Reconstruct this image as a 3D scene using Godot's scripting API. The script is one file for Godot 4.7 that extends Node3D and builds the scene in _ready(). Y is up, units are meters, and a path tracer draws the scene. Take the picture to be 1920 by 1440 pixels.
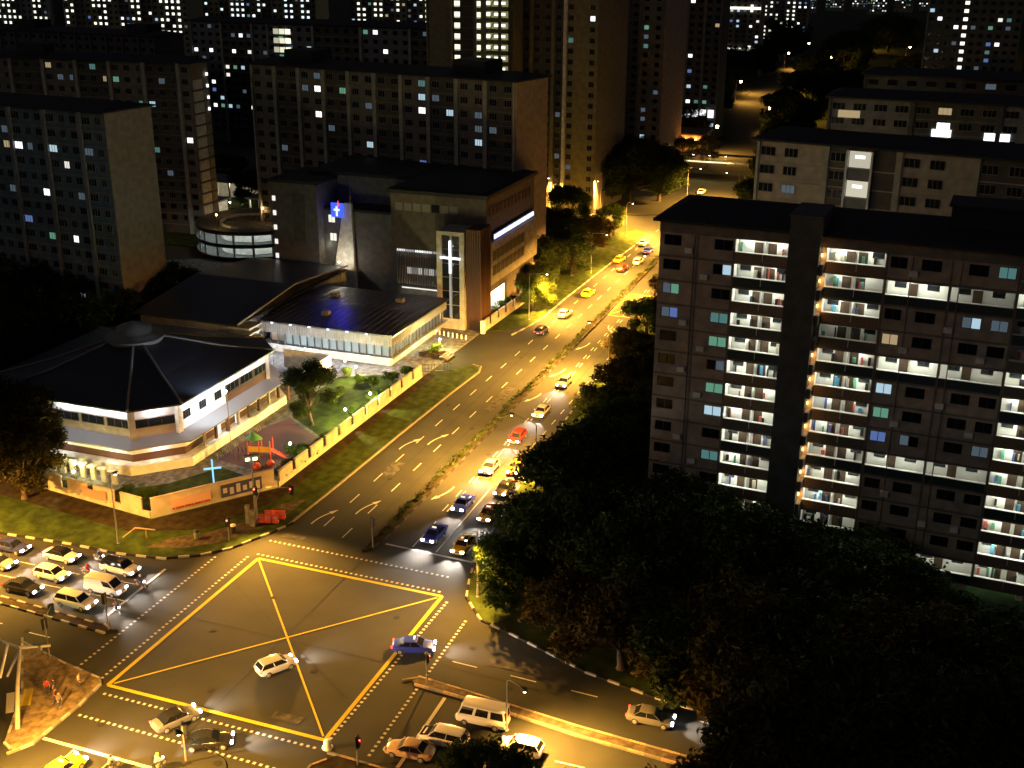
extends Node3D
# A road junction among housing blocks at night, seen from a high floor.
# World: y up, metres, ground at 0; the camera stands at (0, 68, 0) and the main road runs along -Z.

var M := {}
var used := {}
var rng := RandomNumberGenerator.new()
var ORD := ["topmost", "second", "third", "fourth", "fifth", "sixth", "seventh", "eighth", "ninth", "tenth", "eleventh", "twelfth", "thirteenth", "fourteenth"]

# ------------------------------------------------------------------ mesh helper
class Geo:
	var v := PackedVector3Array()
	var n := PackedVector3Array()
	func q(a: Vector3, b: Vector3, c: Vector3, d: Vector3) -> void: # counter-clockwise seen from outside
		var nn := (b - a).cross(c - a)
		if nn.length_squared() < 1e-12:
			nn = (c - a).cross(d - a)
		nn = nn.normalized()
		v.append_array([a, c, b, a, d, c])
		for i in 6:
			n.append(nn)
	func t(a: Vector3, b: Vector3, c: Vector3) -> void:
		var nn := (b - a).cross(c - a).normalized()
		v.append_array([a, c, b])
		for i in 3:
			n.append(nn)
	func box(c: Vector3, s: Vector3, b := Basis.IDENTITY) -> void:
		var h := s * 0.5
		var p := []
		for i in 8:
			p.append(c + b * Vector3(h.x if i & 1 else -h.x, h.y if i & 2 else -h.y, h.z if i & 4 else -h.z))
		q(p[4], p[5], p[7], p[6]); q(p[1], p[0], p[2], p[3])
		q(p[5], p[1], p[3], p[7]); q(p[0], p[4], p[6], p[2])
		q(p[6], p[7], p[3], p[2]); q(p[0], p[1], p[5], p[4])
	func span(a: Vector3, b: Vector3) -> void: # box between two corners
		box((a + b) * 0.5, (b - a).abs())
	func prism(poly: PackedVector2Array, y0: float, y1: float, bottom := false) -> void: # poly in (x, z)
		var idx := Geometry2D.triangulate_polygon(poly)
		for i in range(0, idx.size(), 3):
			var a := poly[idx[i]]; var b := poly[idx[i + 1]]; var c := poly[idx[i + 2]]
			if (b - a).cross(c - a) > 0:
				var w := b; b = c; c = w
			t(Vector3(a.x, y1, a.y), Vector3(b.x, y1, b.y), Vector3(c.x, y1, c.y))
			if bottom:
				t(Vector3(a.x, y0, a.y), Vector3(c.x, y0, c.y), Vector3(b.x, y0, b.y))
		if y1 > y0:
			var cw := Geometry2D.is_polygon_clockwise(poly)
			for i in poly.size():
				var a := poly[i]; var b := poly[(i + 1) % poly.size()]
				if not cw:
					var w := a; a = b; b = w
				q(Vector3(b.x, y0, b.y), Vector3(a.x, y0, a.y), Vector3(a.x, y1, a.y), Vector3(b.x, y1, b.y))
	func sq(a, b, c, d, na, nb, nc, nd) -> void:
		v.append_array([a, c, b, a, d, c]); n.append_array([na, nc, nb, na, nd, nc])
	func loft(rings: Array, closed := true, caps := true) -> void: # smooth; rings of equal size, counter-clockwise seen along the path direction towards the viewer
		var R := rings.size(); var K: int = rings[0].size()
		var nr := []
		for i in R:
			var row := PackedVector3Array()
			for j in K:
				var j0 := (j - 1 + K) % K if closed else maxi(j - 1, 0)
				var j1 := (j + 1) % K if closed else mini(j + 1, K - 1)
				var du: Vector3 = rings[i][j1] - rings[i][j0]
				var dv: Vector3 = rings[mini(i + 1, R - 1)][j] - rings[maxi(i - 1, 0)][j]
				var nn := du.cross(dv)
				if nn.length_squared() < 1e-14:
					nn = rings[i][j] - rings[i][(j + K / 2) % K]
				row.append(nn.normalized())
			nr.append(row)
		for i in R - 1:
			for j in (K if closed else K - 1):
				var k := (j + 1) % K
				sq(rings[i][j], rings[i][k], rings[i + 1][k], rings[i + 1][j], nr[i][j], nr[i][k], nr[i + 1][k], nr[i + 1][j])
		if caps and closed:
			for e in [0, R - 1]:
				var c := Vector3.ZERO
				for p in rings[e]:
					c += p
				c /= K
				for j in K:
					if e == 0:
						t(c, rings[e][(j + 1) % K], rings[e][j])
					else:
						t(c, rings[e][j], rings[e][(j + 1) % K])
	func tube(path: Array, radii, sides := 8, caps := true) -> void:
		var rings := []
		var side := Vector3.ZERO
		for i in path.size():
			var d: Vector3 = (path[mini(i + 1, path.size() - 1)] - path[maxi(i - 1, 0)]).normalized()
			if side == Vector3.ZERO:
				side = d.cross(Vector3.UP if absf(d.y) < 0.9 else Vector3.RIGHT).normalized()
			side = (side - d * side.dot(d)).normalized()
			var up := d.cross(side)
			var r: float = radii[i] if radii is Array else radii
			var ring := PackedVector3Array()
			for j in sides:
				var a := TAU * j / sides
				ring.append(path[i] + (side * cos(a) + up * sin(a)) * r)
			rings.append(ring)
		loft(rings, true, caps)
	func lathe(profile: Array, seg := 16, at := Vector3.ZERO) -> void: # profile of (radius, height)
		var rings := []
		for p in profile:
			var ring := PackedVector3Array()
			for j in seg:
				var a := -TAU * j / seg
				ring.append(at + Vector3(cos(a) * p.x, p.y, sin(a) * p.x))
			rings.append(ring)
		loft(rings, true, true)
	func torus(c: Vector3, axis_x: bool, r: float, r2: float, seg := 14, sides := 6) -> void:
		var rings := []
		for i in seg + 1:
			var a := TAU * i / seg
			var rad := Vector3(0, cos(a), sin(a)) if axis_x else Vector3(cos(a), 0, sin(a))
			var ax := Vector3.RIGHT if axis_x else Vector3.UP
			var ring := PackedVector3Array()
			for j in sides:
				var b := -TAU * j / sides * (-1.0 if axis_x else 1.0)
				ring.append(c + rad * (r + cos(b) * r2) + ax * sin(b) * r2)
			rings.append(ring)
		loft(rings, true, false)
	func add(o: Geo, x := Transform3D.IDENTITY) -> void:
		for p in o.v:
			v.append(x * p)
		for p in o.n:
			n.append((x.basis * p).normalized())
	func into(mesh: ArrayMesh, m: Material) -> void:
		if v.is_empty():
			return
		var a := []
		a.resize(Mesh.ARRAY_MAX)
		a[Mesh.ARRAY_VERTEX] = v
		a[Mesh.ARRAY_NORMAL] = n
		mesh.add_surface_from_arrays(Mesh.PRIMITIVE_TRIANGLES, a)
		mesh.surface_set_material(mesh.get_surface_count() - 1, m)

# ------------------------------------------------------------------ scene helpers
func numbered(called: String) -> String:
	var k: int = used.get(called, 0)
	used[called] = k + 1
	return called if k == 0 else "%s_%03d" % [called, k]

func mesh_of(g: Geo, m: Material) -> ArrayMesh:
	var a := ArrayMesh.new()
	g.into(a, m)
	return a

func part(called: String, what, parent: Node3D, m: Material = null, at := Vector3.ZERO) -> MeshInstance3D:
	var o := MeshInstance3D.new()
	o.name = called
	o.mesh = mesh_of(what, m) if what is Geo else what
	o.position = at
	parent.add_child(o, true)
	return o

func thing(called: String, label: String, category: String, at := Vector3.ZERO, turn := 0.0, group := "") -> Node3D:
	var o := Node3D.new()
	o.name = numbered(called)
	o.position = at
	o.rotation.y = turn
	add_child(o)
	return tag(o, label, category, group)

func tag(o: Node3D, label: String, category := "", group := "") -> Node3D:
	o.set_meta("label", label)
	if category: o.set_meta("category", category)
	if group: o.set_meta("group", group)
	return o

func single(called: String, g: Geo, m: Material, label: String, category: String, at := Vector3.ZERO, turn := 0.0, group := "") -> MeshInstance3D:
	var o := MeshInstance3D.new()
	o.name = numbered(called)
	o.mesh = mesh_of(g, m)
	o.position = at
	o.rotation.y = turn
	add_child(o)
	tag(o, label, category, group)
	return o

func structure(called: String, g: Geo, m: Material, label := "") -> MeshInstance3D:
	var o := MeshInstance3D.new()
	o.name = numbered(called)
	o.mesh = mesh_of(g, m)
	add_child(o)
	o.set_meta("kind", "structure")
	if label: o.set_meta("label", label)
	return o

func copy_of(src: Node3D, label: String, at: Vector3, turn: float, group := "") -> Node3D:
	var o: Node3D = src.duplicate()
	o.name = numbered(src.get_meta("stem"))
	add_child(o)
	o.position = at
	o.rotation.y = turn
	o.set_meta("label", label)
	if group: o.set_meta("group", group)
	return o

func paint(o: Node3D, names: Array, m: Material) -> void:
	for c in o.get_children():
		if c is MeshInstance3D and names.has(str(c.name).rstrip("0123456789")):
			c.material_override = m

# ------------------------------------------------------------------ materials
func lin(r: float, g: float, b: float, a := 1.0) -> Color:
	return Color(r, g, b, a).linear_to_srgb()

func mat(c: Color, rough := 0.8, metal := 0.0, spec := 0.5) -> StandardMaterial3D:
	var m := StandardMaterial3D.new()
	m.albedo_color = c
	m.roughness = rough
	m.metallic = metal
	m.metallic_specular = spec
	return m

func glow(c: Color, energy: float) -> StandardMaterial3D:
	var m := mat(Color(0.2, 0.2, 0.2), 0.6)
	m.emission_enabled = true
	m.emission = c
	m.emission_energy_multiplier = energy
	return m

func noise_tex(freq: float, lo: float, hi: float, sd: int, size := 512, kind := FastNoiseLite.TYPE_SIMPLEX_SMOOTH, oct := 5) -> NoiseTexture2D:
	var f := FastNoiseLite.new()
	f.noise_type = kind
	f.frequency = freq
	f.fractal_octaves = oct
	f.seed = sd
	var t := NoiseTexture2D.new()
	t.noise = f
	t.width = size
	t.height = size
	t.seamless = true
	var g := Gradient.new()
	g.set_color(0, Color(lo, lo, lo))
	g.set_color(1, Color(hi, hi, hi))
	t.color_ramp = g
	return t

func grained(c: Color, rough: float, t1: Texture2D, s1: float, t2: Texture2D = null, s2 := 1.0) -> StandardMaterial3D: # two patterns laid over each other in world space
	var m := mat(c, rough)
	m.albedo_texture = t1
	m.uv1_triplanar = true
	m.uv1_world_triplanar = true
	m.uv1_scale = Vector3.ONE * s1
	if t2:
		m.detail_enabled = true
		m.detail_blend_mode = BaseMaterial3D.BLEND_MODE_MUL
		m.detail_albedo = t2
		m.detail_uv_layer = BaseMaterial3D.DETAIL_UV_2
		m.uv2_triplanar = true
		m.uv2_world_triplanar = true
		m.uv2_scale = Vector3.ONE * s2
	return m

func make_materials() -> void:
	var fine := noise_tex(0.08, 0.55, 1.0, 3)
	var blotch := noise_tex(0.014, 0.55, 1.0, 7)
	var road_blotch := noise_tex(0.018, 0.5, 1.0, 23)
	var streak := noise_tex(0.02, 0.78, 1.0, 11)
	var wear := noise_tex(0.05, 0.5, 1.0, 19)
	M.asphalt = grained(lin(0.22, 0.214, 0.206), 0.75, fine, 0.9, road_blotch, 0.035)
	M.asphalt_worn = grained(lin(0.11, 0.108, 0.105), 0.6, fine, 0.8, blotch, 0.05)
	M.patch = grained(lin(0.13, 0.127, 0.122), 0.8, fine, 0.9, road_blotch, 0.1)
	M.concrete = grained(lin(0.3, 0.28, 0.25), 0.85, fine, 0.7, blotch, 0.09)
	M.paving = grained(lin(0.2, 0.15, 0.1), 0.85, fine, 0.8, blotch, 0.12)
	M.island_paving = grained(lin(0.4, 0.3, 0.18), 0.85, fine, 0.8, blotch, 0.12)
	M.plaza = grained(lin(0.42, 0.41, 0.4), 0.8, fine, 0.6, blotch, 0.1)
	M.grass = grained(lin(0.075, 0.115, 0.02), 0.95, fine, 1.2, blotch, 0.06)
	M.earth = grained(lin(0.02, 0.022, 0.012), 0.95, fine, 0.6, blotch, 0.02)
	M.soil = grained(lin(0.07, 0.05, 0.03), 0.95, fine, 1.0, blotch, 0.08)
	M.white_line = grained(lin(0.6, 0.59, 0.55), 0.7, wear, 0.5)
	M.yellow_line = grained(lin(0.66, 0.52, 0.03), 0.7, wear, 0.4)
	M.kerb_white = grained(lin(0.5, 0.48, 0.44), 0.8, wear, 0.6)
	M.kerb_black = grained(lin(0.025, 0.025, 0.025), 0.8, wear, 0.6)
	M.kerb_grey = grained(lin(0.25, 0.23, 0.2), 0.85, wear, 0.6)
	for k in ["asphalt", "patch", "kerb_black", "kerb_grey", "kerb_white", "white_line", "yellow_line", "grass", "soil", "paving", "island_paving", "plaza"]:
		M[k].metallic_specular = 0.22
	M.steel = mat(lin(0.32, 0.31, 0.29), 0.45, 0.6)
	M.pole = grained(lin(0.34, 0.33, 0.3), 0.6, wear, 0.5)
	M.dark_metal = mat(lin(0.02, 0.02, 0.022), 0.5, 0.3)
	M.black = mat(lin(0.012, 0.012, 0.013), 0.5)
	M.rubber = mat(lin(0.015, 0.015, 0.016), 0.8)
	M.rim = mat(lin(0.45, 0.45, 0.46), 0.35, 0.7)
	M.car_glass = mat(lin(0.008, 0.009, 0.011), 0.06, 0.0, 0.6)
	M.wall_cream = grained(lin(0.78, 0.72, 0.6), 0.88, streak, 0.05, fine, 0.4)
	M.wall_brown = grained(lin(0.42, 0.36, 0.3), 0.88, streak, 0.05, fine, 0.4)
	M.wall_pink = grained(lin(0.86, 0.71, 0.58), 0.88, streak, 0.05, fine, 0.4)
	M.wall_olive = grained(lin(0.5, 0.46, 0.28), 0.88, streak, 0.05, fine, 0.4)
	M.wall_grey = grained(lin(0.42, 0.42, 0.43), 0.88, streak, 0.05, fine, 0.4)
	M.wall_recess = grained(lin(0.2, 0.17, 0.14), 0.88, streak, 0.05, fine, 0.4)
	M.wall_church = grained(lin(0.24, 0.205, 0.18), 0.88, streak, 0.05, fine, 0.4)
	M.wall_wing = grained(lin(0.27, 0.27, 0.29), 0.88, streak, 0.05, fine, 0.4)
	M.wall_white = grained(lin(0.95, 0.94, 0.9), 0.85, streak, 0.06)
	M.wall_dark = grained(lin(0.1, 0.105, 0.105), 0.88, streak, 0.05)
	M.wall_blue = grained(lin(0.13, 0.19, 0.22), 0.88, streak, 0.05)
	M.teal = grained(lin(0.05, 0.085, 0.095), 0.6, wear, 0.2)
	M.parapet_brown = grained(lin(0.45, 0.31, 0.2), 0.8, wear, 0.2)
	M.parapet_grey = grained(lin(0.22, 0.2, 0.17), 0.8, wear, 0.2)
	M.roof_dark = grained(lin(0.02, 0.02, 0.026), 0.75, streak, 0.06)
	M.roof_metal = grained(lin(0.035, 0.036, 0.05), 0.38, streak, 0.06)
	M.brown_fin = grained(lin(0.16, 0.07, 0.045), 0.7, wear, 0.3)
	M.room_white = mat(lin(0.78, 0.77, 0.73), 0.9)
	M.dark_pane = mat(lin(0.01, 0.011, 0.013), 0.12)
	M.frame_grey = mat(lin(0.2, 0.19, 0.18), 0.6)
	M.frame_dark = mat(lin(0.03, 0.03, 0.03), 0.5)
	M.wood_dark = mat(lin(0.06, 0.035, 0.02), 0.6)
	M.bark = grained(lin(0.1, 0.07, 0.045), 0.95, fine, 1.5)
	M.red_plastic = mat(lin(0.6, 0.06, 0.02), 0.5)
	M.yellow_plastic = mat(lin(0.7, 0.42, 0.02), 0.5)
	M.lens_sodium = glow(lin(1.0, 0.74, 0.4), 30.0)
	M.lens_white = glow(lin(1.0, 0.95, 0.85), 25.0)
	M.headlamp = glow(lin(1.0, 0.97, 0.95), 22.0)
	M.tail_on = glow(lin(1.0, 0.04, 0.03), 4.0)
	M.brake_on = glow(lin(1.0, 0.05, 0.03), 9.0)
	M.red_signal = glow(lin(1.0, 0.08, 0.06), 14.0)
	M.tube_white = glow(lin(0.92, 1.0, 0.95), 3.0)
	M.neon_blue = glow(lin(0.2, 0.62, 1.0), 1.35)
	M.neon_white = glow(lin(0.95, 0.95, 1.0), 3.0)
	M.sign_blue = glow(lin(0.04, 0.09, 1.0), 1.6)
	M.skin = mat(lin(0.35, 0.2, 0.13), 0.6)
	M.hair = mat(lin(0.01, 0.009, 0.008), 0.6)
	M.leaf = leafy(0.03, 0.05, 0.012)
	M.leaf_dark = leafy(0.036, 0.052, 0.018)
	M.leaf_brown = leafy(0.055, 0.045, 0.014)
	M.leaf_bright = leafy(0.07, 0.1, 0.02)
	var panes := [[0.6, 0.85, 1.0, 0.7], [1.0, 0.95, 0.85, 1.0], [0.3, 0.75, 0.72, 0.22], [0.25, 0.4, 1.0, 0.35], [1.0, 0.75, 0.4, 0.4], [0.5, 0.68, 0.85, 0.13], [0.35, 0.9, 0.6, 0.3], [0.95, 0.95, 1.0, 2.0]]
	M.panes = []
	for p in panes:
		M.panes.append(glow(lin(p[0], p[1], p[2]), p[3]))

func leafy(r: float, g: float, b: float) -> StandardMaterial3D:
	var m := mat(lin(r, g, b), 0.85, 0.0, 0.12)
	m.cull_mode = BaseMaterial3D.CULL_DISABLED
	m.backlight_enabled = true
	m.backlight = lin(r * 2.5, g * 2.5, b * 2.0)
	m.vertex_color_use_as_albedo = true
	return m

func poly(a: Array) -> PackedVector2Array:
	var p := PackedVector2Array()
	for i in range(0, a.size(), 2):
		p.append(Vector2(a[i], a[i + 1]))
	return p

func _ready() -> void:
	rng.seed = 4417
	# camera
	var pitch := 0.35507; var roll := -0.00603; var yaw := -0.34451
	var fwd := Vector3(sin(yaw) * cos(pitch), -sin(pitch), -cos(yaw) * cos(pitch))
	var r0 := Vector3(cos(yaw), 0, sin(yaw))
	var u0 := r0.cross(fwd)
	var cam := Camera3D.new()
	cam.name = "camera"
	cam.fov = 36.353
	cam.near = 0.5
	cam.far = 9000.0
	cam.transform = Transform3D(Basis(r0 * cos(roll) - u0 * sin(roll), u0 * cos(roll) + r0 * sin(roll), -fwd), Vector3(0, 68, 0))
	add_child(cam)
	# night sky with the town's warm glow low down
	var sky := ProceduralSkyMaterial.new()
	sky.sky_top_color = lin(0.014, 0.014, 0.02)
	sky.sky_horizon_color = lin(0.048, 0.047, 0.048)
	sky.sky_curve = 0.2
	sky.ground_bottom_color = lin(0.004, 0.003, 0.002)
	sky.ground_horizon_color = lin(0.04, 0.028, 0.016)
	sky.sun_angle_max = 1.0
	var env := Environment.new()
	env.background_mode = Environment.BG_SKY
	env.sky = Sky.new()
	env.sky.sky_material = sky
	env.tonemap_mode = Environment.TONE_MAPPER_LINEAR
	env.tonemap_exposure = 1.0
	env.sdfgi_enabled = true
	env.ssao_enabled = true
	env.ssil_enabled = true
	var we := WorldEnvironment.new()
	we.name = "world"
	we.environment = env
	add_child(we)
	# the faint light of the moon behind the camera
	var moon := DirectionalLight3D.new()
	moon.name = "moon"
	moon.light_color = Color(1.0, 0.95, 0.88)
	moon.light_energy = 0.022
	moon.light_angular_distance = 12.0
	moon.shadow_enabled = true
	moon.rotation = Vector3(-0.42, -0.5, 0)
	add_child(moon)
	make_materials()
	ground()
	markings()
	street_lamps()
	near_block()
	church()
	far_blocks()
	vehicles()
	street_furniture()
	people()
	trees()

# ------------------------------------------------------------------ ground, roads, kerbs
func flat(a: Array, y: float) -> Geo:
	var g := Geo.new()
	g.prism(poly(a), y, y)
	return g

func slab(called: String, a: Array, m: Material, top := 0.12, label := "") -> MeshInstance3D:
	var g := Geo.new()
	g.prism(poly(a), -0.05, top)
	return structure(called, g, m, label)

func ground() -> void:
	var g := Geo.new()
	g.q(Vector3(-4000, -0.04, 400), Vector3(4000, -0.04, 400), Vector3(4000, -0.04, -6000), Vector3(-4000, -0.04, -6000))
	structure("ground", g, M.earth, "dark ground that reaches the horizon")
	g = flat([-84, -20, -43, -20, -43, -70, 150, -70, 150, -105, -40, -105, -40, -330, -58, -420, -65, -500, -70, -600, -72, -700, -68, -950, -68, -1400, -93, -1400, -93, -950, -97, -700, -95, -600, -90, -500, -83, -420, -84, -330, -84, -297, -230, -291, -230, -303, -84, -309, -84, -105, -260, -105, -260, -70, -84, -70], 0.0)
	structure("road", g, M.asphalt, "dark asphalt roads that cross at the junction")
	slab("grass_verge", [-260, -100.2, -103, -100.2, -93, -100.9, -86.4, -100.9, -80.7, -101.7, -77, -103.8, -74.4, -106.6, -72.1, -111.3, -70.9, -114.5, -70.5, -128, -70.2, -146, -69.7, -165.7, -69.2, -176, -69.8, -178.4, -71.6, -179.2, -77.2, -171.5, -77.6, -123.4, -87.9, -109.8, -107.2, -112.4, -260, -127], M.grass, 0.12, "grass verge between the church wall and the kerb")
	structure("path", flat([-200, -117, -107, -108.4, -88, -105.9, -80.5, -109.5, -77.4, -115, -75.6, -121, -75.4, -172, -77.1, -172, -77.45, -123.4, -87.7, -109.6, -107.1, -112.2, -200, -121.2], 0.124), M.soil, "bare brown strip along the foot of the church wall")
	structure("corner_pavement", flat([-84, -103.2, -79.5, -104.8, -76.5, -107.3, -74.2, -111, -72.6, -115, -72.2, -122, -74.6, -119.5, -76.2, -113.8, -79, -109.3, -82.5, -106.6], 0.128), M.paving, "paved corner beside the crossing")
	slab("church_yard", [-87.9, -109.8, -77.6, -123.4, -77.2, -171.5, -77.0, -196, -76.0, -231, -150, -231, -190, -206, -150, -118], M.plaza, 0.15, "paved yard round the church buildings")
	structure("lawn", flat([-99.5, -113.2, -88.6, -111.2, -79.2, -124, -88.5, -126.5, -92, -119.5], 0.154), M.grass, "small dark lawn behind the church wall")
	structure("garden_lawn", flat([-88.6, -146.5, -78.6, -139.5, -78.2, -166.5, -84.3, -168.5, -90.5, -165, -90.5, -150], 0.154), M.grass, "lit green lawn beside the hall")
	structure("play_surface", flat([-90.3, -128.5, -79.6, -126.5, -79.0, -139, -88.8, -146, -90.6, -140], 0.158), mat(lin(0.08, 0.035, 0.05), 0.9), "dark red and blue soft floor of the playground")
	slab("far_grass_verge", [-69.6, -204.4, -68.9, -210, -68.9, -225, -67.8, -258, -66.6, -285, -69, -292, -74, -295.5, -230, -290, -230, -236, -76, -233, -76.2, -197], M.grass, 0.12, "grass verge with trees beyond the church")
	slab("street_corner", [-230, -304, -76, -309.5, -69, -313, -66.2, -330, -66.5, -358, -75.5, -422, -84, -500, -93.5, -590, -96, -700, -92, -950, -92, -1380, -600, -1380, -600, -304], M.earth, 0.12, "dark ground beyond the side street")
	slab("park", [150, -89, 20, -92, -13.7, -94.2, -19, -95, -26.5, -96.75, -36, -100.75, -40.1, -102.2, -43.3, -106, -44.4, -109.5, -45.3, -113.2, -46.4, -123.7, -47.5, -135.8, -49, -167, -49.9, -198, -51, -230, -50, -330, -59.5, -420, -66.2, -500, -71, -600, -73, -700, -69, -950, -69, -1380, 600, -1380, 600, -89], M.grass, 0.12, "dark park lawn under the trees")
	slab("near_pavement", [-43.9, -76.6, -38, -76.3, 150, -73.5, 150, -20, -45.5, -20, -45.5, -74.5], M.soil, 0.12, "brown verge on the near corner")
	slab("traffic_island", [-83.4, -81.6, -77, -80.0, -71.6, -79.0, -70.9, -78.2, -70.6, -75, -70.7, -68.5, -71.6, -67.0, -73, -67.6, -77, -74.3], M.island_paving, 0.13, "three-sided paved traffic island")
	slab("median", [-59.3, -345, -57.9, -345, -57.9, -114.5, -58.2, -112.6, -58.7, -112.1, -59.2, -112.8], M.soil, 0.13, "narrow planted median along the main road")
	slab("left_median", [-260, -88.9, -92, -88.1, -77, -87.1, -76, -86.6, -77, -86.0, -92, -87.0, -260, -87.6], M.soil, 0.13, "narrow median on the left arm")
	slab("right_median", [-42.6, -89.6, -41.8, -90.2, -37.5, -89.7, -24.9, -88.1, 20, -84.6, 150, -80, 150, -79, 20, -83.4, -24.6, -86.8, -37.4, -88.6, -41.8, -88.9], M.paving, 0.13, "tapering median on the right arm")
	# kerbs: single painted stones near by, plain strips beyond
	kerb([-180, -100.2, -103, -100.2, -93, -100.9, -86.4, -100.9, -80.7, -101.7, -77, -103.8, -74.4, -106.6, -72.1, -111.3, -70.9, -114.5], 1.3, "black and white kerb round the church corner", [M.kerb_white, M.kerb_black])
	kerb([-70.9, -114.5, -70.5, -128, -70.2, -146, -69.7, -165.7, -69.2, -176, -69.8, -178.4, -71.6, -179.2], 1.5, "worn grey kerb along the church verge", [M.kerb_grey, M.parapet_grey])
	kerb([-71, -197.5, -69.6, -204.4, -68.9, -210, -68.9, -225, -67.8, -258, -66.6, -285], 1.6, "pale kerb along the far left verge", [M.kerb_white, M.kerb_grey])
	kerb([60, -90.7, 20, -92, -13.7, -94.2, -19, -95, -26.5, -96.75, -36, -100.75, -40.1, -102.2, -43.3, -106, -44.4, -109.5, -45.3, -113.2, -46.4, -123.7, -47.5, -135.8, -49, -167, -49.9, -198, -51, -230], 1.3, "black and white kerb round the park corner", [M.kerb_white, M.kerb_black])
	kerb([-140, -86.9 - 0.35, -92, -87.0, -77, -86.0, -76, -86.6, -77, -87.1, -92, -88.1, -140, -88.4], 1.2, "black and white kerb of the left median", [M.kerb_white, M.kerb_black])
	kerb([60, -83.2, 20, -84.6, -24.9, -88.1, -37.5, -89.7, -41.8, -90.2, -42.6, -89.6, -41.8, -88.9, -37.4, -88.6, -24.6, -86.8, 20, -83.4, 60, -81.9], 1.6, "worn kerb of the right median", [M.kerb_grey, M.parapet_brown])
	kerb([-57.9, -240, -57.9, -114.5, -58.2, -112.6, -58.7, -112.1, -59.2, -112.8, -59.3, -240], 1.4, "low kerb of the planted median", [M.patch, M.kerb_black])
	kerb([-83.4, -81.6, -77, -80.0, -71.6, -79.0, -70.9, -78.2, -70.6, -75, -70.7, -68.5, -71.6, -67.0, -73, -67.6, -77, -74.3, -83.4, -81.6], 1.2, "pale kerb round the traffic island", [M.kerb_grey, M.kerb_white])
	kerb([60, -75.2, -38, -76.3, -43.9, -76.6, -45.5, -74.5, -45.5, -50], 1.4, "grey kerb of the near corner", [M.kerb_grey, M.parapet_brown])

func kerb(a: Array, step: float, label: String, ms: Array) -> void:
	var o := Node3D.new()
	o.name = numbered("kerb")
	add_child(o)
	o.set_meta("kind", "structure")
	o.set_meta("label", label)
	var g := Geo.new()
	g.box(Vector3(0, 0.06, 0), Vector3(0.24, 0.22, step - 0.03))
	g.box(Vector3(0, 0.175, 0), Vector3(0.19, 0.012, step - 0.06))
	var ml := [mesh_of(g, ms[0]), mesh_of(g, ms[1])]
	var p := poly(a)
	var k := 0
	var left := 0.0
	for i in p.size() - 1:
		var d := p[i + 1] - p[i]
		var len := d.length()
		d /= len
		var s := left + step * 0.5
		while s < len + step * 0.3 and k < 298:
			var c := p[i] + d * s
			var b := part("kerb_stone", ml[k % 2], o, null, Vector3(c.x, 0, c.y))
			b.rotation.y = atan2(d.x, d.y)
			k += 1
			s += step
		left = s - step * 0.5 - len

func strip(g: Geo, ax: float, az: float, bx: float, bz: float, w: float, y := 0.006) -> void:
	var d := Vector3(bx - ax, 0, bz - az).normalized()
	var s := Vector3(-d.z, 0, d.x) * w * 0.5
	var a := Vector3(ax, y, az); var b := Vector3(bx, y, bz)
	g.q(a - s, a + s, b + s, b - s)
	for i in range(g.n.size() - 6, g.n.size()):
		g.n[i] = Vector3.UP

func arrow_geo(turn: float) -> Geo: # points along -Z from the origin
	var g := Geo.new()
	var prev := Vector2(0, 2.3)
	var dir := 0.0
	for i in 6:
		dir = turn * i / 5.0
		var nx := prev + Vector2(sin(dir), -cos(dir)) * 0.62
		strip(g, prev.x, prev.y, nx.x + sin(dir) * 0.03, nx.y - cos(dir) * 0.03, 0.2)
		prev = nx
	var f := Vector2(sin(dir), -cos(dir)); var s := Vector2(-f.y, f.x)
	var tip := prev + f * 1.3
	var l := prev - s * 0.36; var r := prev + s * 0.36
	g.v.append_array([Vector3(l.x, 0.0065, l.y), Vector3(tip.x, 0.0065, tip.y), Vector3(r.x, 0.0065, r.y)])
	for i in 3: g.n.append(Vector3.UP)
	return g

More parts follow.
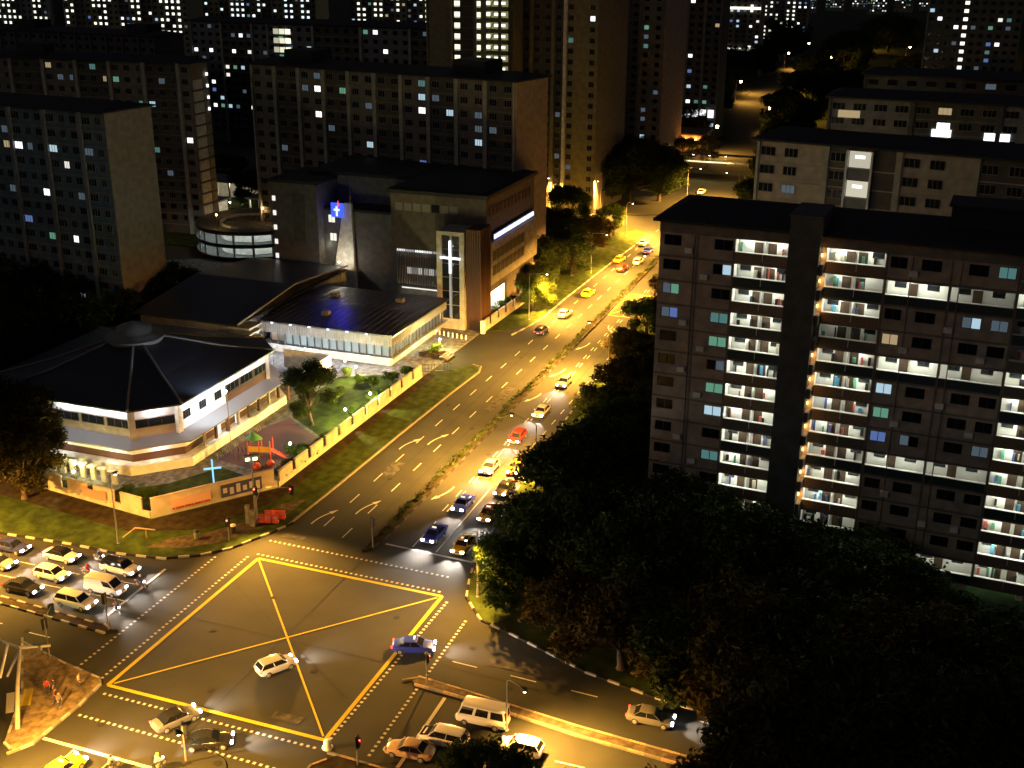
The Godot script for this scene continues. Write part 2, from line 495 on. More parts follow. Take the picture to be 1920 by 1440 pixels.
func markings() -> void:
	var road := Node3D.new()
	road.name = "road_markings"
	road.set_meta("kind", "structure")
	add_child(road)
	# yellow box junction
	var A := Vector2(-69.9, -105.8); var B := Vector2(-46.0, -105.4); var C := Vector2(-46.1, -78.2); var D := Vector2(-70.2, -78.4)
	for e in [[A, B, 0.42], [B, C, 0.42], [C, D, 0.42], [D, A, 0.42], [A, C, 0.2], [B, D, 0.2]]:
		var g := Geo.new()
		var d: Vector2 = (e[1] - e[0]).normalized() * (0.0 if e[2] > 0.3 else 0.6)
		strip(g, e[0].x + d.x, e[0].y + d.y, e[1].x - d.x, e[1].y - d.y, e[2], 0.006 if e[2] > 0.3 else 0.0075 if e[0] == A else 0.009)
		part("yellow_box_line" if e[2] > 0.3 else "yellow_box_diagonal", g, road, M.yellow_line)
	# small keep-clear box up the road
	var kb := Geo.new()
	for e in [[-59.3 + 2.0, -216.5, -50.8, -216.5], [-57.4, -216.6, -57.4, -233], [-57.3, -216.8, -51, -232.8], [-51, -216.8, -57.3, -232.8], [-57.4, -233, -51, -233]]:
		strip(kb, e[0], e[1], e[2], e[3], 0.25, 0.0065)
	part("keep_clear_box", kb, road, M.yellow_line)
	# dotted crossing lines
	for e in [[-71.2, -110.2, -46.7, -109.6], [-70.8, -106.7, -46.6, -106.2], [-74.9, -104.6, -75.0, -79.7], [-71.3, -106.0, -71.5, -79.0], [-45.0, -104.7, -45.7, -78.3], [-41.6, -101.8, -41.3, -77.6], [-69.9, -77.1, -46.6, -76.9], [-69.9, -73.5, -48.0, -73.1]]:
		var g := Geo.new()
		var a := Vector2(e[0], e[1]); var b := Vector2(e[2], e[3])
		var len := a.distance_to(b); var d := (b - a) / len
		var s := 0.2
		while s < len:
			strip(g, a.x + d.x * s, a.y + d.y * s, a.x + d.x * (s + 0.3), a.y + d.y * (s + 0.3), 0.3)
			s += 0.66
		part("crossing_dots", g, road, M.white_line).set_meta("kind", "stuff")
	# lane dashes
	var dash := Geo.new()
	strip(dash, 0, 1.37, 0, -1.37, 0.15)
	var dm := mesh_of(dash, M.white_line)
	var short := Geo.new()
	strip(short, 0, 1.0, 0, -1.0, 0.13)
	var sm := mesh_of(short, M.white_line)
	for lane in [[-66.6, -117.3], [-63.0, -115.3]]:
		for i in 26:
			var z: float = lane[1] - 7.05 * i
			part("lane_dash", dm, road, null, Vector3(lane[0] + (-66.6 - lane[0]) * 0.0 + minf(0, z + 160) * -0.008, 0, z))
	for lane in [-53.7, -54.3, -50.2]:
		for i in (30 if lane != -50.2 else 22):
			var z := -126.0 - 4.6 * i
			if lane == -50.2: z = -136.0 - 4.6 * i
			part("lane_dash", sm, road, null, Vector3(lane + minf(0, z + 150) * 0.004, 0, z))
	for i in 9:
		for zz in [[-93.9, 0.045], [-96.6, 0.04]]:
			if zz[0] == -93.9 or i > 2:
				var o := part("lane_dash", dm, road, null, Vector3(-38.6 + i * 6.4, 0, zz[0] + zz[1] * i * 6.4 * (1.0 if i < 4 else 0.9)))
				o.rotation.y = PI / 2 - 0.05
	for x in [-82.7, -89.3, -96, -102]:
		var o := part("lane_dash", dm, road, null, Vector3(x, 0, -83.3 - (x + 82) * 0.06 * -1.0))
		o.rotation.y = PI / 2
	for z in [-95.3, -92.0]:
		for x in [-88.5, -95, -101.5, -108]:
			var o := part("lane_dash", dm, road, null, Vector3(x, 0, z))
			o.rotation.y = PI / 2
	for x in [-30.5, -24, -17.5]:
		var o := part("lane_dash", dm, road, null, Vector3(x, 0, -83.3 + (x + 34) * 0.06))
		o.rotation.y = PI / 2
	# solid lines and stop lines
	for e in [["stop_line", -57.3, -114.4, -45.6, -113.8, 0.32], ["stop_line", -78.7, -99.8, -78.5, -89.0, 0.32], ["stop_line", -38.3, -88.0, -38.2, -77.0, 0.35], ["stop_line", -70.4, -69.5, -58.5, -69.4, 0.35], ["lane_line", -50.7, -114.6, -50.9, -134, 0.14], ["lane_line", -53.9, -114.8, -53.9, -122, 0.14], ["lane_line", -66.7, -69.2, -66.9, -52, 0.14], ["lane_line", -62.6, -69.2, -62.9, -52, 0.14], ["lane_line", -78.6, -95.7, -86, -95.5, 0.13], ["lane_line", -78.6, -92.2, -86, -92.1, 0.13], ["lane_line", -38.2, -83.2, -33, -82.8, 0.13]]:
		var g := Geo.new()
		strip(g, e[1], e[2], e[3], e[4], e[5])
		part(e[0], g, road, M.white_line)
	# arrows: -Z on the left carriageway, +Z on the right one
	var sa := mesh_of(arrow_geo(0.45), M.white_line)
	var st := mesh_of(arrow_geo(0.0), M.white_line)
	var tl := mesh_of(arrow_geo(-0.6), M.white_line)
	for e in [[-68.4, -118.2, 0, sa], [-64.4, -122.6, 0, sa], [-68.0, -143.5, 0, sa], [-64.8, -146.5, 0, sa], [-55.7, -130, 1, sa], [-56.0, -168, 1, sa], [-55.9, -180.5, 1, sa], [-55.9, -196, 1, sa], [-55.4, -208, 1, tl]]:
		var o := part("lane_arrow", e[3], road, null, Vector3(e[0], 0, e[1]))
		o.rotation.y = PI * e[2]
	for e in [[-78.2, -74.1, -76.0, -71.5], [-79.6, -73.0, -77.4, -70.4], [-81.0, -71.9, -78.8, -69.3]]:
		var g := Geo.new()
		strip(g, e[0], e[1], e[2], e[3], 0.75)
		part("zebra_bar", g, road, M.white_line)
	# manhole covers and joints
	var mh := Geo.new()
	mh.lathe([Vector2(0.36, 0.0), Vector2(0.36, 0.012), Vector2(0.3, 0.014), Vector2(0.02, 0.014)], 14)
	var mhm := mesh_of(mh, M.kerb_black)
	for e in [[-52.4, -87.6], [-63.5, -98.6], [-60.2, -81.2], [-66.1, -90.5], [-48.9, -99.6], [-64.9, -131.5], [-61.0, -152.2], [-68.2, -160.0], [-55.2, -144.0], [-39.0, -97.0], [-33.0, -91.8], [-30.2, -80.0], [-66.8, -73.0], [-53.5, -72.0], [-84.5, -83.6], [-65.0, -186.0], [-62.1, -205.0]]:
		part("manhole_cover", mhm, road, null, Vector3(e[0], 0.0, e[1]))
	for e in [[-64.8, -113, -64.9, -230, 0.09], [-61.2, -116, -61.1, -225, 0.07], [-52.0, -116, -52.1, -225, 0.08], [-75, -91.9, -46, -91.4, 0.08], [-58.1, -110, -58.4, -74, 0.08], [-69, -99.5, -47, -84.5, 0.06], [-41, -93.0, 5, -90.2, 0.07]]:
		var g := Geo.new()
		strip(g, e[0], e[1], e[2], e[3], e[4], 0.003)
		part("asphalt_joint", g, road, M.kerb_black)
	# darker repair patches on the asphalt
	for e in [[-70.4, -112.6, -67.2, -111.6], [-66.5, -66.9, -63.5, -66.2], [-52.5, -80.5, -49.5, -79.4], [-66.9, -137.0, -64.9, -132.2], [-62.3, -171, -60.7, -160], [-36.5, -95.8, -31.5, -94.6]]:
		part("asphalt_patch", flat([e[0], e[1], e[2], e[1], e[2], e[3], e[0], e[3]], 0.003), road, M.patch)

# ------------------------------------------------------------------ lamps
func spot(at: Vector3, towards: Vector3, c: Color, energy: float, angle: float, blend := 0.6, size := 0.12) -> SpotLight3D:
	var l := SpotLight3D.new()
	l.name = "light"
	l.light_color = c
	l.light_energy = energy
	l.spot_angle = angle
	l.spot_angle_attenuation = blend
	l.spot_range = 90.0
	l.spot_attenuation = 2.0
	l.light_size = size
	l.shadow_enabled = true
	var d := towards.normalized()
	l.transform = Transform3D(Basis.looking_at(d, Vector3.UP if absf(d.y) < 0.95 else Vector3.FORWARD), at)
	return l

func omni(parent: Node3D, at: Vector3, c: Color, energy: float, size := 0.1) -> OmniLight3D:
	var l := OmniLight3D.new()
	l.name = "light"
	l.light_color = c
	l.light_energy = energy
	l.omni_range = 60.0
	l.omni_attenuation = 2.0
	l.light_size = size
	l.shadow_enabled = true
	l.position = at
	parent.add_child(l, true)
	return l

var SODIUM := Color(1.0, 0.71, 0.29)

func lamp(x: float, z: float, h: float, hx: float, hz: float, energy: float, label: String, c := SODIUM, group := "street lamps along the roads", y0 := 0.12, lean := 1.0) -> Node3D:
	var t := thing("street_lamp", label, "street lamp", Vector3(x, y0, z), 0.0, group)
	var g := Geo.new()
	g.tube([Vector3(0, 0, 0), Vector3(0, 0.9, 0), Vector3(0, 0.92, 0), Vector3(0, h - 0.5, 0)], [0.13, 0.13, 0.1, 0.06], 8)
	g.lathe([Vector2(0.2, 0), Vector2(0.2, 0.05), Vector2(0.13, 0.08)], 8)
	part("pole", g, t, M.pole)
	var head := Vector3(hx - x, h, hz - z)
	var flat_d := Vector3(head.x, 0, head.z).normalized()
	g = Geo.new()
	g.tube([Vector3(0, h - 0.5, 0), Vector3(0, h - 0.25, 0) + flat_d * 0.1, Vector3(0, h - 0.05, 0) + flat_d * 0.4, head - flat_d * 0.3 - Vector3(0, 0.02, 0)], [0.06, 0.05, 0.045, 0.035], 6)
	part("arm", g, t, M.pole)
	var b := Basis(flat_d.cross(Vector3.UP), Vector3.UP, -flat_d)
	g = Geo.new()
	var rings := []
	for e in [[-0.45, 0.05, 0.03], [-0.4, 0.12, 0.06], [-0.1, 0.2, 0.1], [0.3, 0.19, 0.09], [0.48, 0.1, 0.04]]:
		var ring := PackedVector3Array()
		for j in 8:
			var a := TAU * j / 8
			ring.append(head + b * Vector3(cos(a) * e[1], maxf(sin(a), -0.35) * e[2] + 0.03, -e[0]))
		ring.reverse()
		rings.append(ring)
	g.loft(rings)
	part("lamp_head", g, t, M.dark_metal)
	var hub := head + flat_d * 0.08
	g = Geo.new()
	g.lathe([Vector2(0.21, 0.04), Vector2(0.235, -0.19), Vector2(0.225, -0.19), Vector2(0.2, 0.03)], 14, hub)
	part("shade_ring", g, t, M.dark_metal)
	g = Geo.new()
	var far_k := 1.0 if z > -400.0 else 3.2
	g.lathe([Vector2(0.03, -0.36 * far_k), Vector2(0.13 * far_k, -0.32 * far_k), Vector2(0.18 * far_k, -0.2), Vector2(0.16, -0.05)], 10, hub)
	part("lamp_lens", g, t, M.lens_sodium if c == SODIUM else M.lens_white)
	t.add_child(spot(hub + Vector3(0, -0.15 if far_k < 2.0 else -1.4, 0), Vector3(0, -1, 0) + flat_d * lean, c, energy, 85.0, 1.0, 0.06))
	return t

func street_lamps() -> void:
	var E := 9000.0
	lamp(-45.0, -135.0, 9.6, -49.2, -137.2, E, "street lamp at the park kerb beside the red car")
	lamp(-47.4, -180.2, 9.8, -51.0, -180.4, E, "street lamp at the park kerb short of the keep clear box")
	lamp(-49.6, -228.0, 9.8, -53.2, -228.2, E * 0.8, "street lamp at the park kerb beside the keep clear box")
	lamp(-50.5, -275.0, 9.8, -54.0, -275.2, E * 0.7, "street lamp on the right verge half hidden by the near block roof")
	lamp(-51.0, -330.0, 9.8, -54.6, -330.2, E * 0.7, "street lamp on the right verge close to the footbridge")
	lamp(-71.1, -207.8, 9.2, -68.2, -209.6, E * 0.9, "slender street lamp on the left verge beside the white gate end")
	lamp(-69.6, -246.0, 9.2, -66.4, -246.4, E * 0.7, "street lamp on the left verge above the yellow taxi up the road")
	lamp(-71.5, -284.0, 8.6, -70.2, -284.6, E * 0.8, "street lamp glowing against the yellow tree by the side street")
	lamp(-66.5, -335.0, 9.5, -63.2, -335.4, E * 0.6, "street lamp on the far left verge just before the footbridge")
	lamp(-87.7, -103.0, 9.2, -87.5, -103.6, E * 0.06, "street lamp on the green lawn before the church wall", SODIUM, "street lamps along the roads", 0.12, 0.9)
	lamp(-42.2, -106.6, 8.4, -42.6, -104.4, E * 0.16, "street lamp shining through the leaves at the park corner", SODIUM, "street lamps along the roads", 0.12, 0.7)
	lamp(-30.9, -85.2, 5.7, -28.9, -84.2, E * 0.33, "short leaning street lamp behind the white minibus")
	lamp(-45.2, -62.0, 10.0, -50.5, -63.5, E * 0.22, "street lamp beyond the picture's lower edge over the near stop line")
	lamp(-73.6, -60.0, 10.0, -68.5, -61.5, E * 0.62, "street lamp beyond the picture's lower left corner over the slip road")
	lamp(-112.0, -87.6, 10.0, -112.0, -90.8, E * 0.5, "street lamp in the left median beyond the queue of cars", SODIUM, "street lamps along the roads", 0.12, 0.3)
	lamp(-96.0, -87.5, 9.6, -96.0, -89.4, E * 0.25, "street lamp in the left median beside the queue of cars", SODIUM, "street lamps along the roads", 0.12, 0.1)
	# side street lamps among trees
	lamp(-100.0, -311.0, 9.0, -100.0, -307.8, E * 0.9, "street lamp over the orange side street behind the tree trunk")
	lamp(-86.0, -311.5, 9.0, -86.0, -308.4, E * 0.9, "street lamp over the orange side street near its mouth")
	lamp(-126.0, -310.0, 9.0, -126.0, -306.8, E * 0.9, "street lamp over the side street close to the church hall roof")

# ------------------------------------------------------------------ vehicles (front towards -Z)
func body_loft(L: float, st: Array, W: float) -> Geo:
	var g := Geo.new()
	var rings := []
	for e in st: # t, half width share, top, bottom
		var w: float = e[1] * W * 0.5; var top: float = e[2]; var bot: float = e[3]
		var mid := lerpf(bot, top, 0.55)
		var half := [Vector2(w * 0.82, bot), Vector2(w * 0.96, lerpf(bot, top, 0.12)), Vector2(w, mid), Vector2(w * 0.97, lerpf(bot, top, 0.85)), Vector2(w * 0.88, top - 0.015), Vector2(w * 0.45, top + 0.015)]
		var ring := PackedVector3Array()
		var z: float = -L * 0.5 + L * e[0]
		for p in half: ring.append(Vector3(p.x, p.y, z))
		for i in range(5, -1, -1): ring.append(Vector3(-half[i].x, half[i].y, z))
		rings.append(ring)
	g.loft(rings)
	return g

func quad_panel(g: Geo, a: Vector3, b: Vector3, c: Vector3, d: Vector3, off := 0.012) -> void: # thin raised pane
	var nn := (b - a).cross(d - a).normalized() * off
	g.q(a + nn, b + nn, c + nn, d + nn)
	for e in [[a, b], [b, c], [c, d], [d, a]]:
		g.q(e[0], e[1], e[1] + nn, e[0] + nn)

func shrink(p: Array, k: float) -> Array: # pulls the corners of a quad towards its middle
	var c: Vector3 = (p[0] + p[1] + p[2] + p[3]) * 0.25
	var o := []
	for x in p: o.append(x.lerp(c, k))
	return o

func make_car(kind: String) -> Node3D:
	var o := Node3D.new()
	var L := 4.45; var W := 1.76; var st := []; var cab := []; var belt := 0.93; var roof_h := 1.44; var solid := false
	# cab: z shares of windscreen foot, roof front, roof rear, rear foot
	match kind:
		"sedan":
			st = [[0.0, 0.72, 0.56, 0.36], [0.02, 0.86, 0.68, 0.26], [0.1, 0.97, 0.78, 0.2], [0.27, 1.0, 0.92, 0.19], [0.5, 1.0, 0.94, 0.19], [0.78, 1.0, 0.97, 0.2], [0.93, 0.95, 0.96, 0.24], [0.985, 0.86, 0.88, 0.3], [1.0, 0.76, 0.72, 0.4]]
			cab = [0.26, 0.42, 0.7, 0.86]
		"hatch":
			L = 4.0; W = 1.7; roof_h = 1.52
			st = [[0.0, 0.74, 0.6, 0.36], [0.025, 0.88, 0.74, 0.26], [0.12, 0.98, 0.86, 0.2], [0.27, 1.0, 0.96, 0.19], [0.6, 1.0, 0.99, 0.19], [0.9, 0.98, 1.02, 0.22], [0.98, 0.9, 1.0, 0.3], [1.0, 0.82, 0.8, 0.4]]
			cab = [0.22, 0.4, 0.88, 0.985]; belt = 0.97
		"wagon":
			L = 4.6; W = 1.8; roof_h = 1.66
			st = [[0.0, 0.76, 0.66, 0.36], [0.025, 0.88, 0.8, 0.28], [0.11, 0.98, 0.94, 0.24], [0.25, 1.0, 1.02, 0.22], [0.6, 1.0, 1.05, 0.22], [0.92, 0.98, 1.08, 0.26], [0.985, 0.92, 1.05, 0.32], [1.0, 0.84, 0.85, 0.42]]
			cab = [0.21, 0.36, 0.9, 0.985]; belt = 1.03
		"van":
			L = 4.7; W = 1.78; roof_h = 1.94; belt = 1.12; solid = true
			st = [[0.0, 0.78, 0.7, 0.36], [0.02, 0.9, 0.9, 0.28], [0.08, 0.98, 1.04, 0.24], [0.18, 1.0, 1.14, 0.22], [0.6, 1.0, 1.16, 0.22], [0.96, 1.0, 1.16, 0.26], [1.0, 0.94, 1.1, 0.36]]
			cab = [0.13, 0.3, 0.97, 0.995]
		"minibus":
			L = 4.9; W = 1.82; roof_h = 2.2; belt = 1.12; solid = true
			st = [[0.0, 0.84, 0.74, 0.36], [0.015, 0.93, 0.98, 0.28], [0.05, 0.99, 1.12, 0.24], [0.2, 1.0, 1.16, 0.24], [0.6, 1.0, 1.16, 0.24], [0.97, 1.0, 1.16, 0.28], [1.0, 0.96, 1.1, 0.38]]
			cab = [0.03, 0.13, 0.97, 0.995]
	var body := body_loft(L, st, W)
	part("body", body, o, M.white_line)
	var z := []
	for e in cab: z.append(-L * 0.5 + L * e)
	var bw := W * 0.45; var rw := W * (0.36 if not solid else 0.42)
	var fl := Vector3(-bw, belt - 0.05, z[0]); var fr := Vector3(bw, belt - 0.05, z[0])
	var rfl := Vector3(-rw, roof_h - 0.06, z[1]); var rfr := Vector3(rw, roof_h - 0.06, z[1])
	var rrl := Vector3(-rw, roof_h - 0.05, z[2]); var rrr := Vector3(rw, roof_h - 0.05, z[2])
	var bl := Vector3(-bw, belt - 0.03, z[3]); var br := Vector3(bw, belt - 0.03, z[3])
	var faces := {"windscreen": [fl, rfl, rfr, fr], "rear_window": [br, rrr, rrl, bl], "left": [bl, rrl, rfl, fl], "right": [fr, rfr, rrr, br]}
	if solid:
		var g := Geo.new()
		for k in faces:
			var f = faces[k]
			g.q(f[0], f[1], f[2], f[3])
		part("upper_body", g, o, M.white_line)
	for k in faces:
		var f: Array = faces[k]
		f = [f[0], f[3], f[2], f[1]]
		if k == "left" or k == "right":
			var n := 2 if not solid else 3
			for i in n:
				if kind == "van" and i > 0: continue
				var u0 := i / float(n) + (0.012 if not solid else 0.03); var u1 := (i + 1) / float(n) - (0.012 if not solid else 0.03)
				if k == "right":
					u0 = i / float(n) + 0.02; u1 = (i + 1) / float(n) - 0.02
				var a: Vector3 = f[0]; var b: Vector3 = f[1]; var c: Vector3 = f[2]; var d: Vector3 = f[3]
				if k == "left" : # runs rear to front
					var w0 := 1.0 - u1; var w1 := 1.0 - u0
					u0 = w0; u1 = w1
				var lo := 0.08 if not solid else 0.14
				var hi := 0.93 if not solid else 0.86
				var p0 := a.lerp(b, u0); var p1 := a.lerp(b, u1); var q0 := d.lerp(c, u0); var q1 := d.lerp(c, u1)
				var g := Geo.new()
				quad_panel(g, p0.lerp(q0, lo), p0.lerp(q0, hi), p1.lerp(q1, hi), p1.lerp(q1, lo), 0.015)
				part("side_window", g, o, M.car_glass)
		else:
			if kind == "van" and k == "rear_window": continue
			var s := shrink(f, 0.06 if not solid else 0.12)
			var g := Geo.new()
			quad_panel(g, s[0], s[3], s[2], s[1], 0.015)
			part(k, g, o, M.car_glass)
	# roof panel with rounded rim, and pillars
	var roof := Geo.new()
	var rings := []
	for e in [[z[1] - 0.1, 0.9, roof_h - 0.07], [z[1] + 0.02, 1.0, roof_h - 0.02], [lerpf(z[1], z[2], 0.4), 1.02, roof_h + 0.02], [z[2] - 0.05, 1.0, roof_h - 0.01], [z[2] + 0.1, 0.9, roof_h - 0.06]]:
		var w: float = (rw + 0.02) * e[1]
		rings.append(PackedVector3Array([Vector3(w, e[2] - 0.07, e[0]), Vector3(w * 0.97, e[2] - 0.02, e[0]), Vector3(w * 0.6, e[2], e[0]), Vector3(-w * 0.6, e[2], e[0]), Vector3(-w * 0.97, e[2] - 0.02, e[0]), Vector3(-w, e[2] - 0.07, e[0])]))
	roof.loft(rings)
	part("roof", roof, o, M.white_line)
	if not solid:
		var pil := Geo.new()
		for e in [[fl, rfl], [fr, rfr], [bl, rrl], [br, rrr], [fl.lerp(bl, 0.5), rfl.lerp(rrl, 0.5)], [fr.lerp(br, 0.5), rfr.lerp(rrr, 0.5)]]:
			pil.tube([e[0], e[1]], 0.035, 5, false)
		part("pillar", pil, o, M.white_line)
	var wz := [-L * 0.5 + L * 0.185, -L * 0.5 + L * 0.8]
	for zz in wz:
		for s in [-1.0, 1.0]:
			var wheel := Node3D.new()
			wheel.name = "wheel"
			wheel.position = Vector3(s * (W * 0.5 - 0.09), 0.32, zz)
			o.add_child(wheel, true)
			var g := Geo.new()
			g.tube([Vector3(-0.11, 0, 0), Vector3(-0.09, 0, 0), Vector3(0.09, 0, 0), Vector3(0.11, 0, 0)], [0.28, 0.32, 0.32, 0.28], 16)
			part("tyre", g, wheel, M.rubber)
			g = Geo.new()
			g.tube([Vector3(s * 0.1, 0, 0), Vector3(s * 0.125, 0, 0)], [0.21, 0.19], 12)
			part("rim", g, wheel, M.rim)
	var hy: float = 0.66 if not solid else 0.78
	for s in [-1.0, 1.0]:
		var g := Geo.new()
		g.box(Vector3(s * W * 0.35, hy, -L * 0.5 + 0.06), Vector3(0.4, 0.2, 0.2))
		part("headlight", g, o, M.headlamp)
		g = Geo.new()
		g.box(Vector3(s * W * 0.39, hy + 0.14, L * 0.5 - 0.06), Vector3(0.26, 0.15 if not solid else 0.3, 0.16))
		part("taillight", g, o, M.tail_on)
		g = Geo.new()
		g.box(Vector3(s * (W * 0.5 + 0.08), belt + 0.06, z[0] + 0.22), Vector3(0.17, 0.12, 0.09))
		part("mirror", g, o, M.white_line)
	var pl := Geo.new()
	pl.box(Vector3(0, 0.46, -L * 0.5 - 0.005), Vector3(0.5, 0.11, 0.05))
	part("number_plate", pl, o, M.white_line)
	pl = Geo.new()
	pl.box(Vector3(0, 0.6, L * 0.5 + 0.0), Vector3(0.5, 0.11, 0.05))
	part("number_plate", pl, o, M.yellow_plastic)
	var gr := Geo.new()
	gr.box(Vector3(0, hy - 0.04, -L * 0.5 + 0.02), Vector3(W * 0.42, 0.1, 0.08))
	part("grille", gr, o, M.black)
	return o

func make_motorbike() -> Node3D:
	var o := Node3D.new()
	for e in [-0.62, 0.62]:
		var wheel := Node3D.new()
		wheel.name = "wheel"
		wheel.position = Vector3(0, 0.3, e)
		o.add_child(wheel, true)
		var g := Geo.new()
		g.torus(Vector3.ZERO, true, 0.25, 0.06)
		part("tyre", g, wheel, M.rubber)
		g = Geo.new()
		g.tube([Vector3(-0.03, 0, 0), Vector3(0.03, 0, 0)], 0.19, 10)
		part("rim", g, wheel, M.rim)
	var g := Geo.new()
	g.tube([Vector3(0, 0.62, -0.42), Vector3(0, 0.72, -0.25), Vector3(0, 0.74, 0.0), Vector3(0, 0.6, 0.2)], [0.06, 0.16, 0.15, 0.08], 8)
	part("tank", g, o, M.white_line)
	g = Geo.new()
	g.tube([Vector3(0, 0.74, 0.02), Vector3(0, 0.76, 0.3), Vector3(0, 0.84, 0.75)], [0.09, 0.14, 0.08], 8)
	part("seat", g, o, M.black)
	g = Geo.new()
	g.box(Vector3(0, 0.42, 0.02), Vector3(0.26, 0.34, 0.42))
	g.tube([Vector3(0.14, 0.3, 0.1), Vector3(0.17, 0.38, 0.7)], 0.045, 6)
	part("engine", g, o, M.steel)
	g = Geo.new()
	for s in [-0.09, 0.09]:
		g.tube([Vector3(s, 0.3, -0.63), Vector3(s, 0.95, -0.42)], 0.028, 6)
	part("fork", g, o, M.steel)
	g = Geo.new()
	g.tube([Vector3(-0.36, 0.98, -0.22), Vector3(-0.12, 1.0, -0.4), Vector3(0.12, 1.0, -0.4), Vector3(0.36, 0.98, -0.22)], 0.02, 6)
	part("handlebar", g, o, M.black)
	g = Geo.new()
	g.lathe([Vector2(0.02, -0.09), Vector2(0.1, -0.05), Vector2(0.11, 0.05), Vector2(0.02, 0.1)], 10, Vector3(0, 0.88, -0.52))
	part("headlight", g, o, M.headlamp)
	g = Geo.new()
	g.box(Vector3(0, 0.76, 0.84), Vector3(0.16, 0.07, 0.07))
	part("taillight", g, o, M.tail_on)
	return o

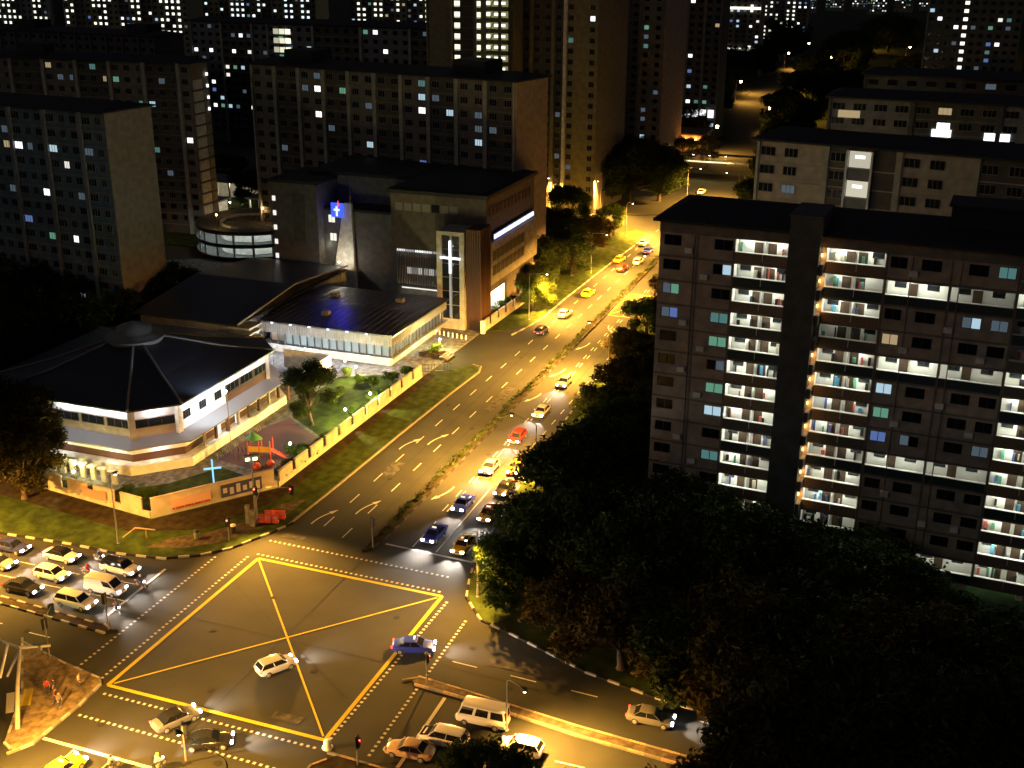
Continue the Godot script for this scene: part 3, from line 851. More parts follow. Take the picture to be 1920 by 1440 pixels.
func vehicles() -> void:
	var kinds := {}
	for k in ["sedan", "hatch", "wagon", "van", "minibus"]:
		kinds[k] = make_car(k)
	kinds["bike"] = make_motorbike()
	var P := {}
	for e in [["white", 0.72, 0.7, 0.66], ["cream", 0.62, 0.58, 0.48], ["silver", 0.42, 0.42, 0.43], ["grey", 0.11, 0.11, 0.115], ["black", 0.012, 0.012, 0.014], ["blue", 0.03, 0.05, 0.42], ["navy", 0.02, 0.024, 0.09], ["red", 0.4, 0.018, 0.015], ["orange", 0.65, 0.13, 0.02], ["yellow", 0.75, 0.42, 0.015], ["lime", 0.75, 0.72, 0.02], ["beige", 0.42, 0.3, 0.17], ["taxiwhite", 0.75, 0.45, 0.1]]:
		var m := mat(lin(e[1], e[2], e[3]), 0.2, 0.0, 0.35)
		m.clearcoat_enabled = true
		m.clearcoat = 0.5
		m.clearcoat_roughness = 0.08
		P[e[0]] = m
	var off_lamp := mat(lin(0.5, 0.5, 0.5), 0.1)
	var tail_off := mat(lin(0.25, 0.01, 0.01), 0.25)
	var sign_mat := glow(lin(1.0, 0.85, 0.6), 1.2)
	# x, z, heading in degrees (0 is -Z, 90 is +X), kind, paint, lights (1 head lamps, 2 tail lamps, 4 brakes), extra, label
	var Q := "cars queueing at the stop lines"
	var R := "cars crossing the junction"
	var U := "cars driving up the main road"
	var list := [
		[-56.0, -86.4, 33, "hatch", "silver", 3, "", "silver hatchback turning across the middle of the yellow box", R],
		[-44.5, -94.4, 72, "sedan", "blue", 3, "taxi", "blue taxi crossing the right edge of the yellow box", R],
		[-60.3, -75.6, 28, "sedan", "grey", 7, "dark_roof", "dark grey car with brake lights on the near dotted crossing", R],
		[-55.6, -73.8, 62, "sedan", "black", 3, "", "black saloon at the near dotted crossing beside the grey car", R],
		[-47.9, -116.6, 180, "sedan", "yellow", 9, "taxi", "yellow taxi waiting first at the upper stop line", Q],
		[-52.3, -117.9, 182, "sedan", "blue", 9, "taxi", "blue taxi waiting first at the upper stop line", Q],
		[-48.1, -125.6, 178, "sedan", "taxiwhite", 1, "taxi", "orange and white taxi second in the kerb lane queue", Q],
		[-52.2, -127.0, 180, "sedan", "blue", 1, "taxi", "blue taxi second in the middle lane queue", Q],
		[-48.7, -133.2, 180, "sedan", "black", 1, "", "black saloon third in the kerb lane queue under the tree", Q],
		[-49.6, -140.2, 178, "sedan", "orange", 1, "", "orange red car fourth in the kerb lane queue under the leaves", Q],
		[-53.0, -139.0, 180, "sedan", "grey", 1, "", "dark grey saloon third in the middle lane queue", Q],
		[-53.0, -150.3, 180, "hatch", "red", 1, "", "red hatchback driving down behind the queue", Q],
		[-52.9, -161.4, 181, "sedan", "silver", 1, "", "silver saloon driving down behind the red hatchback", Q],
		[-53.6, -175.3, 180, "sedan", "grey", 1, "", "dark saloon driving down alone past the street lamp", Q],
		[-66.1, -200.6, 3, "hatch", "navy", 2, "", "dark purple car driving up past the church driveway", U],
		[-65.3, -212.6, 4, "sedan", "cream", 2, "", "cream white car driving up beside the slender street lamp", U],
		[-65.2, -228.6, 4, "sedan", "yellow", 2, "taxi", "yellow taxi driving up the left carriageway", U],
		[-63.8, -251.0, 3, "hatch", "red", 6, "", "red car braking far up the left carriageway", U],
		[-66.4, -258.8, 3, "sedan", "yellow", 6, "taxi", "yellow taxi at the kerb beside the red car far up the road", U],
		[-65.2, -277.0, 3, "sedan", "white", 2, "", "white car farthest up beside the near block roof corner", U],
		[-62.2, -269.5, 3, "sedan", "blue", 2, "", "pale blue car far up the middle lane", U],
		[-61.8, -258.5, 3, "hatch", "white", 2, "", "small white car far up in the lane next to the median", U],
		[-81.8, -93.1, 90, "van", "white", 1, "", "white panel van first at the left stop line", Q],
		[-83.2, -97.4, 92, "wagon", "white", 1, "dark_roof", "white estate car with black roof at the left stop line by the kerb", Q],
		[-89.6, -93.5, 90, "hatch", "cream", 1, "", "cream hatchback with lit roof behind the white van", Q],
		[-90.6, -90.0, 90, "sedan", "black", 1, "", "black saloon behind the white estate car by the left median", Q],
		[-83.0, -89.5, 91, "wagon", "white", 1, "", "white estate car with white roof beside the left median", Q],
		[-91.6, -97.5, 91, "sedan", "silver", 1, "dark_roof", "silver saloon with dark roof behind in the kerb lane", Q],
		[-98.6, -97.2, 91, "sedan", "navy", 1, "", "dark blue car at the picture's left edge in the kerb lane", Q],
		[-97.4, -93.6, 91, "sedan", "grey", 1, "", "grey car at the picture's left edge in the middle lane", Q],
		[-33.4, -85.6, -91, "minibus", "white", 0, "", "white minibus with side windows at the right arm stop line", Q],
		[-35.7, -81.6, -90, "wagon", "white", 0, "dark_hood", "white car with dark bonnet between the minibus and the beige car", Q],
		[-37.9, -79.0, -94, "sedan", "beige", 0, "", "beige saloon nearest the near corner", Q],
		[-28.6, -82.8, -90, "hatch", "white", 6, "", "white car with red brake light half under the near tree", Q],
		[-18.7, -91.2, 88, "sedan", "grey", 3, "", "dark saloon driving away under the park trees on the right arm", R],
		[-10.5, -90.4, 88, "hatch", "white", 3, "", "white hatchback under the trees ahead of the dark saloon", R],
		[-2.5, -83.0, -88, "sedan", "silver", 1, "", "silver car with headlights coming under the trees on the right arm", R],
		[-65.3, -65.9, 10, "sedan", "lime", 1, "taxi", "bright yellow green taxi at the near stop line", Q],
		[-64.6, -347.0, 3, "sedan", "white", 2, "", "white car far up close to the footbridge", U]]
	for e in list:
		var src: Node3D = kinds[e[3]]
		var called: String = {"sedan": "car", "hatch": "car", "wagon": "estate_car", "van": "van", "minibus": "minibus"}[e[3]]
		var o: Node3D = src.duplicate()
		o.name = numbered("taxi" if e[6] == "taxi" else called)
		add_child(o)
		o.position = Vector3(e[0], 0.004, e[1])
		o.rotation.y = -deg_to_rad(e[2])
		tag(o, e[7], "taxi" if e[6] == "taxi" else {"van": "van", "minibus": "minibus"}.get(e[3], "car"), e[8])
		paint(o, ["body", "upper_body", "roof", "pillar", "mirror"], P[e[4]])
		if e[6] == "dark_roof": paint(o, ["roof", "pillar"], P["black"])
		if e[4] == "taxiwhite": paint(o, ["body"], P["taxiwhite"]); paint(o, ["roof", "pillar"], P["orange"])
		if e[6] == "taxi":
			var g := Geo.new()
			g.box(Vector3(0, 1.53, -0.1), Vector3(0.55, 0.14, 0.18))
			part("roof_sign", g, o, sign_mat)
		if e[6] == "dark_hood":
			var g := Geo.new()
			var L := 4.6
			g.q(Vector3(-0.72, 0.86, -L * 0.5 + 0.14), Vector3(0.72, 0.86, -L * 0.5 + 0.14), Vector3(0.74, 1.075, -L * 0.5 + L * 0.23), Vector3(-0.74, 1.075, -L * 0.5 + L * 0.23))
			part("bonnet", g, o, P["black"])
		if not (e[5] & 1): paint(o, ["headlight"], off_lamp)
		paint(o, ["taillight"], M.brake_on if e[5] & 4 else M.tail_on if e[5] & 2 else tail_off)
		if e[5] & 1:
			var hl := {"sedan": 2.25, "hatch": 2.02, "wagon": 2.32, "van": 2.37, "minibus": 2.5}
			for s in [-0.6, 0.6]:
				o.add_child(spot(Vector3(s, 0.7, -hl[e[3]]), Vector3(0, -0.12, -1), Color(1.0, 0.94, 0.87), 170.0 if e[5] & 8 else 80.0, 32.0, 0.8, 0.08))
		if e[5] & 4:
			o.add_child(spot(Vector3(0, 0.75, 2.45), Vector3(0, -0.2, 1), Color(1.0, 0.06, 0.04), 4.0, 60.0, 0.9, 0.1))
	for e in [[-78.7, -95.3, 98, "blue", "motorcycle with bright headlight ahead of the white van", 1], [-77.8, -89.9, 118, "black", "motorcycle waiting by the median end near the signal post", 1], [-85.9, -95.3, 95, "red", "red motorcycle squeezed behind the white van", 0], [-61.6, -68.0, 14, "black", "motorcycle at the near stop line beside the yellow green taxi", 1], [-57.9, -69.6, 14, "silver", "motorcycle at the right end of the near stop line", 1], [-86.9, -98.6, 92, "black", "dark motorcycle between the estate car and the kerb", 1]]:
		var o: Node3D = kinds["bike"].duplicate()
		o.name = numbered("motorcycle")
		add_child(o)
		o.position = Vector3(e[0], 0.004, e[1])
		o.rotation.y = -deg_to_rad(e[2])
		tag(o, e[4], "motorcycle", "motorcycles waiting at the junction")
		paint(o, ["tank"], P[e[3]])
		if e[5]:
			o.add_child(spot(Vector3(0, 0.88, -0.66), Vector3(0, -0.15, -1), Color(1.0, 0.94, 0.86), 55.0, 30.0, 0.8, 0.08))
		riders.append([Vector3(e[0], 0.004, e[1]), o.rotation.y, e[4]])
	for k in kinds:
		kinds[k].free()

var riders := []

# ------------------------------------------------------------------ the near slab block on the right
func near_block() -> void:
	var b := thing("apartment_block", "near slab block with lit white balconies and a dark stair tower, right of the road", "apartment block", Vector3(-27.9, 0.12, -126.6), deg_to_rad(-3.58), "slab blocks of flats")
	var W := 92.0; var D := 13.5; var top := 39.6
	var fl := [] # floor heights from the top storey down
	for k in 13: fl.append(35.98 - 2.8 * k)
	var low := 2.26
	# body behind the facade
	var g := Geo.new()
	g.span(Vector3(0.02, low, -D), Vector3(W, top, -1.8))
	for i in 16: # columns of the open ground storey
		g.span(Vector3(0.3 + i * 6.0, 0, -3.4), Vector3(1.0 + i * 6.0, low, -2.8))
		g.span(Vector3(0.3 + i * 6.0, 0, -D + 0.6), Vector3(1.0 + i * 6.0, low, -D + 1.2))
	part("wall", g, b, M.wall_pink)
	# facade columns: [x0, x1, kind]
	var cols := [[0.5, 2.5, "w"], [6.2, 8.3, "w"], [8.55, 14.35, "b"], [18.35, 24.4, "b"], [24.9, 26.6, "c"], [28.0, 30.0, "c"], [32.6, 34.5, "c"], [35.4, 37.1, "c"], [37.6, 43.5, "b"], [47.5, 53.4, "b"], [54, 56, "w"], [60, 62, "w"], [66, 68, "w"], [72, 74, "w"]]
	var corridor := {1: true, 4: true, 8: true, 12: true}
	var skin := Geo.new(); var skin2 := Geo.new()
	var pane := Geo.new(); pane.box(Vector3.ZERO, Vector3(1.0, 1.0, 0.04))
	var win_meshes := {}
	var plain := mesh_of(pane, M.dark_pane)
	for k in 13:
		var f: float = fl[k]
		# floor band proud of the wall
		skin2.span(Vector3(-0.02, f - 0.24, -1.79), Vector3(W + 0.02, f, 0.03))
		# openings of this storey
		var op := []
		for c in cols:
			if c[2] == "b": op.append([c[0], c[1], 1.06, 2.53])
			elif c[2] == "w": op.append([c[0], c[1], 1.1, 2.3])
			elif not corridor.has(k): op.append([c[0], c[1], 1.1, 2.3])
		if corridor.has(k):
			op.append([24.75, 30.9, 0.95, 2.5]); op.append([31.15, 37.3, 0.95, 2.5])
		op.sort_custom(func(a, c): return a[0] < c[0])
		var x := 0.0
		for o in op:
			skin.span(Vector3(x, f, -0.25), Vector3(o[0], f + 2.56, 0))
			skin.span(Vector3(o[0], f, -0.25), Vector3(o[1], f + o[2], 0))
			skin.span(Vector3(o[0], f + o[3], -0.25), Vector3(o[1], f + 2.56, 0))
			x = o[1]
		skin.span(Vector3(x, f, -0.25), Vector3(W, f + 2.56, 0))
	skin2.span(Vector3(-0.05, fl[0] + 2.56, -1.79), Vector3(W + 0.05, top + 0.2, 0.05))
	skin.span(Vector3(0, low, -1.79), Vector3(0.2, fl[0] + 2.56, -0.25))
	# thin vertical joints of the wall panels
	for x in [4.35, 8.42, 14.5, 24.58, 31.0, 37.45]:
		skin2.span(Vector3(x - 0.1, low, -0.02), Vector3(x + 0.1, fl[0] + 2.5, 0.07))
	part("facade", skin, b, M.wall_pink)
	part("floor_bands", skin2, b, M.wall_brown)
	# stair tower
	g = Geo.new()
	g.span(Vector3(14.6, 0, -1.7), Vector3(17.85, 41.9, 2.0))
	g.span(Vector3(14.45, 41.9, -5.0), Vector3(18.0, 42.15, 2.15))
	g.span(Vector3(14.6, top + 0.2, -4.8), Vector3(17.85, 41.9, -1.7))
	part("stair_tower", g, b, M.wall_dark)
	for k in 11: # small stair lights on the tower's right cheek
		if k == 3: continue
		var f: float = fl[k]
		g = Geo.new()
		g.box(Vector3(17.94, f + 1.75, 0.35), Vector3(0.14, 0.3, 0.24))
		part("stair_light", g, b, glow_once("stair", lin(1.0, 0.6, 0.2), 5.0))
		omni(b, Vector3(18.12, f + 1.7, 0.42), Color(1.0, 0.72, 0.35), 0.8, 0.06)
	g = Geo.new()
	g.span(Vector3(17.86, -0.6, -0.3), Vector3(18.3, 0.6, 1.5))
	var lm := mesh_of(g, M.wall_brown)
	for k in 13: part("stair_landing", lm, b, null, Vector3(0, fl[k] + 0.4, 0))
	# roof
	g = Geo.new()
	var ov := 0.7
	g.span(Vector3(-ov, top + 0.2, -D - ov), Vector3(W + ov, top + 0.5, ov))
	var r0 := Vector3(2.5, top + 1.9, -D * 0.5); var r1 := Vector3(W - 2.5, top + 1.9, -D * 0.5)
	var c0 := Vector3(-ov, top + 0.5, ov); var c1 := Vector3(W + ov, top + 0.5, ov); var c2 := Vector3(W + ov, top + 0.5, -D - ov); var c3 := Vector3(-ov, top + 0.5, -D - ov)
	g.q(c0, c1, r1, r0); g.q(c2, c3, r0, r1); g.t(c3, c0, r0); g.t(c1, c2, r1)
	part("roof", g, b, M.roof_dark)
	g = Geo.new()
	g.span(Vector3(30, top + 1.0, -9), Vector3(39, top + 3.6, -4))
	g.span(Vector3(29.7, top + 3.6, -9.3), Vector3(39.3, top + 3.85, -3.7))
	part("water_tank_house", g, b, M.roof_dark)
	# windows of the plain columns
	var lit := {"0_2": [6, 1], "1_1": [0, 0], "0_3": [3, 1], "1_3": [2, 0], "1_4": [6, 0], "1_5": [5, 1], "1_6": [6, 0], "1_7": [0, 0], "1_9": [2, 0], "4_3": [4, 0], "4_5": [0, 0], "4_6": [6, 0], "4_7": [3, 0], "5_7": [5, 1], "6_2": [0, 0], "7_0": [2, 0], "7_7": [5, 0], "7_2": [5, 0]}
	var frame := Geo.new()
	for e in [[-0.5, 0.5, 0.46, 0.5], [-0.5, 0.5, -0.5, -0.46], [-0.5, -0.46, -0.46, 0.46], [0.46, 0.5, -0.46, 0.46], [-0.02, 0.02, -0.46, 0.46]]:
		frame.span(Vector3(e[0], e[2], -0.05), Vector3(e[1], e[3], 0.05))
	var fm := mesh_of(frame, M.frame_dark)
	for i in cols.size():
		var c: Array = cols[i]
		if c[2] == "b": continue
		for k in 13:
			if c[2] == "c" and corridor.has(k): continue
			if i > 9 and (i + k) % 2: pass
			var f: float = fl[k]
			var w: float = c[1] - c[0]
			var win := Node3D.new()
			win.name = "window"
			win.position = Vector3((c[0] + c[1]) * 0.5, f + 1.7, -0.16)
			b.add_child(win, true)
			var fr := part("frame", fm, win)
			fr.scale = Vector3(w, 1.2, 1)
			var L = lit.get("%d_%d" % [i, k])
			for s in 2:
				var p := part("pane", plain, win, null, Vector3((s - 0.5) * w * 0.48, 0, -0.02))
				p.scale = Vector3(w * 0.44, 1.1, 1)
				if L != null and (L[1] == 0 and (i > 2 or s == 1 or k != 1) or L[1] == 1 and s == (1 if i == 1 else 0) or i == 0):
					p.material_override = M.panes[L[0]] if (i * 7 + k * 3 + s) % 3 else M.panes[5]
	# air conditioners under some windows and two drainpipes
	var ac := Geo.new()
	ac.box(Vector3.ZERO, Vector3(0.85, 0.6, 0.42))
	ac.lathe([Vector2(0.22, 0.0), Vector2(0.2, 0.03)], 10, Vector3(0, -0.02, 0.0))
	var acm := mesh_of(ac, M.wall_white)
	for e in [[3.4, 0], [5.3, 1], [3.2, 3], [9.0 - 3.6, 4], [3.3, 5], [5.4, 6], [3.3, 8], [5.2, 9], [27.3, 0], [31.4, 2], [27.2, 3], [31.6, 5], [27.3, 6], [34.9, 3], [34.9, 6], [27.2, 9], [34.9, 10], [31.5, 10]]:
		part("air_conditioner", acm, b, null, Vector3(e[0], fl[e[1]] + 0.75, 0.24))
	for x in [4.0, 25.9 + 1.2, 31.9]:
		g = Geo.new()
		g.tube([Vector3(x, low, 0.1), Vector3(x, fl[0] + 2.5, 0.1)], 0.06, 6)
		part("drainpipe", g, b, M.wall_brown)
	# balconies
	var door := Geo.new(); door.box(Vector3(0, 1.0, 0), Vector3(0.95, 2.0, 0.06))
	var door_m := mesh_of(door, M.wood_dark)
	var rail := Geo.new(); rail.box(Vector3(0, 0, 0), Vector3(1, 0.07, 0.16))
	var grille := Geo.new(); grille.box(Vector3(0, 0, 0), Vector3(1.2, 0.9, 0.05))
	var gm := mesh_of(grille, M.dark_pane)
	var cur := [mat(lin(0.1, 0.35, 0.6), 0.9), mat(lin(0.5, 0.1, 0.08), 0.9), mat(lin(0.55, 0.5, 0.4), 0.9), mat(lin(0.1, 0.3, 0.2), 0.9), mat(lin(0.08, 0.1, 0.25), 0.9)]
	var bal := [cols[2], cols[3], cols[8], cols[9]]
	var tone := [["brown", "teal", "brown", "grey", "teal", "brown", "brown", "grey", "teal", "brown", "brown", "brown", "brown"], ["brown", "teal", "brown", "grey", "teal", "brown", "brown", "grey", "teal", "brown", "brown", "grey", "brown"], ["brown", "teal", "teal", "grey", "grey", "teal", "brown", "brown", "brown", "teal", "grey", "brown", "brown"], ["brown", "teal", "brown", "grey", "teal", "brown", "brown", "grey", "teal", "brown", "brown", "grey", "brown"]]
	# brightness of the left and right half of each balcony, from the top
	var bright := [[1.0, 0.85, 1.0, 1.0, 1.0, 1.1, 1.0, 0.9, 0.8, 0.8, 0.9, 0.5, 0.0], [0.9, 0.28, 1.0, 0.05, 0.5, 0.9, 0.6, 0.7, 0.45, 0.9, 0.8, 0.2, 0.0], [0.0, 1.0, 0.0, 0.0, 1.0, 1.0, 0.9, 1.0, 0.9, 0.9, 0.6, 0.8, 0.4], [0.5, 0.8, 0.0, 0.9, 0.6, 0.8, 0.9, 0.0, 0.7, 0.9, 0.3, 0.7, 0.0]]
	for i in 4:
		var c: Array = bal[i]
		var w: float = c[1] - c[0]
		for k in 13:
			var f: float = fl[k]
			var bc := Node3D.new()
			bc.name = "balcony"
			bc.position = Vector3(c[0], f, 0)
			b.add_child(bc, true)
			# the room: white lining, mid partition, parapet with rail
			g = Geo.new()
			g.span(Vector3(0.02, 0.0, -1.78), Vector3(w - 0.02, 2.55, -1.7))
			g.span(Vector3(-0.1, 0.0, -1.7), Vector3(-0.003, 2.55, -0.26)); g.span(Vector3(w + 0.003, 0.0, -1.7), Vector3(w + 0.1, 2.55, -0.26))
			g.span(Vector3(0.02, 2.5, -1.69), Vector3(w - 0.02, 2.555, -0.27))
			g.span(Vector3(w * 0.5 - 0.05, 0.004, -1.69), Vector3(w * 0.5 + 0.05, 2.49, -1.1))
			part("lining", g, bc, M.room_white)
			g = Geo.new()
			g.span(Vector3(0, 0.0, 0.012), Vector3(w, 1.05, 0.1))
			part("parapet", g, bc, {"brown": M.parapet_brown, "teal": M.teal, "grey": M.parapet_grey}[tone[i][k]])
			g = Geo.new()
			g.span(Vector3(0, 1.065, -0.28), Vector3(w, 1.13, 0.13))
			g.span(Vector3(w * 0.52, 0.3, 0.105), Vector3(w * 0.52 + 0.09, 1.06, 0.16))
			part("rail", g, bc, M.room_white)
			var br: float = bright[i][k]
			for s in 2:
				var x0 := w * 0.5 * s
				part("door", door_m, bc, null, Vector3(x0 + (2.3 if s == 0 else 0.75) + rng.randf_range(-0.2, 0.2), 0.0, -1.67))
				if rng.randf() < 0.6: part("inner_window", gm, bc, null, Vector3(x0 + (0.95 if s == 0 else 2.1), 1.95, -1.67))
				# small belongings along the rail
				for n in rng.randi_range(1, 3):
					g = Geo.new()
					var hx := rng.randf_range(0.12, 0.4)
					g.box(Vector3(0, 0, 0), Vector3(hx, rng.randf_range(0.5, 1.5), rng.randf_range(0.15, 0.3)))
					part("cupboard" if n % 2 else "curtain", g, bc, cur[rng.randi() % 5] if rng.randf() < 0.6 else M.black, Vector3(x0 + rng.randf_range(0.3, w * 0.5 - 0.3), rng.randf_range(0.9, 1.3), -1.5))
				if br > 0.02:
					var e := br * (1.0 if s == 0 or i > 1 else 0.85) * rng.randf_range(0.6, 1.15)
					if s == 1 and i == 0: e *= 0.75
					g = Geo.new()
					g.box(Vector3(x0 + w * 0.25, 2.47, -0.95), Vector3(0.42, 0.05, 0.08))
					part("ceiling_light", g, bc, M.tube_white)
					omni(bc, Vector3(x0 + w * 0.25, 2.35, -0.9), Color(0.98, 1.0, 0.92), 5.0 * e, 0.12)
	# long corridors on the lift storeys
	for k in [1, 4, 8, 12]:
		for s in 2:
			var bc := Node3D.new()
			bc.name = "corridor"
			bc.position = Vector3(24.75 + 6.4 * s, fl[k], 0)
			b.add_child(bc, true)
			var w := 6.15
			g = Geo.new()
			g.span(Vector3(0, 0.0, -1.78), Vector3(w, 2.55, -1.7))
			g.span(Vector3(0, 2.51, -1.69), Vector3(w, 2.555, -0.27))
			part("lining", g, bc, M.room_white)
			g = Geo.new()
			g.span(Vector3(0, 0, 0.012), Vector3(w, 0.94, 0.1))
			part("parapet", g, bc, M.teal)
			g = Geo.new()
			g.span(Vector3(0, 0.95, -0.28), Vector3(w, 1.02, 0.13))
			part("rail", g, bc, M.room_white)
			part("door", door_m, bc, null, Vector3(2.6, 0, -1.67))
			part("inner_window", gm, bc, null, Vector3(1.3, 1.9, -1.67))
			part("inner_window", gm, bc, null, Vector3(4.6, 1.9, -1.67))
			var e: float = [[0.9, 0.06], [0.9, 0.22], [0.5, 0.22], [0.3, 0.3]][[1, 4, 8, 12].find(k)][s]
			for j in 2:
				g = Geo.new()
				g.box(Vector3(1.5 + j * 3.0, 2.47, -0.95), Vector3(0.42, 0.05, 0.08))
				part("ceiling_light", g, bc, M.tube_white)
				omni(bc, Vector3(1.5 + j * 3.0, 2.35, -0.9), Color(0.98, 1.0, 0.92), 5.0 * e, 0.12)
	# lit open ground storey near the picture's right edge
	for x in [33.0, 39.0, 45.0]:
		g = Geo.new()
		g.box(Vector3(x, 2.2, -5), Vector3(0.45, 0.06, 0.12))
		part("ceiling_light", g, b, M.tube_white)
		omni(b, Vector3(x, 2.05, -5), Color(0.85, 1.0, 0.95), 3.0, 0.12)
	g = Geo.new()
	g.span(Vector3(28, 0, -7.2), Vector3(46, low - 0.01, -7.0))
	part("ground_storey_wall", g, b, M.room_white)

var glows := {}
func glow_once(key: String, c: Color, e: float) -> Material:
	if not glows.has(key): glows[key] = glow(c, e)
	return glows[key]

# ------------------------------------------------------------------ the church and its halls
func oct_ring(k: float, y: float) -> Array: # the round-cornered plan grown outwards by k
	var x0 := -126.0 - k; var x1 := -93.9 + k; var z0 := -155.4 - k; var z1 := -121.2 + k
	var c := 5.0 + k * 0.586
	return [Vector3(x0 + c, y, z1), Vector3(x1 - c, y, z1), Vector3(x1, y, z1 - c), Vector3(x1, y, z0 + c), Vector3(x1 - c, y, z0), Vector3(x0 + c, y, z0), Vector3(x0, y, z0 + c), Vector3(x0, y, z1 - c)]

func band(g: Geo, k0: float, y0: float, k1: float, y1: float) -> void:
	var a := oct_ring(k0, y0); var b := oct_ring(k1, y1)
	for i in 8:
		var j := (i + 1) % 8
		g.q(a[i], a[j], b[j], b[i])

func church() -> void:
	var h := thing("church_hall", "eight-sided hall with dark hipped roof and white light under its eaves", "church hall")
	var g := Geo.new()
	band(g, 1.6, 0.1, 1.6, 1.5); band(g, 1.6, 1.5, 0.0, 1.5)
	part("base", g, h, M.wall_white)
	g = Geo.new()
	band(g, 0, 1.4, 0, 2.7)
	part("ground_band", g, h, M.brown_fin)
	g = Geo.new()
	band(g, 0.25, 2.7, 0.25, 4.1); band(g, 0, 2.7, 0.25, 2.7)
	part("lower_wall", g, h, M.wall_white)
	g = Geo.new()
	band(g, 0.2, 4.1, 1.7, 3.85); band(g, 1.7, 3.85, 1.7, 4.05); band(g, 1.7, 4.05, -1.0, 4.6)
	part("canopy", g, h, M.frame_grey)
	g = Geo.new()
	band(g, -1.0, 4.4, -1.0, 8.9)
	part("upper_wall", g, h, M.wall_pink)
	g = Geo.new()
	band(g, -0.98, 7.3, -0.98, 8.85)
	part("eave_wall", g, h, M.wall_white)
	g = Geo.new() # roof: hips that rise slightly hollow to a drum
	band(g, -1.0, 8.9, 0.35, 8.9); band(g, 0.35, 8.9, 0.35, 9.15)
	var eave := oct_ring(0.35, 9.15)
	var mid := Vector3(-109.95, 0, -138.3)
	var rr := [eave]
	for e in [[0.6, 10.7], [0.2, 13.0]]:
		var ring := []
		for c in eave: ring.append(Vector3(mid.x + (c.x - mid.x) * e[0], e[1], mid.z + (c.z - mid.z) * e[0]))
		rr.append(ring)
	for k in 2:
		for i in 8:
			var j := (i + 1) % 8
			g.q(rr[k][i], rr[k][j], rr[k + 1][j], rr[k + 1][i])
	part("roof", g, h, M.roof_metal)
	for i in 8:
		g = Geo.new()
		g.tube([rr[0][i] + Vector3(0, 0.06, 0), rr[1][i] + Vector3(0, 0.06, 0), rr[2][i] + Vector3(0, 0.06, 0)], 0.2, 5)
		part("hip_ridge", g, h, M.frame_grey)
	g = Geo.new()
	g.lathe([Vector2(4.1, 12.2), Vector2(4.1, 13.2), Vector2(4.4, 13.2), Vector2(4.4, 13.55), Vector2(2.6, 13.7), Vector2(2.6, 14.8), Vector2(0.2, 15.7)], 24, Vector3(-109.95, 0, -138.3))
	part("roof_drum", g, h, M.frame_grey)
	# columns, windows and eave lights face by face
	var w0 := oct_ring(-1.0, 0)
	for i in [7, 0, 1, 2, 3]:
		var p: Vector3 = w0[i]; var q: Vector3 = w0[(i + 1) % 8]
		var d := (q - p).normalized(); var len := p.distance_to(q); var nn := Vector3(-d.z, 0, d.x)
		if nn.dot(p - Vector3(-110, 0, -138)) < 0: nn = -nn
		var bs := Basis(d, Vector3.UP, d.cross(Vector3.UP))
		g = Geo.new()
		g.box(p + Vector3(0, 6.6, 0) + nn * 0.12, Vector3(0.9, 4.4, 0.55), bs)
		part("corner_pier", g, h, M.wall_pink if i != 2 else M.wall_white)
		var n := int(len / 3.6)
		var face_b: bool = i == 2
		for k in n:
			var s := (k + 0.5) * len / n
			if face_b and k >= n / 2: # the floodlit white stretch stands out to the front; the rest is a brown recessed gallery
				g = Geo.new()
				g.box(p + d * s + nn * 0.03 + Vector3(0, 5.9, 0), Vector3(len / n, 2.6, 0.06), bs)
				part("gallery_wall", g, h, M.brown_fin)
			elif face_b:
				g = Geo.new()
				g.box(p + d * s + nn * 0.03 + Vector3(0, 6.05, 0), Vector3(len / n, 3.2, 0.06), bs)
				part("white_wall", g, h, M.wall_white)
			var win := Node3D.new()
			win.name = "window"
			win.transform = Transform3D(bs, p + d * s + nn * 0.09 + Vector3(0, 6.6, 0))
			h.add_child(win, true)
			g = Geo.new()
			var ww := len / n * (0.42 if face_b and k < n / 2 else 0.86)
			g.box(Vector3.ZERO, Vector3(ww, 1.15, 0.06))
			part("pane", g, win, M.dark_pane)
			g = Geo.new()
			for x in [-0.5, -0.17, 0.17, 0.5]: g.box(Vector3(x * ww, 0, 0), Vector3(0.07, 1.2, 0.12))
			g.box(Vector3(0, -0.6, 0), Vector3(ww + 0.1, 0.08, 0.16))
			part("frame", g, win, M.frame_dark)
			if i in [7, 0, 1] and k % 2 == 0:
				g = Geo.new()
				g.box(p + d * s + nn * 2.0 + Vector3(0, 3.82, 0), Vector3(0.42, 0.06, 0.16), bs)
				part("canopy_light", g, h, M.tube_white)
				omni(h, p + d * s + nn * 2.0 + Vector3(0, 3.6, 0), Color(1.0, 0.97, 0.9), 4.5, 0.15)
			if i != 7 or k > n - 5:
				g = Geo.new()
				g.box(p + d * s + nn * 0.75 + Vector3(0, 8.86, 0), Vector3(0.42, 0.06, 0.16), bs)
				part("eave_light", g, h, M.tube_white)
				omni(h, p + d * s + nn * 0.75 + Vector3(0, 8.6, 0), Color(0.96, 0.96, 1.0), 9.0, 0.15)
	# ground storey under the canopy: piers, a lit doorway
	for k in 9:
		g = Geo.new()
		g.box(Vector3(-92.9, 2.0, -129.5 - k * 2.9), Vector3(0.35, 3.8, 0.35))
		part("pier", g, h, M.brown_fin if k % 3 else M.wall_cream)
	for z in [-134.0, -139.0]:
		g = Geo.new()
		g.box(Vector3(-93.55, 2.4, z), Vector3(0.2, 1.9, 1.0))
		part("lit_doorway", g, h, glow_once("door", lin(1.0, 0.93, 0.75), 1.1))
		omni(h, Vector3(-92.6, 3.0, z), Color(1.0, 0.9, 0.7), 1.2)
	# floodlight at the end of the canopy that whitens the right face
	g = Geo.new()
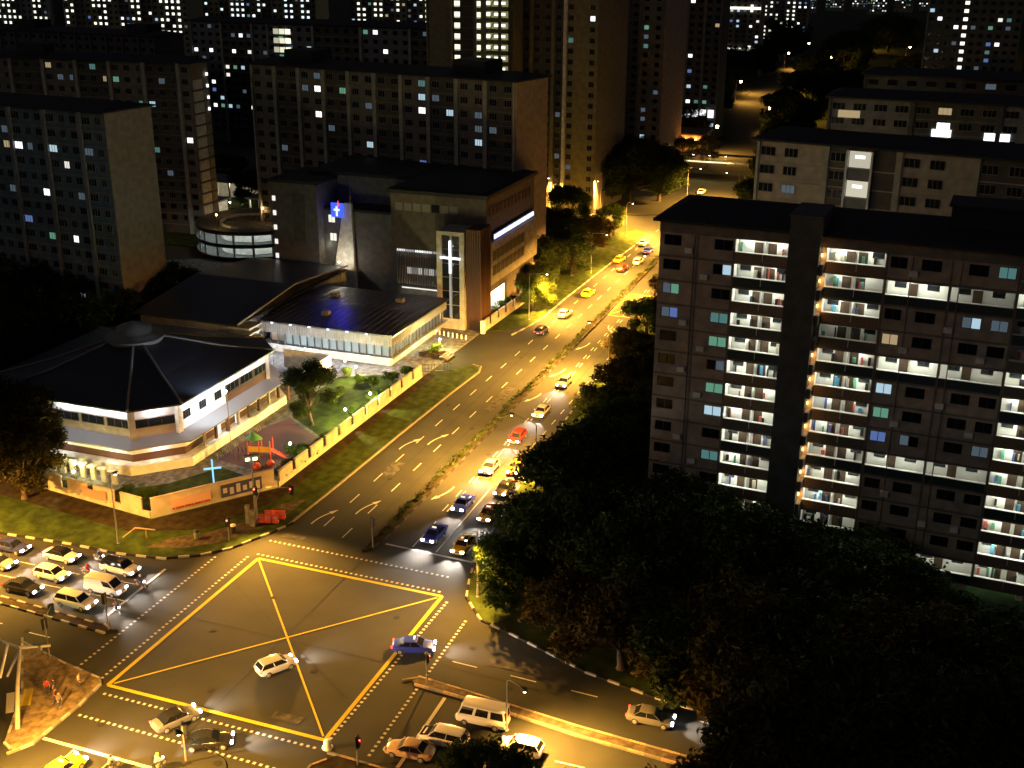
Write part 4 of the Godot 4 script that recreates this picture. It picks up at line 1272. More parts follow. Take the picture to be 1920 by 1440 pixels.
	g.tube([Vector3(-89.6, 0.1, -131.0), Vector3(-89.6, 9.6, -131.0)], 0.06, 6)
	var fl := single("floodlight_mast", g, M.pole, "thin floodlight mast before the white face of the eight-sided hall", "floodlight")
	g = Geo.new()
	g.box(Vector3(-89.75, 9.6, -131.0), Vector3(0.16, 0.34, 0.44))
	part("lamp_lens", g, fl, M.lens_white)
	fl.add_child(spot(Vector3(-90.0, 9.5, -131.1), Vector3(-1, -0.45, -0.35), Color(0.85, 0.93, 1.0), 130.0, 58.0, 0.7, 0.2))

	# glazed hall with the flat dark roof
	var gh := thing("glazed_hall", "low glass-walled hall with flat dark roof beside the cross tower", "hall")
	g = Geo.new()
	g.span(Vector3(-109, 0.1, -195.5), Vector3(-84.6, 1.75, -173.2))
	g.span(Vector3(-108.4, 1.75, -195), Vector3(-85.2, 5.9, -173.9))
	part("wall", g, gh, M.wall_cream)
	g = Geo.new()
	g.span(Vector3(-109.6, 1.75, -196.2), Vector3(-83.4, 2.05, -171.9))
	part("ledge", g, gh, M.wall_grey)
	g = Geo.new()
	g.span(Vector3(-109.4, 6.1, -196), Vector3(-83.0, 6.35, -171.3))
	g.q(Vector3(-109.4, 6.36, -171.3), Vector3(-83.0, 6.36, -171.3), Vector3(-83.0, 6.75, -184), Vector3(-109.4, 6.75, -184))
	g.q(Vector3(-109.4, 6.75, -184), Vector3(-83.0, 6.75, -184), Vector3(-83.0, 6.36, -196), Vector3(-109.4, 6.36, -196))
	part("roof", g, gh, M.roof_metal)
	var seam := Geo.new()
	for e in [[-171.3, 6.36, -184.0, 6.75], [-184.0, 6.75, -196.0, 6.36]]:
		seam.tube([Vector3(0, e[1] + 0.01, e[0]), Vector3(0, e[3] + 0.01, e[2])], 0.05, 4)
	var seam_mesh := mesh_of(seam, M.roof_metal)
	for i in 21: part("roof_seam", seam_mesh, gh, null, Vector3(-108.8 + i * 1.27, 0, 0))
	g = Geo.new()
	for e in [[-100.0, -178.0], [-91.0, -190.0], [-104.0, -189.0]]: g.span(Vector3(e[0], 6.5, e[1] - 0.7), Vector3(e[0] + 1.3, 7.3, e[1] + 0.7))
	part("roof_vent", g, gh, M.frame_grey).set_meta("kind", "stuff")
	g = Geo.new()
	g.span(Vector3(-109.2, 4.2, -172.1), Vector3(-83.6, 6.1, -171.8))
	g.span(Vector3(-83.9, 4.2, -196), Vector3(-83.6, 6.1, -172.1))
	for i in 52: g.box(Vector3(-109 + i * 0.49, 5.15, -171.76), Vector3(0.12, 1.86, 0.08))
	for i in 48: g.box(Vector3(-83.56, 5.15, -172.3 - i * 0.49), Vector3(0.08, 1.86, 0.12))
	part("ribbed_fascia", g, gh, M.wall_grey)
	for i in 17:
		if i < 3: continue
		g = Geo.new()
		g.box(Vector3(-108.3 + i * 1.45, 3.15, -172.6), Vector3(1.25, 2.0, 0.08))
		part("glass_pane", g, gh, glow_once("hallglass%d" % (i % 3), lin(0.62, 0.9, 0.95), [0.34, 0.24, 0.42][i % 3]))
	for i in 15:
		g = Geo.new()
		g.box(Vector3(-84.3, 3.15, -173.4 - i * 1.45), Vector3(0.08, 2.0, 1.25))
		part("glass_pane", g, gh, glow_once("hallside%d" % (i % 3), lin(0.62, 0.85, 0.85), [0.12, 0.09, 0.15][i % 3]))
	for i in 18:
		g = Geo.new()
		var thick := 0.3 if i % 6 == 3 else 0.12
		g.box(Vector3(-109.03 + i * 1.45, 3.1, -172.3), Vector3(thick, 2.2, 0.14))
		part("mullion", g, gh, M.frame_dark)
	for i in 16:
		g = Geo.new()
		g.box(Vector3(-83.95, 3.1, -172.7 - i * 1.45), Vector3(0.14, 2.2, 0.3 if i % 5 == 0 else 0.12))
		part("mullion", g, gh, M.frame_dark)
	for i in 7:
		var x := -106.5 + i * 3.7
		if i < 6:
			g = Geo.new()
			g.box(Vector3(x, 6.2, -171.15), Vector3(0.4, 0.16, 0.16))
			part("fascia_light", g, gh, M.tube_white)
			omni(gh, Vector3(x, 5.85, -170.9), Color(0.9, 0.95, 1.0), 0.55)
		g = Geo.new()
		g.box(Vector3(x, 1.7, -171.6), Vector3(0.45, 0.08, 0.14))
		part("ledge_light", g, gh, M.tube_white)
		omni(gh, Vector3(x, 1.5, -170.6), Color(0.97, 0.97, 1.0), 9.0, 0.15)
	for i in 4:
		omni(gh, Vector3(-82.9, 1.5, -175 - i * 5.0), Color(0.85, 0.93, 1.0), 2.0, 0.15)
		g = Geo.new()
		g.box(Vector3(-83.2, 1.7, -175 - i * 5.0), Vector3(0.14, 0.08, 0.45))
		part("ledge_light", g, gh, M.tube_white)
	# link between the two halls: stepped cream roofs over a lit stair
	var lk := thing("covered_link", "stepped cream link with a lit stair between the two halls", "covered walkway")
	for i in 4:
		g = Geo.new()
		g.span(Vector3(-112.6 + i * 0.7, 5.9 - i * 0.75, -170.6 + i * 0.9), Vector3(-108.2 + i * 0.5, 6.2 - i * 0.75, -166.5 + i * 0.9))
		part("step_roof", g, lk, M.wall_cream)
	g = Geo.new()
	g.span(Vector3(-109.8, 0.1, -171.5), Vector3(-109.5, 5.0, -157))
	part("back_wall", g, lk, M.wall_white)
	g = Geo.new()
	g.span(Vector3(-101.5, 0.1, -166.5), Vector3(-92.5, 3.4, -166.2))
	g.span(Vector3(-92.8, 0.1, -166.2), Vector3(-92.5, 3.4, -157))
	part("white_wall", g, lk, M.wall_white)
	for x in [-106.0, -98.0]:
		g = Geo.new()
		g.box(Vector3(x, 3.6, -167.5), Vector3(0.4, 0.1, 0.2))
		part("wall_light", g, lk, M.tube_white)
		omni(lk, Vector3(x, 3.3, -167.0), Color(0.95, 1.0, 0.92), 2.2)
	g = Geo.new()
	g.box(Vector3(-91.6, 4.4, -158.5), Vector3(0.3, 0.1, 0.3))
	part("wall_light", g, lk, M.tube_white)
	omni(lk, Vector3(-91.4, 4.1, -158.0), Color(1.0, 0.95, 0.82), 3.0)

	# the broad dark roof behind the link
	var rh := thing("long_hall", "broad dark-roofed hall behind the eight-sided hall", "hall")
	g = Geo.new()
	g.span(Vector3(-131, 0.1, -206), Vector3(-111, 6.8, -167))
	part("wall", g, rh, M.wall_grey)
	g = Geo.new()
	var rz := [-166.0, -186.0, -207.0]
	g.q(Vector3(-132, 6.8, -166), Vector3(-110.2, 6.8, -166), Vector3(-110.2, 9.0, -186), Vector3(-132, 9.0, -186))
	g.q(Vector3(-132, 9.0, -186), Vector3(-110.2, 9.0, -186), Vector3(-110.2, 7.4, -207), Vector3(-132, 7.4, -207))
	g.span(Vector3(-132, 6.5, -207), Vector3(-110.2, 6.78, -166))
	part("roof", g, rh, M.roof_metal)
	g = Geo.new()
	g.tube([Vector3(-110.1, 6.95, -166), Vector3(-110.1, 9.1, -186), Vector3(-110.1, 7.5, -207)], 0.2, 5)
	part("verge_ridge", g, rh, M.frame_grey)

	# main block with the cross tower
	var mb := thing("church_building", "tall brown church building with blue sign strip and lit white windows", "church")
	g = Geo.new()
	g.span(Vector3(-98, 13.2, -231), Vector3(-78.2, 24.2, -203))
	g.span(Vector3(-98, 0.1, -231), Vector3(-86, 13.2, -205.2))
	g.span(Vector3(-86, 5.6, -231), Vector3(-78.2, 13.2, -203.6))
	g.span(Vector3(-86, 0.1, -231), Vector3(-78.6, 5.6, -214))
	part("wall", g, mb, M.wall_church)
	g = Geo.new()
	g.span(Vector3(-98.6, 24.2, -231.6), Vector3(-77.6, 24.9, -202.4))
	g.span(Vector3(-97.5, 24.9, -230.5), Vector3(-78.8, 25.2, -203.6))
	part("roof", g, mb, M.roof_dark)
	for i in 7: # faint upper window strips on both sides
		g = Geo.new()
		g.box(Vector3(-96.2 + i * 1.9, 21.6, -202.95), Vector3(1.6, 1.5, 0.12))
		part("window", g, mb, M.frame_grey if i != 4 else M.dark_pane)
	for i in 12:
		g = Geo.new()
		g.box(Vector3(-78.12, 21.4, -205.0 - i * 2.1), Vector3(0.14, 1.7, 1.1))
		part("window", g, mb, M.brown_fin)
	# front: louvred wall with two bright bands
	g = Geo.new()
	for i in 33: g.box(Vector3(-97.8 + i * 0.36, 9.4, -204.7), Vector3(0.08, 7.4, 0.16))
	part("louvre_screen", g, mb, M.frame_grey)
	for i in 6:
		g = Geo.new()
		g.box(Vector3(-97.1 + i * 1.95, 12.7, -205.1), Vector3(1.8, 1.0, 0.1))
		part("lit_window", g, mb, glow_once("churchband%d" % (i % 3), lin(0.95, 0.97, 1.0), [1.1, 0.5, 1.6][i % 3]))
	for i in 8:
		g = Geo.new()
		g.box(Vector3(-95.4 + i * 1.2, 8.4, -205.1), Vector3(0.95, 1.3, 0.1))
		part("lit_window", g, mb, glow_once("churchband_low%d" % (i % 4), lin(0.95, 0.93, 0.82), [0.55, 0.2, 0.6, 0.35][i % 4]))
	g = Geo.new()
	g.box(Vector3(-91.5, 5.0, -204.5), Vector3(10.5, 0.22, 0.2))
	part("lit_strip", g, mb, glow_once("churchstrip", lin(1, 0.97, 0.85), 0.9))
	for i in 4:
		omni(mb, Vector3(-96 + i * 3.2, 4.6, -203.6), Color(1.0, 0.97, 0.85), 1.3)
	for i in 3:
		omni(mb, Vector3(-96 + i * 4.0, 13.0, -204.2), Color(1.0, 0.98, 0.95), 0.8)
	# road side: grey panel with two rows of dark windows, sign strip, lit porch
	g = Geo.new()
	g.span(Vector3(-78.2, 7.4, -230.8), Vector3(-77.4, 15.6, -203.5))
	part("side_panel", g, mb, M.wall_cream)
	for r in 2:
		for i in 8:
			g = Geo.new()
			g.box(Vector3(-77.36, 13.0 - r * 2.9, -205.4 - i * 2.3), Vector3(0.1, 1.9, 1.9))
			part("window", g, mb, M.frame_dark)
			g = Geo.new()
			g.box(Vector3(-77.33, 13.0 - r * 2.9, -205.4 - i * 2.3), Vector3(0.14, 1.95, 0.09))
			part("window_bar", g, mb, M.brown_fin)
	var sg := thing("lit_sign", "long white and blue glowing sign strip on the church's road side", "sign")
	g = Geo.new()
	g.box(Vector3(-77.95, 16.5, -217.3), Vector3(0.5, 1.3, 23.4))
	part("backing", g, sg, M.wall_dark)
	for i in 24: # letters too blurred to read: a close row of upright glowing bars
		g = Geo.new()
		g.box(Vector3(-77.6, 16.5, -206.2 - i * 0.965), Vector3(0.16, 0.85, 0.82))
		part("sign_glow", g, sg, glow_once("sign%d" % (i % 3), lin(0.62, 0.66, 1.0), [1.9, 1.5, 2.3][i % 3]))
	for i in 5: omni(sg, Vector3(-77.0, 16.3, -207 - i * 4.8), Color(0.45, 0.5, 1.0), 0.45, 0.2)
	g = Geo.new() # porch wall seen bright through the open ground storey
	g.span(Vector3(-86, 0.15, -213.9), Vector3(-78.4, 5.5, -213.6))
	g.span(Vector3(-86.2, 0.15, -213.6), Vector3(-86.0, 5.5, -203.6))
	g.span(Vector3(-86, 5.45, -213.6), Vector3(-78.3, 5.59, -203.6))
	part("porch_wall", g, mb, M.wall_white)
	for e in [[-80.5, -206.0], [-80.5, -211.0], [-83.5, -208.5]]:
		g = Geo.new()
		g.box(Vector3(e[0], 5.38, e[1]), Vector3(0.45, 0.08, 0.45))
		part("porch_light", g, mb, M.lens_white)
		omni(mb, Vector3(e[0], 5.2, e[1]), Color(1.0, 0.98, 0.85), 42.0, 0.2)
	# left wing: grey blocks
	var lw := thing("church_wing", "plain grey wing left of the spire with a column of small lit windows", "church")
	g = Geo.new()
	g.span(Vector3(-127, 0.1, -222), Vector3(-116.4, 23.6, -207))
	g.span(Vector3(-116.4, 0.1, -224), Vector3(-98.1, 18.2, -209.5))
	g.span(Vector3(-122, 23.4, -241), Vector3(-98.1, 24.3, -215.5))
	g.span(Vector3(-121.6, 0.1, -240.6), Vector3(-98.1, 23.4, -216.0))
	part("wall", g, lw, M.wall_wing)
	g = Geo.new()
	g.span(Vector3(-127.4, 23.6, -222.4), Vector3(-116.0, 24.2, -206.6))
	g.span(Vector3(-116.0, 18.2, -215.9), Vector3(-98.1, 18.7, -209.2))
	g.span(Vector3(-122.6, 24.31, -241.6), Vector3(-98.65, 25.0, -215.0))
	part("roof", g, lw, M.roof_dark)
	g = Geo.new()
	g.span(Vector3(-122, 11.8, -206.96), Vector3(-119.2, 21.5, -206.8))
	part("recess", g, lw, M.wall_dark)
	for i in 5:
		g = Geo.new()
		g.box(Vector3(-126.3, 20.2 - i * 3.0, -206.95), Vector3(0.7, 1.0, 0.12))
		part("window", g, lw, M.panes[1])
	for e in [[-114.9, 16.4], [-114.7, 12.6]]:
		for s in 2:
			g = Geo.new()
			g.box(Vector3(e[0] + s * 0.75, e[1], -209.45), Vector3(0.62, 1.5, 0.12))
			part("window", g, lw, glow_once("wingwin", lin(1, 0.97, 0.85), 1.0))
	omni(lw, Vector3(-115.2, 11.0, -208.6), Color(1.0, 0.97, 0.8), 1.2)
	# spire with the blue emblem panel
	var sp := thing("church_spire", "tapering pale spire with a thin mast between the wing and the church", "spire")
	g = Geo.new()
	var zf := -208.6
	g.q(Vector3(-113.8, 6.8, zf), Vector3(-109.3, 6.8, zf), Vector3(-109.6, 20.0, zf), Vector3(-111.2, 20.0, zf))
	g.q(Vector3(-109.3, 6.8, zf), Vector3(-109.3, 6.8, zf - 0.8), Vector3(-109.6, 20.0, zf - 0.8), Vector3(-109.6, 20.0, zf))
	g.q(Vector3(-113.8, 6.8, zf - 0.8), Vector3(-113.8, 6.8, zf), Vector3(-111.2, 20.0, zf), Vector3(-111.2, 20.0, zf - 0.8))
	g.q(Vector3(-109.3, 6.8, zf - 0.8), Vector3(-113.8, 6.8, zf - 0.8), Vector3(-111.2, 20.0, zf - 0.8), Vector3(-109.6, 20.0, zf - 0.8))
	g.span(Vector3(-113.9, 0.1, zf - 0.8), Vector3(-109.2, 6.8, zf))
	part("shaft", g, sp, M.wall_white)
	g = Geo.new()
	g.tube([Vector3(-109.9, 19.8, zf - 0.4), Vector3(-109.9, 24.6, zf - 0.4)], [0.14, 0.05], 6)
	part("mast", g, sp, M.wall_grey)
	omni(sp, Vector3(-111, 8.6, zf + 3.4), Color(1.0, 0.95, 0.82), 12.0)
	g = Geo.new()
	g.box(Vector3(-111, 8.6, zf + 3.4), Vector3(0.3, 0.2, 0.3))
	part("uplight", g, sp, M.lens_white)
	var em := thing("emblem_sign", "glowing blue square panel with white shape and small red flame on the spire", "sign")
	g = Geo.new()
	g.box(Vector3(-112.6, 18.5, zf + 0.25), Vector3(2.6, 2.9, 0.3))
	part("panel", g, em, M.sign_blue)
	g = Geo.new()
	g.box(Vector3(-112.6, 18.3, zf + 0.44), Vector3(0.4, 2.0, 0.08))
	g.box(Vector3(-112.6, 18.6, zf + 0.445), Vector3(1.3, 0.4, 0.08))
	part("white_shape", g, em, glow_once("emblem", lin(0.6, 0.75, 1.0), 1.6))
	g = Geo.new()
	g.lathe([Vector2(0.04, -0.1), Vector2(0.22, 0.25), Vector2(0.14, 0.7), Vector2(0.01, 1.2)], 8, Vector3(-112.2, 19.4, zf + 0.5))
	part("red_flame", g, em, glow_once("flame", lin(1.0, 0.08, 0.06), 1.5))
	omni(em, Vector3(-112.6, 18.5, zf + 1.4), Color(0.2, 0.24, 1.0), 1.6, 0.6)
	em.add_child(spot(Vector3(-112.4, 18.2, zf + 0.6), Vector3(0.42, -0.34, 1), Color(0.12, 0.1, 1.0), 55.0, 11.0, 1.0, 0.4))
	# cross tower
	var ct := thing("cross_tower", "cream framed tower carrying a glowing white cross beside the church", "tower")
	g = Geo.new()
	g.span(Vector3(-85.6, 0.1, -203.4), Vector3(-80.3, 19.0, -197.0))
	g.span(Vector3(-85.7, 18.3, -197.0), Vector3(-80.2, 19.0, -196.6))
	g.span(Vector3(-85.7, 0.1, -197.0), Vector3(-80.2, 2.2, -196.6))
	for x in [-85.35, -80.75]: g.span(Vector3(x - 0.4, 2.2, -197.0), Vector3(x + 0.55, 18.3, -196.6))
	part("frame", g, ct, M.wall_cream)
	for s in 2:
		for k in 6:
			g = Geo.new()
			g.box(Vector3(-83.95 + s * 1.95, 3.5 + k * 2.68, -196.92), Vector3(1.5, 2.56, 0.1))
			part("glass_pane", g, ct, M.dark_pane)
	g = Geo.new()
	g.span(Vector3(-80.3, 0.1, -203.6), Vector3(-77.6, 19.4, -198.0))
	for i in 8:
		g.box(Vector3(-79.95 + i * 0.36, 9.75, -197.9), Vector3(0.14, 19.3, 0.4))
		g.box(Vector3(-77.5, 9.75, -198.2 - i * 0.7), Vector3(0.3, 19.3, 0.2))
	part("brown_fins", g, ct, M.brown_fin)
	var cr := thing("lit_cross", "tall glowing white cross on the front of the cross tower", "cross")
	g = Geo.new()
	g.box(Vector3(-82.98, 14.2, -196.5), Vector3(0.34, 6.2, 0.2))
	g.box(Vector3(-82.95, 14.0, -196.52), Vector3(4.0, 0.34, 0.2))
	part("bright_arms", g, cr, M.neon_white)
	g = Geo.new()
	g.box(Vector3(-82.98, 6.8, -196.5), Vector3(0.3, 8.6, 0.18))
	part("dim_shaft", g, cr, glow_once("crossdim", lin(1, 0.94, 0.88), 0.35))
	for e in [[-82.98, 16.0], [-82.98, 12.5], [-84.8, 14.0], [-81.0, 14.0]]:
		omni(cr, Vector3(e[0], e[1], -195.9), Color(1, 0.98, 0.97), 0.5, 0.2)
	g = Geo.new()
	g.box(Vector3(-84.9, 4.0, -196.4), Vector3(0.3, 0.1, 0.2))
	part("wall_light", g, ct, M.tube_white)
	omni(ct, Vector3(-84.9, 3.7, -195.9), Color(1, 0.98, 0.92), 2.6)
	# neon cross on the lawn
	var nc := thing("neon_cross", "free-standing pale blue neon cross on the lawn behind the boundary wall", "cross", Vector3(-85.7, 0.16, -120.6), 0.62)
	g = Geo.new()
	g.box(Vector3(0, 2.05, 0), Vector3(0.22, 4.0, 0.16))
	part("upright", g, nc, M.neon_blue)
	g = Geo.new()
	g.box(Vector3(0, 2.75, 0.005), Vector3(2.3, 0.22, 0.16))
	part("crossbar", g, nc, M.neon_blue)
	g = Geo.new()
	g.box(Vector3(0, 0.05, 0), Vector3(0.8, 0.16, 0.5))
	part("foot", g, nc, M.concrete)
	omni(nc, Vector3(0, 2.4, 0.7), Color(0.5, 0.8, 1.0), 1.2, 0.3)
	omni(nc, Vector3(0, 1.2, -0.6), Color(0.5, 0.8, 1.0), 0.8, 0.3)
	boundary_walls()
	playground()

func wall_run(a: Vector2, b: Vector2, h: float, panel: float, gap: float, label: String, first := 0.3) -> void:
	var d := b - a
	var len := d.length()
	var t := thing("boundary_wall", label, "wall", Vector3(a.x, 0.12, a.y), -atan2(d.y, d.x))
	var g := Geo.new()
	g.span(Vector3(0, 0, -0.14), Vector3(len, h * 0.36, 0.14))
	part("base", g, t, M.wall_cream)
	var x := first
	while x < len - 0.8:
		var w := minf(panel, len - x - 0.1)
		g = Geo.new()
		g.span(Vector3(x, h * 0.36, -0.11), Vector3(x + w, h, 0.11))
		g.span(Vector3(x - 0.05, h, -0.16), Vector3(x + w + 0.05, h + 0.08, 0.16))
		part("panel", g, t, M.wall_pink)
		g = Geo.new()
		for k in int(gap / 0.16): g.box(Vector3(x + w + 0.1 + k * 0.16, h * 0.6, 0), Vector3(0.03, h * 0.48, 0.03))
		if x + w + gap < len: part("railing", g, t, M.dark_metal)
		x += w + gap

func boundary_walls() -> void:
	wall_run(Vector2(-107.2, -112.5), Vector2(-88.1, -110.0), 2.5, 3.6, 1.1, "cream church wall with gaps facing the left arm queue")
	wall_run(Vector2(-88.0, -110.0), Vector2(-77.8, -123.6), 2.7, 16.5, 0.3, "solid cream church wall with banners at the corner", 0.1)
	wall_run(Vector2(-77.7, -123.7), Vector2(-77.3, -170.0), 2.2, 3.4, 0.9, "long cream church wall along the main road verge")
	wall_run(Vector2(-76.5, -196.5), Vector2(-75.8, -219.0), 2.2, 3.0, 1.0, "cream wall beyond the driveway below the lit porch")
	# banners on the corner wall
	var d := Vector2(10.2, -13.6).normalized()
	var turn := -atan2(d.y, d.x)
	var out := Vector2(-d.y, d.x)
	for e in [[2.6, 5.2, 1.5, "pale pink banner with dark red lettering band on the corner wall", 0], [9.2, 5.6, 1.8, "dark blue banner with pale pictures on the corner wall", 1]]:
		var p: Vector2 = Vector2(-88.0, -110.0) + d * e[0] + out * 0.2
		var t := thing("banner", e[3], "banner", Vector3(p.x, 0.6, p.y), turn)
		var g := Geo.new()
		g.span(Vector3(0, 0, -0.02), Vector3(e[1], e[2], 0.02))
		part("sheet", g, t, mat(lin(0.5, 0.3, 0.22), 0.9) if e[4] == 0 else mat(lin(0.03, 0.03, 0.09), 0.7))
		for i in 12:
			g = Geo.new()
			if e[4] == 0:
				g.box(Vector3(0.25 + i * 0.42, 0.2, 0.03), Vector3(0.3 + 0.08 * (i % 3), 0.26, 0.02))
			else:
				if i > 5: continue
				g.box(Vector3(0.55 + i * 0.9, 0.95 - 0.2 * (i % 2), 0.03), Vector3(0.55, 0.7 + 0.25 * (i % 3), 0.02))
			part("print_patch", g, t, mat(lin(0.3, 0.03, 0.03), 0.8) if e[4] == 0 else mat(lin(0.35, 0.33, 0.4), 0.8))
	# a pinkish banner on the first wall
	var t2 := thing("banner", "sagging pink cloth banner on the wall facing the left queue", "banner", Vector3(-99.4, 0.5, -111.2), -atan2(2.4, 19.0))
	var g2 := Geo.new()
	for i in 6:
		var y0 := -0.2 * sin(PI * i / 6.0); var y1 := -0.2 * sin(PI * (i + 1) / 6.0)
		g2.q(Vector3(i * 0.7, 0.5 + y0, 0.1), Vector3(i * 0.7 + 0.7, 0.5 + y1, 0.1), Vector3(i * 0.7 + 0.7, 1.8 + y1, 0.1), Vector3(i * 0.7, 1.8 + y0, 0.1))
		g2.q(Vector3(i * 0.7 + 0.7, 0.5 + y1, 0.07), Vector3(i * 0.7, 0.5 + y0, 0.07), Vector3(i * 0.7, 1.8 + y0, 0.07), Vector3(i * 0.7 + 0.7, 1.8 + y1, 0.07))
	part("cloth", g2, t2, mat(lin(0.4, 0.17, 0.14), 0.9))
	# row of white capped posts
	var post: Node3D
	for i in 8:
		if i == 0:
			post = thing("capped_post", "white capped cream post, %s from the left in the row by the hall" % ORD[i].replace("topmost", "first"), "post", Vector3(-111.3, 0.14, -117.6), 0.0, "white capped posts before the eight-sided hall")
			post.set_meta("stem", "capped_post")
			var g := Geo.new()
			g.box(Vector3(0, 1.0, 0), Vector3(0.75, 2.0, 0.4))
			part("shaft", g, post, M.wall_cream)
			g = Geo.new()
			g.box(Vector3(0, 2.09, 0), Vector3(1.15, 0.18, 0.7))
			part("cap", g, post, M.wall_white)
		else:
			copy_of(post, "white capped cream post, %s from the left in the row by the hall" % ORD[i], Vector3(-111.3 + 1.8 * i, 0.14, -117.6 + 0.12 * i), 0.0)
	# garden lamps
	for e in [[-79.2, -146.2, "small white garden lamp on the long church wall by the lawn"], [-80.4, -131.8, "small white garden lamp beside the playground"], [-79.2, -182.4, "small lamp among the bright bushes at the planter steps"], [-78.7, -153.6, "small garden lamp beside the green lawn's far edge"], [-104.1, -115.6, "small garden lamp left of the corner banner wall"], [-102.4, -113.4, "small low lamp at the gap of the church wall"], [-86.5, -164.0, "small garden lamp at the lawn before the glazed hall"]]:
		var t := thing("garden_lamp", e[2], "garden lamp", Vector3(e[0], 0.15, e[1]), 0.0, "garden lamps of the church")
		var g := Geo.new()
		g.tube([Vector3(0, 0, 0), Vector3(0, 2.5, 0)], 0.05, 6)
		part("pole", g, t, M.dark_metal)
		g = Geo.new()
		g.lathe([Vector2(0.05, 2.45), Vector2(0.18, 2.6), Vector2(0.18, 2.75), Vector2(0.03, 2.88)], 10)
		part("globe", g, t, M.lens_white)
		omni(t, Vector3(0, 2.66, 0), Color(1.0, 0.95, 0.6), 26.0 if e[1] > -140 else 150.0, 0.1)
	for x in [-104.0, -97.0, -90.0]:
		var t := thing("forecourt_lamp", "white forecourt lamp before the glazed hall's %s" % {-104.0: "left end", -97.0: "middle", -90.0: "right half"}[x], "lamp", Vector3(x, 0.15, -166.8), 0.0, "forecourt lamps of the glazed hall")
		var g := Geo.new()
		g.tube([Vector3.ZERO, Vector3(0, 2.2, 0)], 0.05, 6)
		part("pole", g, t, M.dark_metal)
		g = Geo.new()
		g.lathe([Vector2(0.05, 2.2), Vector2(0.16, 2.25), Vector2(0.16, 2.4), Vector2(0.03, 2.46)], 10)
		part("lamp_lens", g, t, M.lens_white)
		omni(t, Vector3(0, 2.33, 0), Color(0.98, 0.97, 1.0), 22.0, 0.1)
	# planter steps by the driveway
	var ps := thing("planter_steps", "brown planter with steps beside the church driveway", "planter", Vector3(-79.6, 0.15, -181.0))
	var g := Geo.new()
	g.span(Vector3(-2.6, 0, -1.2), Vector3(1.6, 0.7, 1.2))
	part("bed", g, ps, M.paving)
	for k in 3:
		g = Geo.new()
		g.span(Vector3(1.6 + k * 0.5, 0, -1.6), Vector3(2.1 + k * 0.5, 0.55 - 0.17 * k, 1.8))
		part("step", g, ps, M.concrete)
	# driveway gate
	var gt := thing("driveway_gate", "low brown sliding gate at the church driveway", "gate", Vector3(-78.0, 0.13, -172.5), 0.5)
	for i in 9:
		g = Geo.new()
		g.box(Vector3(0.25 + i * 0.55, 0.7, 0), Vector3(0.08, 1.3, 0.06))
		part("bar", g, gt, M.dark_metal)
	g = Geo.new()
	g.box(Vector3(2.5, 1.35, 0), Vector3(5.0, 0.08, 0.07))
	g.box(Vector3(2.5, 0.1, 0), Vector3(5.0, 0.08, 0.07))
	part("rail", g, gt, M.dark_metal)

func playground() -> void:
	var t := thing("play_frame", "red and yellow climbing frame with a slide on the playground", "play frame", Vector3(-85.0, 0.16, -131.0), 0.3)
	var g := Geo.new()
	for x in [-1.4, 0.2, 1.8]:
		for z in [-0.8, 0.8]: g.tube([Vector3(x, 0, z), Vector3(x, 3.0, z)], 0.06, 6)
	part("post", g, t, M.red_plastic)
	g = Geo.new()
	g.span(Vector3(-1.4, 1.2, -0.8), Vector3(1.8, 1.3, 0.8))
	part("deck", g, t, M.frame_grey)
	for x in [-0.6, 1.0]:
		g = Geo.new()
		g.box(Vector3(x, 1.75, 0.82), Vector3(1.4, 0.8, 0.06))
		part("panel", g, t, M.yellow_plastic)
	g = Geo.new()
	g.q(Vector3(1.8, 1.25, 0.4), Vector3(3.6, 0.25, 0.4), Vector3(3.6, 0.25, -0.4), Vector3(1.8, 1.25, -0.4))
	g.tube([Vector3(1.8, 1.4, 0.42), Vector3(3.6, 0.4, 0.42), Vector3(4.0, 0.35, 0.42)], 0.07, 6)
	g.tube([Vector3(1.8, 1.4, -0.42), Vector3(3.6, 0.4, -0.42), Vector3(4.0, 0.35, -0.42)], 0.07, 6)
	part("slide", g, t, M.red_plastic)
	g = Geo.new()
	for i in 3:
		var p := []
		for k in 9: p.append(Vector3(-2.2 - i * 0.5, sin(PI * k / 8.0) * 1.7, cos(PI * k / 8.0) * 1.0))
		g.tube(p, 0.05, 5)
	part("climbing_hoop", g, t, M.brown_fin)
	g = Geo.new()
	g.lathe([Vector2(1.3, 3.0), Vector2(0.9, 3.4), Vector2(0.05, 4.0)], 4, Vector3(-0.6, 0, 0))
	part("tower_roof", g, t, mat(lin(0.1, 0.3, 0.08), 0.6))
	for e in [[-82.2, -129.3, 0.55, "round red play ball seat near the slide"], [-83.4, -127.6, 0.6, "round dark red play ball seat nearest the corner wall"]]:
		g = Geo.new()
		g.lathe([Vector2(0.05, 0), Vector2(e[2] * 0.8, 0.12), Vector2(e[2], e[2] * 0.8), Vector2(e[2] * 0.7, e[2] * 1.4), Vector2(0.05, e[2] * 1.6)], 12)
		single("ball_seat", g, M.red_plastic, e[3], "play seat", Vector3(e[0], 0.16, e[1]))
	# rows of bicycles' worth of low racks along the hall
	for i in 7:
		var r := thing("bicycle_rack", "low tubular rack, %s from the front in the row along the hall" % ORD[i].replace("topmost", "first"), "rack", Vector3(-90.7, 0.16, -127.5 - i * 2.1), 0.0, "low racks along the eight-sided hall")
		g = Geo.new()
		for k in 3:
			var p := []
			for j in 7: p.append(Vector3(cos(PI * j / 6.0) * 0.35, sin(PI * j / 6.0) * 0.75, k * 0.45))
			g.tube(p, 0.035, 5)
		part("hoop", g, r, M.steel)

